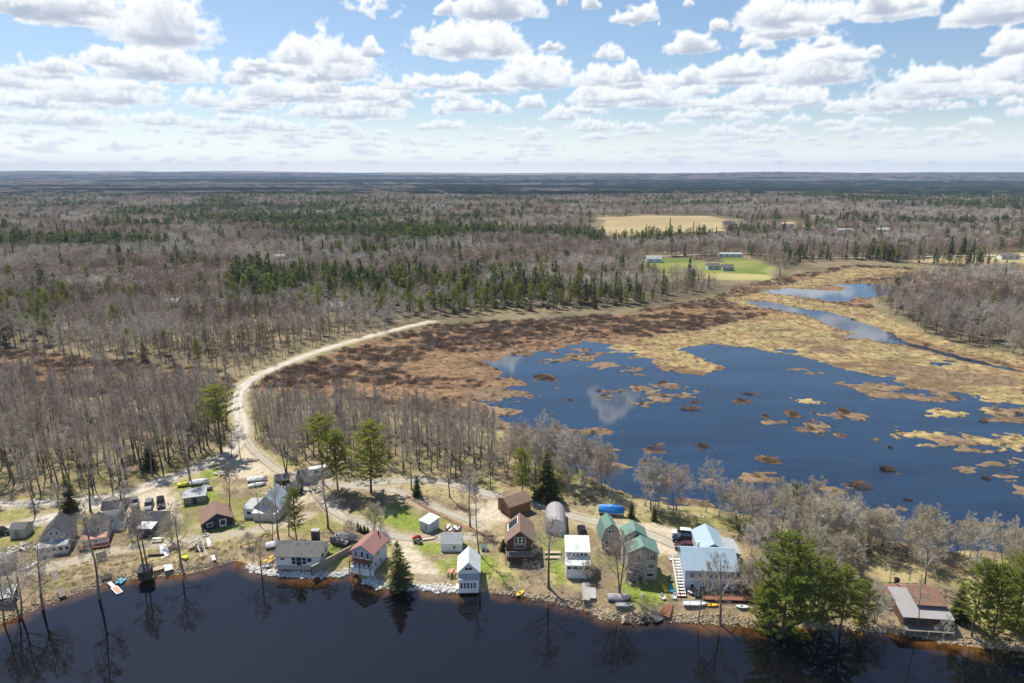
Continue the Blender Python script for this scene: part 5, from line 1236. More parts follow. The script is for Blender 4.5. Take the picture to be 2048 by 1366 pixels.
# red-roofed house
r, w = place('house', "narrow two-storey grey house with a faded red metal roof and a lake-facing balcony", 'house', (705, 1137), (747, 1145))
d = 6.0
block(r, 0, 0, 0, w, d, 4.3, 1.5, 'gable', 'y', M['bluegrey'], M['rred'], .4)
block(r, -.15, -.35, -.2, w + .3, .34, .9, .05, 'shed', 'x', M['white'], None, 0, wname='skirt')
T = face_T('f', 0, 0, 0, w, d, 0)
door(r, T, w / 2 - .35, 2.75, .75, 1.75); window(r, T, w * .16, 3.0, .5, 1.2); window(r, T, w * .70, 3.0, .6, 1.2)
for k in range(4): window(r, T, .45 + k * (w - .7) / 4, 1.1, .55, .8, t=.06)
deck(r, 0, w, -1.3, -.005, 2.6, 'deckred', zb=-.4, railm='rbrown')
T = face_T('r', 0, 0, 0, w, d, 0); window(r, T, .7, .9, .6, 1.0); door(r, T, 2.6, .1, .8, 1.9); window(r, T, 4.4, 3.0, .7, 1.0); window(r, T, 1.4, 2.9, 1.2, .8)
MB().box(-.8, .6, d - .4, d + 2.2, -.3, 2.9).build('annex', M['grey'], r)
MB().tube((w * .7, d - .6, 4.8), (w * .7, d - .6, 6.2), .16).build('stovepipe', M['black'], r)

# small shed at the driveway
r, w = place('shed', "small pale blue shed with a flat sloping roof at the end of the lawn driveway", 'shed', (840, 1059), (859, 1067))
block(r, 0, 0, 0, w, 3.2, 2.3, .35, 'shed', 'x', M['bluegrey'], M['rwhite'], .2)
door(r, face_T('f', 0, 0, 0, w, 3, 0), w * .55, .05, .75, 1.9)
# white shed with window
r, w = place('shed', "boxy white outbuilding with a pale roof and one small dark window amid the lawn", 'shed', (882, 1104), (924, 1104))
block(r, 0, 0, 0, w, 4.0, 1.75, 1.55, 'gable', 'x', M['white'], M['rlgrey'], .12)
window(r, face_T('f', 0, 0, 0, w, 3, 0), w * .58, .75, .5, .6)
# stack of sheets behind it
r, w = place('lumber_pile', "pile of pale boards and metal sheets behind the boxy white outbuilding", 'pile', (886, 1063), (922, 1064))
rr = random.Random(5); b = MB(); b2 = MB()
for k in range(16):
    x0 = rr.uniform(0, w - .6); (b if k % 3 else b2).box(x0, x0 + rr.uniform(.25, .6), rr.uniform(0, .6), rr.uniform(1.6, 2.6), .12 * (k % 5) + .02, .12 * (k % 5) + .1, rz=rr.uniform(-.5, .5))
b.build('boards', M['tarpwhite'], r); b2.build('sheets', M['darkwood'], r)

# brown house
r, w = place('house', "tall brown house with a brown shingled roof, a skylit dormer and a white-framed gable window", 'house', (1014, 1121), (1066, 1121))
d = 7.0
block(r, 0, 0, 0, w, d, 4.6, 2.3, 'gable', 'y', M['brownwall'], M['rbrown'], .5)
T = face_T('f', 0, 0, 0, w, d, 0)
for k in range(3): window(r, T, w / 2 - 1.15 + k * .8, 3.9, .62, 1.35)
window(r, T, w / 2 - 1.15, 2.9, 2.2, .6); window(r, T, .7, .8, 1.6, 1.2, 'brownwall'); window(r, T, 2.9, .8, 1.6, 1.2, 'brownwall')
deck(r, -.3, w + .2, -1.9, -.005, 2.1, 'deck', zb=-.5, railm='deck')
o = MB(); s_ = 4.6 + .02; k_ = 2.3 / (w / 2)
v = [(.1, 3.2, s_ + .1 * k_ + .25), (w * .42, 3.2, s_ + w * .42 * k_ + .35), (w * .42, 6.2, s_ + w * .42 * k_ + .35), (.1, 6.2, s_ + .1 * k_ + .25)]
o.add(v + [(a, b_, c - .25) for a, b_, c in v], [(0, 1, 2, 3), (7, 6, 5, 4), (0, 4, 5, 1), (1, 5, 6, 2), (2, 6, 7, 3), (3, 7, 4, 0)])
o = o.build('dormer', M['trim'], r); p = MB(); q = [(.3, 3.4), (w * .39, 3.4), (w * .39, 6.0), (.3, 6.0)]
p.add([(a, b_, s_ + a * k_ + .285 + (.05 * a / (w * .4))) for a, b_ in q] + [(a, b_, s_ + a * k_ + .36 + (.05 * a / (w * .4))) for a, b_ in q], [(3, 2, 1, 0), (4, 5, 6, 7), (0, 1, 5, 4), (1, 2, 6, 5), (2, 3, 7, 6), (3, 0, 4, 7)]); p.build('pane', M['glass'], o)
# garage behind
r, w = place('garage', "brown wooden garage with a dark low roof behind the tall brown house", 'garage', (996, 1019), (1020, 1036))
block(r, 0, 0, 0, w, 6.0, 2.9, 1.2, 'gable', 'y', M['woodwall'], M['rbrown'], .4)
door(r, face_T('f', 0, 0, 0, w, 7, 0), w * .3, 0, 1.4, 2.2, 'brownwall', False)
# grey shelter
r, w = place('shelter', "rounded grey tarpaulin shelter with a white end wall beside the tall brown house", 'shelter', (1091, 1067), (1132, 1068))
block(r, 0, 0, 0, w, 8.5, 1.0, 2.5, 'arch', 'y', M['tarpwhite'], M['tarpgrey'], .06, .05)
door(r, face_T('f', 0, 0, 0, w, 7, 0), w * .35, 0, 1.2, 1.9, 'trim', False)
# green barn
r, w = place('barn', "tall narrow taupe barn with a green metal gambrel roof", 'barn', (1204, 1097), (1239, 1095))
block(r, 0, 0, 0, w, 4.6, 2.9, 2.9, 'gambrel', 'y', M['taupe'], M['rgreen'], .3)
T = face_T('f', 0, 0, 0, w, 4, 0); window(r, T, w / 2 - .65, 3.6, .55, .7); window(r, T, w / 2 + .02, 3.6, .55, .7); door(r, T, .5, .1, .9, 1.9)
deck(r, .1, w, -2.2, -.005, 1.1, 'deck', zb=-.5, railm='deck')
# green-roofed house
r, w = place('house', "three-storey taupe house with a green metal gabled roof and a raised rear roof", 'house', (1254, 1160), (1313, 1161))
block(r, 0, 0, 0, w, 4.6, 6.1, 1.5, 'gable', 'y', M['taupe'], M['rgreen'], .35)
block(r, -.3, 4.6, 0, w * .78, 3.6, 7.0, 1.5, 'gable', 'y', M['taupe'], M['rgreen'], .25)
T = face_T('f', 0, 0, 0, w, 4, 0)
window(r, T, w * .72, 4.6, .7, 1.0); 
for u_ in (w * .72 - .4, w * .72 + .82):
    b = MB(); pbox(b, T, u_, u_ + .28, 4.5, 5.7, -.02, .05); b.build('shutter', M['navy'], r)
window(r, T, w * .30, 4.6, .7, 1.0); window(r, T, w * .66, 2.7, 1.3, .9); window(r, T, w * .22, 2.6, 1.1, 1.1); window(r, T, w * .66, .9, 1.3, .7); door(r, T, w * .40, .1, .6, 1.5, 'navy'); window(r, T, w * .16, .9, .9, .7)
deck(r, -.4, w * .45, -1.2, -.005, 2.35, 'deck', zb=-.5, railm='darkwood')
# two-tier white cottage
r, w = place('cottage', "white two-tier cottage with a row of dark windows below each of its two pale roofs", 'cottage', (1132, 1157), (1180, 1158))
block(r, 0, 2.0, 0, w - .1, 4.4, 4.7, 1.0, 'shed', 'x', M['white'], M['rwhite'], .2)
block(r, 0, 0, 0, w, 1.995, 2.9, .75, 'shed', 'x', M['white'], M['rwhite'], .15, wname='porch', rname='porch_roof')
T = face_T('f', 0, 0, 0, w, 4, 0)
for k in range(4):
    window(r, T, .25 + k * (w - .3) / 4, 2.05, .42, .6, t=.04); window(r, T, .25 + k * (w - .3) / 4 + .46, 2.05, .38, .6, t=.04)
T = face_T('f', 0, 2.0, 0, w, 4, 0)
for k in range(5): window(r, T, .5 + k * (w - .8) / 5, 3.85, .5, .62, t=.06)
T = face_T('r', 0, 2, 0, w - .1, 4, 0); window(r, T, 1.2, 1.2, .8, 1)
# blue-roofed house
r, w = place('house', "large two-storey pale house with a light blue metal roof and a white outside stair", 'house', (1368, 1181), (1471, 1184))
d = 8.2
block(r, 0, 0, 0, w, d, 4.6, 2.2, 'gable', 'x', M['bluegrey'], M['rblue'], .4)
T = face_T('f', 0, 0, 0, w, d, 0)
for k in range(5): window(r, T, .9 + k * (w - 1.6) / 5, 2.9, 1.0, .9)
window(r, T, 1.2, .5, .6, .9); window(r, T, 3.5, .4, .9, 1.3); door(r, T, 4.6, .05, .8, 1.9); window(r, T, w - 2.6, .5, .6, 1.1); door(r, T, w - 1.7, .05, .8, 1.8)
b = MB(); pbox(b, T, 0, w, 2.25, 2.45, -.02, .04); b.build('band', M['trim'], r)
b = MB()
for k in range(13): b.box(-1.5, -.1, -2.2 + k * .62, -1.85 + k * .62, .15 + k * .27, .22 + k * .27)
o = b.build('stair', M['trim'], r); b = MB(); b.bar((-1.55, -2.3, .9), (-1.55, 5.8, 4.4), .09, .14); b.bar((-1.55, -2.3, .05), (-1.55, 5.8, 3.5), .09, .2); b.bar((-.06, -2.3, .05), (-.06, 5.8, 3.5), .06, .2); b.build('handrail', M['trim'], o)
block(r, 4.7, d, 0, 5.2, 7.8, 4.0, 1.5, 'gable', 'y', M['bluegrey'], M['rbluey'], .35, wname='wing', rname='wing_roof')
block(r, 9.95, d, 0, 2.9, 5.5, 3.2, .8, 'shedr', 'y', M['bluegrey'], M['rlgrey'], .2, wname='wing', rname='wing_roof')
MB().box(3.6, 4.1, d - 1.4, d - .9, 5, 6.6).build('chimney', M['trim'], r)
deck(r, 2.8, w + 2.2, -3.6, -.9, .55, 'deckred', zb=-.5, railm='darkwood')
# rusty cabin
r, w = place('cabin', "dark low cabin with a rusty brown and grey sloping roof on the right shore", 'cabin', (1806, 1250), (1900, 1256))
block(r, 0, 0, 0, w, 6.4, 1.9, 1.3, 'shed', 'x', M['brownwall'], M['tarpgrey'], .4, .1)
o = MB(); o.box(2.8, w + .2, 1.9, 6.9, 0, .05); o = o.build('roof', M['rrust'], r); o.location = (0, 0, 2.0 + .53 + .12); o.rotation_euler = (math.atan(1.3 / 6.4), 0, 0); o.location.z -= .0
T = face_T('f', 0, 0, 0, w, 6, 0)
for k in range(4): window(r, T, .6 + k * 2.1, .6, 1.3, .9, 'darkwood')
block(r, -2.5, 6.8, 0, 5.6, 3.2, 1.7, .5, 'gable', 'x', M['woodwall'], M['rrust'], .35, wname='wing', rname='wing_roof')
block(r, 3.2, 7.2, 0, w - 3.4, 3.0, 1.9, .5, 'gable', 'x', M['brownwall'], M['rbrown'], .3, wname='wing', rname='wing_roof')
deck(r, -.5, w, -1.6, -.005, .1, 'deck', zb=-.5, rail=False)

# left village
r, w = place('house', "grey gabled house with a steep dark slate-blue roof at the left end of the row", 'house', (84, 1103), (142, 1094))
block(r, 0, 0, 0, w, 6.2, 3.0, 2.6, 'gable', 'y', M['grey'], M['rdark'], .3)
T = face_T('f', 0, 0, 0, w, 6, 0); window(r, T, w / 2 - .75, 3.4, .55, .7); window(r, T, w / 2 + .25, 3.4, .55, .7); window(r, T, .5, 1.2, .8, 1); window(r, T, w - 1.4, 1.2, .8, 1)
block(r, 0, -2.6, 0, w, 2.59, 2.0, .45, 'shed', 'x', M['ltgrey'], M['rlgrey'], .15, wname='porch', rname='porch_roof')
T = face_T('f', 0, -2.6, 0, w, 6, 0)
for k in range(5): window(r, T, .4 + k * 1.15, .9, .8, .8)
r, w = place('house', "dark-roofed cottage with a terracotta porch roof and a red-railed deck on the left", 'house', (169, 1088), (217, 1080))
block(r, 0, 0, 0, w, 5.6, 2.6, 1.9, 'gable', 'y', M['bluegrey'], M['rdark'], .3)
T = face_T('f', 0, 0, 0, w, 6, 0); window(r, T, w * .32, 2.75, .45, .6); window(r, T, w * .60, 2.75, .45, .6)
block(r, .1, -2.0, 0, w - .1, 1.99, 1.9, .6, 'shed', 'x', M['ltgrey'], M['rpink'], .2, wname='porch', rname='porch_roof')
window(r, face_T('f', 0, -2.0, 0, w, 6, 0), w * .45, .8, .8, .8)
deck(r, -.4, w + .6, -3.4, -2.01, .5, 'deckred', zb=-.5, railm='rpink')
r, w = place('shed', "dark-roofed garage with a pale side wall behind the terracotta-porch cottage", 'garage', (206, 1036), (238, 1032))
block(r, 0, 0, 0, w, 4, 2.1, 1.1, 'gable', 'x', M['white'], M['rdark'], .25); door(r, face_T('f', 0, 0, 0, w, 6, 0), .6, 0, 1.2, 1.9, 'trim', False)
r, w = place('shed', "tiny white shed with a dark pitched roof beside the terracotta-porch cottage", 'shed', (226, 1060), (248, 1057))
block(r, 0, 0, 0, w, 2.8, 2.0, .9, 'gable', 'y', M['white'], M['rdark'], .15); door(r, face_T('f', 0, 0, 0, w, 6, 0), .7, 0, .8, 1.7, 'trim', False)
r, w = place('house', "dark shingled bungalow with a pale porch roof and a dark railing, behind two bare trees", 'house', (257, 1062), (318, 1063))
block(r, 0, 0, 0, w, 5.4, 2.2, 1.4, 'gable', 'x', M['grey'], M['rdark'], .35)
block(r, 3.6, -2.3, 0, 3.2, 2.29, 2.0, .3, 'shed', 'x', None, M['rwhite'], .15, rname='porch_roof'); deck(r, 3.5, 6.9, -2.4, -.005, .5, 'deck', zb=-.5, railm='darkwood')
window(r, face_T('f', 0, 0, 0, w, 6, 0), 1.2, .9, 1.0, 1.0)
r, w = place('shed', "olive shed with a flat light grey roof in the left clearing", 'shed', (368, 1010), (412, 1004))
block(r, 0, 0, 0, w, 3.6, 1.9, .5, 'shed', 'x', M['olive'], M['rlgrey'], .2)
T = face_T('f', 0, 0, 0, w, 6, 0); door(r, T, w * .4, 0, .9, 1.7, 'navy', False); window(r, T, w * .7, .8, .7, .6); window(r, T, w * .12, .8, .7, .6)
r, w = place('cabin', "low navy cabin with a broad brown shingled roof and a white door", 'cabin', (407, 1061), (465, 1048))
block(r, 0, 0, 0, w, 6.4, 1.9, 1.7, 'gable', 'y', M['navy'], M['rbrown'], .5)
T = face_T('f', 0, 0, 0, w, 6, 0); door(r, T, w * .56, .05, 1.5, 1.8, 'trim'); window(r, T, w * .14, .7, 1.1, .8)
r, w = place('house', "grey gabled house with a pale blue metal roof and white porch roofs, behind bare trees", 'house', (512, 1034), (560, 1036))
block(r, 0, 0, 0, w, 6, 2.7, 2.9, 'gable', 'y', M['grey'], M['rbluey'], .4)
T = face_T('f', 0, 0, 0, w, 6, 0); window(r, T, w * .3, 3.1, .6, .8); window(r, T, w * .56, 3.1, .6, .8); window(r, T, w * .4, 1, .9, 1)
block(r, .2, -1.7, 0, w - .2, 1.69, 1.9, .6, 'shed', 'x', M['ltgrey'], M['rwhite'], .15, wname='porch', rname='porch_roof')
block(r, -2.7, -.6, 0, 2.69, 4.6, 2.3, .4, 'shed', 'x', M['white'], M['rlgrey'], .15, wname='wing', rname='wing_roof'); window(r, face_T('f', -2.7, -.6, 0, w, 6, 0), .9, .9, .9, .8)
r, w = place('shed', "weathered grey-green shed left of the slate-blue-roofed house", 'shed', (21, 1077), (52, 1075))
block(r, 0, 0, 0, w, 3.4, 2.1, .8, 'gable', 'x', M['grey'], M['rgrey'], .15); door(r, face_T('f', 0, 0, 0, w, 6, 0), 1, 0, .9, 1.7, 'deck', False)
r, w = place('boathouse', "dark boathouse with a pale roof edge in the bottom left corner", 'boathouse', (-30, 1218), (27, 1207), z=.9)
block(r, 0, 0, 0, w, 3.4, 1.8, .5, 'shed', 'x', M['darkwood'], M['rlgrey'], .15)
T = face_T('f', 0, 0, 0, w, 6, 0); window(r, T, 3.2, .6, .9, .7)
r, w = place('cabin', "pale weathered cabin at the left edge above the shore track", 'cabin', (-35, 1150), (19, 1143))
block(r, 0, 0, 0, w, 4.5, 2.1, .9, 'gable', 'x', M['ltgrey'], M['rlgrey'], .2); window(r, face_T('f', 0, 0, 0, w, 6, 0), 3.2, .8, .9, .8)
for (L_, R_, dd_, e_, r_, wm, rm, lb) in [((551, 975), (578, 972), 3.5, 1.8, 1.0, 'darkwood', 'rgrey', "dark timber lean-to in the jumble of sheds at the lane"),
    ((594, 968), (625, 968), 4, 1.9, 1.1, 'grey', 'rgrey', "weathered grey shed in the jumble at the lane, next to the white camper"),
    ((572, 990), (600, 990), 3, 1.6, .7, 'darkwood', 'rdark', "low dark shed in front of the jumble at the lane")]:
    r, w = place('shed', lb, 'shed', L_, R_); block(r, 0, 0, 0, w, dd_, e_, r_, 'gable', 'x', M[wm], M[rm], .2); door(r, face_T('f', 0, 0, 0, w, 6, 0), .8, 0, .9, 1.5, 'deck', False)

# far houses
FH = [(1447,451,1470,8,3.2,2.4,'grey','rgrey',"distant grey house at the right end of the tan field"),
 (1436,472,1449,7,3,2.5,'white','rgrey',"distant small white house below the tan field"),
 (1294,520,1324,9,3.2,2.6,'white','rlgrey',"distant white farmhouse left of the bright green lawn"),
 (1436,511,1484,7,2.8,1.2,'white','rlgrey',"distant long low white building behind the green lawn"),
 (1416,533,1440,7,2.8,2.2,'ltgrey','rgrey',"distant pale farmhouse in the middle of the bright green lawn"),
 (1446,535,1468,7,2.4,2.4,'grey','rgrey',"distant grey barn in the middle of the bright green lawn"),
 (1566,457,1588,8,3.2,2.2,'taupe','rgrey',"distant beige house among trees right of the tan field"),
 (1606,465,1629,8,3.0,2.0,'ltgrey','rbrown',"distant brown-roofed house right of the beige one"),
 (1650,457,1668,8,3.6,2.2,'white','rgrey',"distant white house on the rise, middle of the far right group"),
 (1676,468,1708,8,3.2,2.0,'white','rlgrey',"distant long white house in the far right group"),
 (1752,470,1779,9,5.0,2.2,'white','rlgrey',"distant two-storey white house, rightmost of the far right group"),
 (2003,517,2040,8,3.0,1.6,'white','rgrey',"distant white farmhouse by the right edge field"),
 (375,400,411,24,6.5,1.5,'white','rwhite',"very distant long white building on the left horizon side"),
 (547,518,569,10,4,1.6,'palewood','rwhite',"distant cream building among bare trees left of centre"),
 (219,494,256,9,3.2,1.6,'white','rlgrey',"distant long white house in the left woods"),
 (2,486,36,9,3.2,1.8,'ltgrey','rgrey',"distant grey house at the left edge of the woods"),
 (650,611,684,9,3,1.8,'grey','rlgrey',"distant grey-roofed house nearest the gravel road in the woods"),
 (962,532,988,8,3,2,'grey','rlgrey',"distant grey house in the woods just left of the marsh trees"),
 (893,561,911,7,3,1.8,'white','rgrey',"distant small white house in the woods below the tall evergreens"),
 (330,602,352,8,3,1.6,'ltgrey','rlgrey',"distant pale house in the clearing of the left woods"),
 (475,490,490,8,3,1.8,'ltgrey','rgrey',"distant pale house in the woods above the grey birches")]
for i, (a, y_, b_, dd_, e_, r_, wm, rm, lb) in enumerate(FH):
    x0, y0 = G(a, y_, 5); x1, y1 = G(b_, y_, 5); w = x1 - x0; z0 = tz((x0 + x1) / 2, y0 + dd_ / 2)
    r = empty('house', (x0, y0, z0), 0, lb, 'house'); block(r, 0, 0, 0, w, dd_, e_, r_, 'gable', 'x', M[wm], M[rm], .4, .2, below=6)
    T = face_T('f', 0, 0, 0, w, dd_, 0); n = max(2, int(w / 5))
    for k in range(n): window(r, T, (k + .5) * w / n - .7, 1.0, 1.4, 1.3)
# ------------------------------------------------------------------ vehicles, boats and small things
def body_loft(b, secs, hw, n=1):
    """secs: list of (x, zbottom, ztop, half width)"""
    rings = []
    for x, z0, z1, h in secs:
        rings.append([(x, -h * .96, z0), (x, h * .96, z0), (x, h, z0 + (z1 - z0) * .45), (x, h * .94, z1 - .04), (x, h * .86, z1), (x, -h * .86, z1), (x, -h * .94, z1 - .04), (x, -h, z0 + (z1 - z0) * .45)])
    return b.loft(rings)
def wheel(root, x, y, r=.34):
    t = MB().tube((x, y - .11, r), (x, y + .11, r), r, n=14).build('wheel', M['rubber'], root)
    s = 1 if y > 0 else -1; MB().tube((x, y + s * .10, r), (x, y + s * .125, r), r * .6, n=10).build('rim', M['alu'], t)
def vehicle(px, py, rz, paint, label, kind='suv', cat='car', name='parked_car', group=None):
    x, y = G(px, py); r = empty(name, (x, y, tz(x, y) + .02), rz, label, cat, group); b = MB()
    if kind == 'suv':
        body_loft(b, [(-2.3, .35, .85, .80), (-2.25, .3, 1.0, .9), (-.9, .28, 1.05, .93), (.9, .28, 1.02, .93), (1.9, .3, .92, .9), (2.3, .38, .72, .78)], .9)
        b.build('body', paint, r, smooth=False); b = MB(); body_loft(b, [(-2.15, 1.0, 1.15, .8), (-1.95, 1.0, 1.62, .76), (-.2, 1.0, 1.70, .76), (.55, 1.0, 1.62, .75), (1.15, .98, 1.08, .78)], .8)
        o = b.build('cabin', M['glass'], r); MB().box(-1.9, .5, -.68, .68, 1.64, 1.72).build('roof_panel', paint, r)
        b = MB()
        for s in (-1, 1):
            for xx in (-1.9, -.75, .35): b.bar((xx, s * .8, 1.02), (xx + (.06 if xx < 0 else -.0), s * .755, 1.64), .09, .05)
        b.build('pillar', paint, r)
    elif kind == 'pickup':
        body_loft(b, [(-2.7, .45, 1.0, .88), (-.5, .4, 1.05, .93), (1.3, .4, 1.08, .93), (2.4, .42, 1.02, .9), (2.7, .5, .85, .8)], .9); b.build('body', paint, r)
        b = MB(); body_loft(b, [(-.55, 1.03, 1.12, .8), (-.45, 1.03, 1.75, .76), (.7, 1.03, 1.75, .76), (1.35, 1.03, 1.12, .8)], .8); b.build('cabin', M['glass'], r)
        MB().box(-.45, .7, -.68, .68, 1.74, 1.81).build('roof_panel', paint, r); MB().box(-2.6, -.65, -.72, .72, 1.0, 1.06).build('bed', M['black'], r)
    elif kind == 'atv':
        body_loft(b, [(-1.0, .4, .7, .35), (-.3, .4, .85, .3), (.4, .4, .95, .3), (1.0, .4, .7, .35)], .4); b.build('body', paint, r)
        MB().box(-.6, .1, -.16, .16, .83, .95).build('seat', M['black'], r); MB().bar((.4, -.4, 1.1), (.4, .4, 1.1), .05, .05).build('handlebar', M['black'], r)
        for sx in (-.65, .7):
            for sy in (-.42, .42): wheel(r, sx, sy, .28)
        return r
    elif kind == 'camper':
        body_loft(b, [(-2.6, .5, 2.3, 1.05), (-2.4, .45, 2.6, 1.1), (2.0, .45, 2.6, 1.1), (2.6, .7, 2.1, 1.0)], 1.1); b.build('body', paint, r)
        for s in (-1, 1): window(r, (lambda u, v, o, s=s: (u, s * (1.1 + o), v)), -1.2, 1.4, 1.2, .6); 
        window(r, (lambda u, v, o: (u, -(1.1 + o), v)), .8, 1.4, .8, .6)
        for sy in (-1, 1): wheel(r, -.2, sy * .95, .36)
        MB().bar((2.6, 0, .5), (3.6, 0, .45), .12, .1).build('hitch', M['black'], r); return r
    for sy in (-1, 1):
        wheel(r, 1.45 if kind == 'suv' else 1.75, sy * .84); wheel(r, -1.4 if kind == 'suv' else -1.65, sy * .84)
        MB().box(2.2 if kind == 'suv' else 2.6, 2.33 if kind == 'suv' else 2.73, sy * .62 - .16, sy * .62 + .16, .62, .76).build('headlight', M['trim'], r)
        MB().box(-2.36 if kind == 'suv' else -2.76, -2.26 if kind == 'suv' else -2.66, sy * .68 - .1, sy * .68 + .1, .72, .98).build('tail_light', M['redp'], r)
    return r
R_ = math.radians
vehicle(1163, 1066, R_(88), M['pblack'], "black car parked alone beside the gravel driveway")
vehicle(1364, 1071, R_(168), M['pwhite'], "white suv, farthest of the three cars parked by the blue-roofed house")
vehicle(1365, 1083, R_(170), M['pnavy'], "dark navy suv, middle of the three cars parked by the blue-roofed house")
vehicle(1370, 1098, R_(172), M['pred'], "dark red suv, nearest of the three cars parked by the blue-roofed house")
vehicle(322, 1010, R_(-62), M['pblack'], "black car on the left gravel yard facing the grass")
vehicle(298, 1015, R_(-70), M['pgrey'], "grey car half hidden behind the twiggy tree on the left yard")
vehicle(270, 1010, R_(-60), M['pgrey'], "dull grey pickup between the grey car and the teal pickup", 'pickup', 'pickup', 'parked_pickup')
vehicle(248, 1012, R_(-75), M['pteal'], "dark teal pickup next to the tall tree on the left yard", 'pickup', 'pickup', 'parked_pickup')
vehicle(2, 1068, R_(10), M['pblack'], "dark car with a white top cut off by the left edge")
vehicle(638, 952, R_(20), M['pwhite'], "white camper trailer beside the jumble of sheds", 'camper', 'camper', 'camper_trailer')
vehicle(834, 1079, R_(200), M['redp'], "red riding mower parked on the edge of the lawn", 'atv', 'mower', 'riding_mower')
vehicle(836, 1087, R_(160), M['pgrey'], "dark grey quad bike next to the red riding mower", 'atv', 'quad bike', 'quad_bike')

def hull(px, py, rz, L_, Wd, Ht, paint, label, cat='boat', name='boat', cover=None, group=None, z=0, seats=True, lift=.0, deckc=None):
    x, y = G(px, py); r = empty(name, (x, y, tz(x, y) + lift), rz, label, cat, group); rings = []
    for k in range(9):
        t = k / 8; w_ = Wd / 2 * (1 - max(0, (t - .5) / .5) ** 2.2) * (1 if t > .06 else .92) * (.25 + .75 * min(1, t * 4) if name in ('kayak', 'canoe') else 1); w_ = max(w_, .03); s = Ht * (1 + .25 * max(0, t - .5))
        xx = -L_ / 2 + L_ * t; rings.append([(xx, -w_, s), (xx, -w_ * .8, s * .35), (xx, 0, .02 + .2 * max(0, t - .8)), (xx, w_ * .8, s * .35), (xx, w_, s)])
    b = MB(); n = 5; v = [p for g in rings for p in g]; f = []
    for i in range(8):
        for k in range(4): a = i * n + k; f.append((a, a + n, a + n + 1, a + 1))
    f += [(0, 1, 2, 3, 4), tuple(range(8 * n, 9 * n))[::-1]]; b.add(v, f); b.build('hull', paint, r)
    b = MB(); top = Ht * (.97 if cover is None and name == 'kayak' else .55 if cover is None else 1.0); q = []
    if cover is None:
        for g in rings: q.append([(g[0][0], g[0][1] * .96, g[0][2] * (.98 if name == 'kayak' else .6)), (g[4][0], g[4][1] * .96, g[4][2] * (.98 if name == 'kayak' else .6))])
        v = [p for g in q for p in g]; b.add(v, [(2 * i, 2 * i + 1, 2 * i + 3, 2 * i + 2) for i in range(8)]); b.build('deck' if name == 'kayak' else 'floor', deckc or paint, r)
        if name == 'kayak': MB().tube((-.15, 0, Ht * .9), (-.15, 0, Ht * 1.05), .26, n=12).build('cockpit', M['black'], r)
        elif seats:
            for s in (-.25, .15): MB().box(L_ * s - .15, L_ * s + .15, -Wd * .42, Wd * .42, Ht * .75, Ht * .82).build('seat', M['palewood'], r)
    else:
        rg = []; rr = random.Random(px)
        for i, g in enumerate(rings):
            hh = g[0][2] + .55 * Ht * (.6 + .5 * math.sin(math.pi * i / 8)) * rr.uniform(.8, 1.15); w_ = abs(g[0][1]) + .05
            rg.append([(g[0][0], -w_, g[0][2] * .55), (g[0][0], -w_, g[0][2] + .02), (g[0][0], -w_ * .5, hh * .95), (g[0][0], 0, hh * 1.06), (g[0][0], w_ * .5, hh * .95), (g[0][0], w_, g[0][2] + .02), (g[0][0], w_, g[0][2] * .55)])
        b.loft(rg); b.build('cover', cover, r)
    return r
hull(1223, 1029, R_(-17), 6.0, 2.3, 1.5, M['pwhite'], "big boat wrapped in a bright blue tarpaulin beside the gravel driveway", cover=M['tarpblue'])
hull(692, 1080, R_(-10), 5.0, 2.1, 1.0, M['tarpwhite'], "boat under a silvery cover parked behind the walkway, farther of the pair", cover=M['tarpgrey'])
hull(679, 1089, R_(160), 4.8, 1.9, .9, M['pblack'], "boat under a black cover parked behind the walkway, nearer of the pair", cover=M['tarpdark'])
hull(548, 1094, R_(20), 3.4, 1.8, .8, M['pwhite'], "small white covered boat tucked behind the left end of the long white cottage", cover=M['tarpwhite'])
hull(538, 1118, R_(62), 3.4, .7, .35, M['yellow'], "yellow kayak beside the long white cottage, left of its pair", 'kayak', 'kayak')
hull(546, 1119, R_(64), 3.4, .7, .35, M['tarpwhite'], "white and yellow kayak by the long white cottage, right of its pair", 'kayak', 'kayak', deckc=M['yellow'])
hull(535, 1127, R_(10), 2.2, .9, .5, M['pwhite'], "white dinghy at the left corner of the long white cottage", seats=True)
hull(1041, 1176, R_(48), 2.6, .9, .35, M['bluep'], "blue and yellow kayak lying on the bank right of the white boathouse", 'kayak', 'kayak', deckc=M['yellow'])
hull(1238, 1199, R_(-3), 4.4, 1.8, .7, M['pblack'], "grey covered boat on the lakeshore before the three-storey house", cover=M['tarpgrey'])
hull(1249, 1211, R_(-3), 3.4, 1.3, .5, M['alu'], "small aluminium rowing boat in front of the grey covered boat")
hull(1329, 1178, R_(92), 2.4, .95, .45, M['yellow'], "yellow pedal boat on the lawn left of the blue-roofed house", deckc=M['yellow'], seats=False)
hull(1342, 1179, R_(84), 2.4, .95, .45, M['turq'], "turquoise pedal boat on the lawn beside the yellow one", deckc=M['turq'], seats=False)
hull(1391, 1210, R_(-3), 4.6, 1.5, .6, M['pwhite'], "white open boat below the red-brown deck of the blue-roofed house")
hull(1423, 1212, R_(-4), 2.6, .8, .35, M['yellow'], "orange-yellow kayak beside the white open boat below the deck", 'kayak', 'kayak')
hull(1485, 1216, R_(-8), 2.4, .9, .35, M['pwhite'], "white kayak at the foot of the huge shore pine", 'kayak', 'kayak')
hull(370, 1117, R_(-48), 2.0, 1.2, .5, M['lime'], "lime yellow pedal boat beside the shore ramp on the left", deckc=M['lime'], seats=False)
hull(237, 1152, R_(88), 2.1, .7, .4, M['turq'], "turquoise kayak on the left beach, left of its pair", 'kayak', 'kayak')
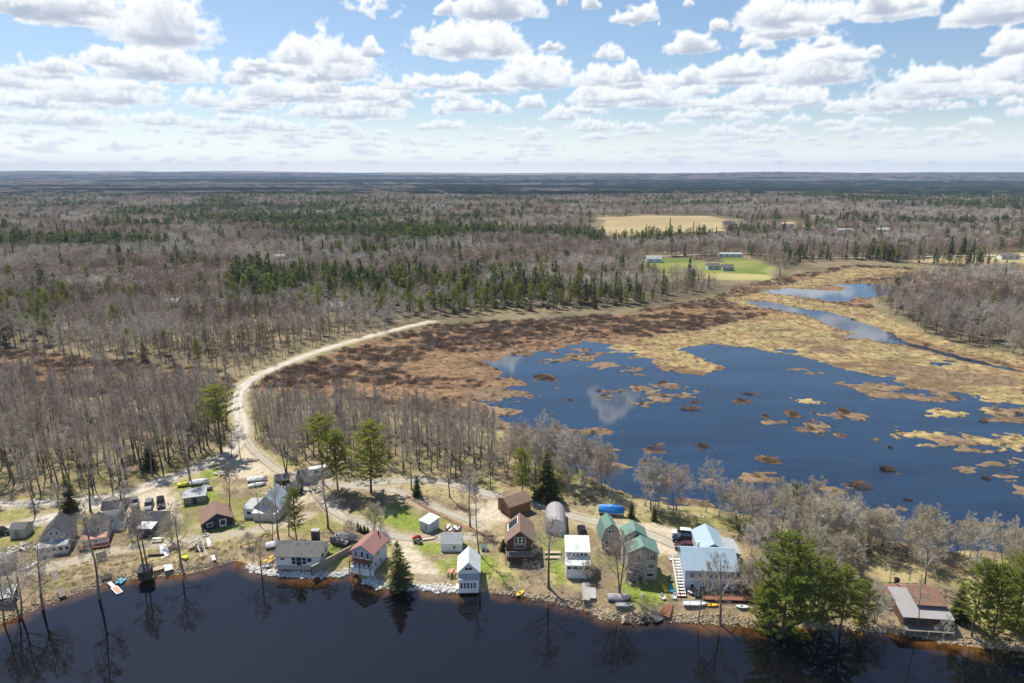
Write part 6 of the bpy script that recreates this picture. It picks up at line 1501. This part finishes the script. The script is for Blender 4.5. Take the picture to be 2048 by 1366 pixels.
hull(244, 1152, R_(90), 2.1, .7, .4, M['turq'], "turquoise kayak on the left beach, right of its pair", 'kayak', 'kayak')
hull(515, 962, R_(15), 5.0, 1.6, .8, M['pwhite'], "white boat lying behind the pale blue gabled house", cover=M['tarpwhite'])
hull(515, 972, R_(22), 4.4, 1.2, .6, M['pwhite'], "second white boat nearer the pale blue gabled house", cover=M['tarpwhite'])
hull(400, 968, R_(10), 4.6, 1.8, .9, M['pwhite'], "white covered boat right behind the olive shed", cover=M['tarpwhite'])
hull(416, 978, R_(-20), 3.0, 1.4, .7, M['pgrey'], "grey covered dinghy at the right corner of the olive shed", cover=M['tarpgrey'])
hull(368, 972, R_(15), 3.0, 1.2, .7, M['pblack'], "dark boat with a yellow cover behind the olive shed", cover=M['lime'])
hull(860, 1078, R_(15), 3.4, 1.3, .3, M['palewood'], "low flat trailer bed with a pale load beside the blue shed driveway", 'trailer', 'trailer', seats=False)

def dock(p0, p1, w, m, label, z=.55, cat='dock', legs=True, name='dock', rails=False, z1=None):
    a = G(*p0, z); c = G(*p1, z); L_ = math.dist(a, c); rz = math.atan2(c[1] - a[1], c[0] - a[0]); r = empty(name, (a[0], a[1], 0), rz, label, cat)
    z1 = z if z1 is None else z1; b = MB(); n = max(3, int(L_ / .3))
    for k in range(n):
        t0, t1 = k / n, (k + .88) / n; zz = z + (z1 - z) * k / n; b.box(L_ * t0, L_ * t1, -w / 2, w / 2, zz - .05, zz)
    b.build('planks', m, r)
    for s in (-1, 1):
        MB().bar((0, s * (w / 2 - .08), z - .13), (L_, s * (w / 2 - .08), z1 - .13), .08, .14).build('beam', M['darkwood'] if m is not M['tarpwhite'] else M['alu'], r)
        if legs:
            for t in (.08, .92): MB().box(L_ * t - .06, L_ * t + .06, s * (w / 2 + .01) - .05, s * (w / 2 + .01) + .05, -1.2, z + (z1 - z) * t + .25).build('post', M['darkwood'], r)
        if rails: MB().bar((0, s * w / 2, z + .9), (L_, s * w / 2, z1 + .9), .07, .07).build('rail', M['trim'], r)
    return r
dock((126, 1192), (107, 1151), 1.2, M['deck'], "narrow grey dock ramp on the far left bank", .5, z1=1.7)
dock((213, 1157), (202, 1112), 1.8, M['darkwood'], "long dark dock section lying on the bank beside the leaning tree", .7, z1=1.7)
dock((338, 1140), (326, 1094), 1.6, M['tarpwhite'], "white dock section lying up the bank near the shore track", 1.0, z1=1.7)
dock((306, 1139), (330, 1132), 1.6, M['palewood'], "short pale dock piece at the water left of the white dock section", 1.0)
dock((368, 1134), (405, 1124), 1.4, M['palewood'], "pale floating platform frame beside the lime pedal boat", .6)
dock((409, 1120), (398, 1088), 1.0, M['deck'], "dark ramp with a hand rail right of the lime pedal boat", .8, rails=True, z1=1.6)
dock((428, 1120), (416, 1083), .8, M['tarpwhite'], "narrow white gangway beside the dark ramp", .8, z1=1.7)
dock((1172, 1200), (1172, 1163), 1.5, M['conc'], "light grey dock section on the lawn before the two-tier white cottage", 1.5, legs=False)
dock((1186, 1196), (1186, 1175), 1.2, M['alu'], "short aluminium dock piece beside the light grey dock section", 1.45, legs=False)
dock((1090, 1104), (1122, 1104), .9, M['palewood'], "upper pale timber step rack between the brown house and the two-tier cottage", 1.75, legs=False, cat='pallet', name='pallet')
dock((1090, 1114), (1121, 1114), .9, M['palewood'], "lower pale timber step rack between the brown house and the two-tier cottage", 1.7, legs=False, cat='pallet', name='pallet')
dock((1330, 1232), (1336, 1213), 1.8, M['deckred'], "rusty red boat ramp at the stony shore before the blue-roofed house", .7, z1=1.3)
dock((1302, 1222), (1322, 1236), 2.2, M['deck'], "grey overturned dock slab on the stones left of the rusty ramp", .9, legs=False, z1=.4)
dock((1352, 1187), (1372, 1188), 1.5, M['deckred'], "small red-brown landing at the foot of the white stair", 1.6, legs=False, name='landing', cat='landing')
# floating raft
x, y = G(222, 1170, 0); x1, y1 = G(240, 1188, 0); r = empty('raft', (x, y, .0), math.atan2(y1 - y, x1 - x), "red and white swim raft with a narrow gangway floating off the left beach", 'raft'); L_ = math.dist((x, y), (x1, y1))
MB().box(L_ * .35, L_, -.6, .6, .05, .3).build('float', M['tarpwhite'], r); MB().box(L_ * .4, L_ * .95, -.45, .45, .3, .34).build('deck', M['rpink'], r)
MB().box(-.9, L_ * .35, -.35, .35, .15, .28).build('gangway', M['tarpwhite'], r)
# walkway fence
a = G(624, 1146); c = G(703, 1104); L_ = math.dist(a, c); r = empty('board_walkway', (*a, 1.2), math.atan2(c[1] - a[1], c[0] - a[0]), "weathered grey boarded walkway fence from the white cottage to the red-roofed house", 'fence')
b = MB()
for k in range(int(L_ / .25)): b.box(k * .25, k * .25 + .235, -.03, .03, -.6, 1.55)
b.build('boards', M['deck'], r); MB().box(-.1, L_, -.12, .12, 1.551, 1.62).build('cap_rail', M['palewood'], r)
for k in range(6): MB().box(L_ * k / 5 - .08, L_ * k / 5 + .08, .031, .18, -.6, 1.55).build('post', M['darkwood'], r)
# swing set
x, y = G(893, 1149); r = empty('swing_set', (x, y, tz(x, y)), R_(8), "white-framed swing set with a red slide between the spruce and the boathouse", 'swing set')
for k, xx in enumerate((0, 2.6)):
    for s in (-1, 1): MB().tube((xx, s * .9, -.1), (xx, 0, 2.2), .06).build('leg', M['palewood'], r)
MB().tube((-.15, 0, 2.2), (2.75, 0, 2.2), .07).build('top_bar', M['palewood'], r)
for xx in (.7, 1.5):
    s = MB().box(xx - .22, xx + .22, -.1, .1, .5, .55).build('swing_seat', M['redp'], r); b = MB(); b.tube((xx - .2, 0, .55), (xx - .2, 0, 2.2), .015, n=4); b.tube((xx + .2, 0, .55), (xx + .2, 0, 2.2), .015, n=4); b.build('chain', M['alu'], s)
x, y = G(903, 1148); r = empty('picnic_table', (x, y, tz(x, y)), R_(80), "reddish picnic table beside the swing set", 'picnic table')
MB().box(-.9, .9, -.4, .4, .72, .78).build('table_top', M['rpink'], r)
for s in (-1, 1):
    MB().box(-.9, .9, s * .75 - .13, s * .75 + .13, .42, .47).build('bench', M['rpink'], r); b = MB(); b.bar((s * .6, -.7, 0), (s * .6, -.1, .72), .08, .06); b.bar((s * .6, .7, 0), (s * .6, .1, .72), .08, .06); b.bar((s * .6, -.85, .39), (s * .6, .85, .39), .08, .06); b.build('leg', M['palewood'], r)
# dog house, bin, lamp post, arch, chairs, fire pits, bench
x, y = G(968, 1100); r = empty('dog_house', (x, y, tz(x, y)), R_(-5), "small white box hut with a dark roof right of the boathouse lawn", 'hut'); block(r, -.6, -.5, 0, 1.2, 1.1, .8, .4, 'gable', 'x', M['white'], M['rgreen'], .1); door(r, face_T('f', -.6, -.5, 0, 1.2, 1, 0), .35, 0, .45, .6, 'black', False)
x, y = G(1793, 1167); r = empty('bin', (x, y, tz(x, y)), 0, "black wheeled bin standing by the tan lawn fence", 'bin'); MB().loft([[(-.3, -.3, .05), (.3, -.3, .05), (.3, .3, .05), (-.3, .3, .05)], [(-.38, -.4, 1.1), (.38, -.4, 1.1), (.38, .4, 1.1), (-.38, .4, 1.1)]]).build('body', M['black'], r); MB().box(-.42, .42, -.44, .44, 1.1, 1.17).build('lid', M['black'], r); MB().tube((-.35, .35, .12), (.35, .35, .12), .11).build('wheel', M['rubber'], r)
x, y = G(1819, 1161); r = empty('lamp_post', (x, y, tz(x, y)), 0, "slim dark lamp post on the tan lawn", 'lamp post'); MB().tube((0, 0, 0), (0, 0, 2.4), .06).build('post', M['darkwood'], r); MB().tube((0, 0, 2.4), (0, 0, 2.75), .09, .16).build('lantern', M['trim'], r); MB().tube((0, 0, 2.75), (0, 0, 2.9), .19, .03).build('cap', M['black'], r)
x, y = G(1286, 1202); r = empty('garden_arch', (x, y, tz(x, y)), 0, "thin white garden arch on the lawn before the three-storey house", 'arch'); b = MB(); P_ = [(.4 * math.cos(t), 0, 1.2 + .5 * math.sin(t)) for t in np.linspace(math.pi, 0, 9)]; P_ = [(-.4, 0, -.1)] + P_ + [(.4, 0, -.1)]
for o_ in (-.2, .2):
    for p, q in zip(P_[:-1], P_[1:]): b.tube((p[0], o_, p[2]), (q[0], o_, q[2]), .035, n=5)
b.build('frame', M['trim'], r); b = MB()
for p in P_[1:-1]: b.bar((p[0], -.2, p[2]), (p[0], .2, p[2]), .03, .03)
b.build('slat', M['trim'], r)
def chair(px, py, rz, m, label, group=None):
    x, y = G(px, py); r = empty('lawn_chair', (x, y, tz(x, y)), rz, label, 'chair', group)
    MB().box(-.32, .32, -.32, .35, .34, .40).build('seat', m, r); b = MB(); b.add([(-.32, .33, .38), (.32, .33, .38), (.32, .6, 1.05), (-.32, .6, 1.05), (-.32, .39, .38), (.32, .39, .38), (.32, .66, 1.05), (-.32, .66, 1.05)], [(0, 1, 2, 3), (7, 6, 5, 4), (0, 4, 5, 1), (1, 5, 6, 2), (2, 6, 7, 3), (3, 7, 4, 0)]); b.build('backrest', m, r)
    for s in (-1, 1): MB().box(s * .38 - .06, s * .38 + .06, -.35, .4, .55, .6).build('armrest', m, r)
    for sx in (-.3, .3):
        for sy in (-.28, .3): MB().box(sx - .04, sx + .04, sy - .04, sy + .04, 0, .34).build('leg', m, r)
chair(1327, 1199, R_(30), M['tarpwhite'], "white lawn chair at the stony shore, left of its pair"); chair(1348, 1198, R_(-25), M['tarpwhite'], "white lawn chair at the stony shore, right of its pair")
chair(1341, 1121, R_(-40), M['tarpwhite'], "white lawn chair alone on the grass behind the three-storey house"); chair(1342, 1163, R_(20), M['pgrey'], "grey lawn chair above the turquoise pedal boat")
def ringpit(px, py, label):
    x, y = G(px, py); rr = random.Random(px); b = MB()
    for k in range(12): t = k * .5236; b.box(.55 * math.cos(t) - .16, .55 * math.cos(t) + .16, .55 * math.sin(t) - .12, .55 * math.sin(t) + .12, -.05, .25 + .08 * rr.random(), rz=t)
    r = empty('fire_pit', (x, y, tz(x, y)), 0, label, 'fire pit'); b.build('stone_ring', M['stone'], r); MB().tube((0, 0, -.05), (0, 0, .08), .42, n=10).build('ash', M['black'], r)
ringpit(870, 1163, "small stone fire pit on the lawn left of the boathouse"); ringpit(412, 1071, "round dark fire pit before the navy cabin")
x, y = G(316, 1082); r = empty('picnic_table', (x, y, tz(x, y)), R_(6), "pale picnic bench before the pale porch on the left", 'picnic table'); MB().box(-1.1, 1.1, -.35, .35, .7, .77).build('table_top', M['tarpwhite'], r); MB().box(-1.1, 1.1, -.85, -.6, .4, .45).build('bench', M['tarpwhite'], r); MB().box(-1.1, 1.1, .6, .85, .4, .45).build('bench', M['tarpwhite'], r)
for s in (-.8, .8): MB().box(s - .05, s + .05, -.8, .8, 0, .399).build('leg', M['palewood'], r)
x, y = G(291, 1148); r = empty('hut', (x, y, 1.0), R_(5), "small dark hut on the shore under the twin bare trees", 'hut'); block(r, -1.1, -1, 0, 2.2, 2, 1.2, .5, 'shed', 'x', M['darkwood'], M['rdark'], .15); door(r, face_T('f', -1.1, -1, 0, 2, 2, 0), .6, 0, .7, 1.1, 'black', False)
a = G(297, 1113); r = empty('retaining_wall', (*a, .9), R_(5), "dark low timber wall above the short pale dock piece", 'wall')
for k in range(3): MB().box(0, 3.2, -.14, .14, .3 * k, .3 * k + .28).build('sleeper', M['darkwood'], r)
# leafy bank along the lane
ln = dense([G(*p) for p in [(812, 992), (850, 1012), (890, 1034), (925, 1052), (955, 1066), (985, 1073)]], .6); b = MB(); rr = random.Random(4)
rg = []
for i, (x, y) in enumerate(ln):
    z = tz(x, y); rg.append([(x - .5, y - .6 + rr.uniform(-.1, .1), z - .1), (x - .25, y - .35, z + .3 + rr.uniform(-.12, .12)), (x + .15, y + .2, z + .35 + rr.uniform(-.12, .12)), (x + .5, y + .5, z - .1)])
b.loft(rg); o = b.build('leaf_bank', M['lawnbrown']); tag(o, kind='structure')
# utility pole by the marsh
x, y = G(471, 750); r = empty('utility_pole', (x, y, tz(x, y)), .3, "lone utility pole beside the gravel road at the marsh", 'pole'); MB().tube((0, 0, 0), (0, 0, 8), .15, .1).build('pole', M['palewood'], r); MB().box(-.9, .9, -.06, .06, 7.3, 7.42).build('crossarm', M['palewood'], r)
# scattered junk piles
def junk(px, py, n, sz, label, seed, mats=('palewood', 'tarpwhite', 'deck')):
    x, y = G(px, py); r = empty('scrap_pile', (x, y, tz(x, y)), 0, label, 'pile'); rr = random.Random(seed)
    for j, mm in enumerate(mats):
        b = MB()
        for k in range(n):
            cx, cy, a_, l_, h_ = rr.uniform(-sz, sz), rr.uniform(-sz * .6, sz * .6), rr.uniform(0, 3.1), rr.uniform(.5, 1.6), rr.uniform(.1, .5)
            b.bar((cx, cy, h_), (cx + l_ * math.cos(a_), cy + l_ * math.sin(a_), h_ + rr.uniform(-.1, .5)), rr.uniform(.08, .5), rr.uniform(.05, .3))
        b.build(('planks', 'sheets', 'scrap')[j % 3], M[mm], r)
junk(55, 1098, 12, 2.8, "heap of pale timber and scrap left of the slate-blue-roofed house", 1); junk(560, 985, 12, 3, "heap of planks among the sheds at the lane", 2, ('palewood', 'darkwood', 'tarpwhite')); junk(620, 985, 9, 2.4, "scrap heap below the white camper trailer", 3, ('deck', 'tarpwhite', 'darkwood'))
junk(455, 948, 6, 2.6, "row of pale pipes and boards at the edge of the left clearing", 4); junk(392, 1100, 7, 1.4, "dark timber pile above the shore ramps", 5, ('darkwood', 'deck', 'palewood')); junk(1395, 1190, 6, 1.2, "clutter of white and tan things on the landing before the blue-roofed house", 6)
junk(1785, 1215, 7, 1.8, "rust-coloured debris left of the rusty-roofed cabin", 7, ('deckred', 'palewood', 'darkwood')); junk(1270, 1232, 8, 2.5, "driftwood and brush heap on the stony shore", 8, ('palewood', 'deck', 'darkwood')); junk(50, 1135, 6, 1.8, "loose boards beside the shore track on the far left", 9)
# garden posts fence along tan lawn
a = G(1742, 1172); c = G(1850, 1176); L_ = math.dist(a, c); r = empty('rail_fence', (*a, 1.3), math.atan2(c[1] - a[1], c[0] - a[0]), "low brown rail fence along the near side of the tan lawn", 'fence')
for k in range(7): MB().box(L_ * k / 6 - .06, L_ * k / 6 + .06, -.06, .06, -.4, 1.0).build('post', M['darkwood'], r)
for z_ in (.4, .85): MB().box(0, L_, -.1, -.061, z_, z_ + .12).build('rail', M['brownwall'], r)

# ------------------------------------------------------------------ stones of the shore, dead grass on the banks
def rocks(name, line, n, w, r0, r1, label, seed, off=0.0, m='stone'):
    rs = np.random.RandomState(seed); L_ = dense([G(*p, .3) for p in line], .5); ico = []
    bm = __import__('bmesh').new(); __import__('bmesh').ops.create_icosphere(bm, subdivisions=1, radius=1); base = np.array([v.co[:] for v in bm.verts]); fc_ = np.array([[v.index for v in f.verts] for f in bm.faces]); bm.free()
    V = []; Fs = []; j = rs.randint(0, len(L_), n); P = L_[j] + rs.normal(0, w, (n, 2)) * [1, .6] + [0, off]; Z = terrain(P[:, 0], P[:, 1])
    for i in range(n):
        s = rs.uniform(r0, r1) * (1.6 if rs.rand() < .1 else 1); v = base * (1 + rs.uniform(-.28, .28, (len(base), 1))) * s * rs.uniform(.6, 1.3, 3) * [1, 1, .7]; a = rs.uniform(0, 6.28); c_, s_ = math.cos(a), math.sin(a)
        v = v @ np.array([[c_, -s_, 0], [s_, c_, 0], [0, 0, 1]]); V.append(v + [P[i, 0], P[i, 1], max(Z[i], -.15) + s * .12]); Fs.append(fc_ + i * len(base))
    me = np_mesh(name, np.concatenate(V), np.concatenate(Fs), [M[m]]); o = bpy.data.objects.new(name, me); COL.objects.link(o); tag(o, label, 'stones', kind='stuff')
M['stonetan'] = mat('tan_stones', (0.36, 0.29, 0.20), 0.9, 0.35, 0.9)
rocks('riprap_stones', [(500, 1131), (522, 1141), (570, 1147), (622, 1150)], 800, .6, .15, .42, "grey riprap stones along the shore before the long white cottage", 1)
rocks('riprap_stones', [(643, 1149), (670, 1148), (695, 1143)], 330, .5, .15, .4, "grey riprap stones between the walkway and the red-roofed house", 2)
rocks('riprap_stones', [(735, 1160), (760, 1168), (783, 1172), (847, 1174), (912, 1179)], 1100, .6, .16, .46, "grey riprap stones under the spruce left of the boathouse", 3)
rocks('shore_stones', [(980, 1184), (1033, 1185), (1092, 1199), (1136, 1209), (1180, 1220), (1213, 1235), (1300, 1238), (1352, 1239), (1436, 1243), (1510, 1250)], 2300, .8, .07, .24, "small tan stones along the middle shore", 4, .4, 'stonetan')
rocks('shore_stones', [(0, 1243), (35, 1229), (86, 1207), (132, 1190), (167, 1179), (215, 1162), (281, 1154), (345, 1147), (417, 1133), (470, 1118)], 1500, .7, .06, .2, "small tan stones along the left shore", 5, .4, 'stonetan')
rocks('shore_stones', [(1616, 1254), (1733, 1258), (1782, 1261), (1881, 1279), (2048, 1298)], 900, .7, .07, .24, "small tan stones along the right shore", 6, .3, 'stonetan')
# grass and leaf tufts close to the houses
CG = proto_coll('grass_tuft', [tuft(540 + i, 60, .45, .35, .03, M['reed'], 'gt%d' % i) for i in range(3)])
A_ = area(poly([(-100, 1250), (-100, 1090), (300, 1110), (500, 1075), (560, 1060), (540, 1120), (500, 1130), (300, 1160)]), .9, 5); A2 = area(poly([(990, 1190), (1100, 1110), (1130, 1180), (1240, 1215), (1480, 1215), (1500, 1250), (1240, 1245)]), 1.1, 6)
A_ = np.concatenate([A_, A2, area(poly([(500, 940), (1000, 960), (1400, 1035), (1420, 1060), (1000, 1005), (700, 1000)]), 1.8, 7)])
ww = water_w(A_[:, 0], A_[:, 1]); ok = (ww < -.8); 
for k, (L_, wd) in ROADW.items(): ok &= pdist(A_[:, 0], A_[:, 1], L_) > wd / 2
A_ = A_[ok]; s_ = rng.uniform(.6, 1.3, len(A_))
stuff('dead_grass', np.column_stack([A_, terrain(A_[:, 0], A_[:, 1])]), rng.uniform(0, 6.28, len(A_)), (s_, s_ * .8), rng.randint(0, 3, len(A_)), CG, "tufts of dead yellow grass on the banks", 'grass')
# ------------------------------------------------------------------ haze

hz = MB().box(-16000, 16000, -400, 16500, -4.0, 330.0)
hm_ = bpy.data.materials.new('haze_air'); hm_.use_nodes = True; nt = hm_.node_tree; nt.nodes.remove(nt.nodes['Principled BSDF'])
pv_ = nt.nodes.new('ShaderNodeVolumePrincipled'); pv_.inputs['Color'].default_value = (0.52, 0.70, 1.0, 1); pv_.inputs['Density'].default_value = 0.000065; pv_.inputs['Anisotropy'].default_value = 0.0
nt.links.new(pv_.outputs[0], nt.nodes['Material Output'].inputs['Volume'])
hzo = hz.build('haze', hm_); tag(hzo, kind='stuff')
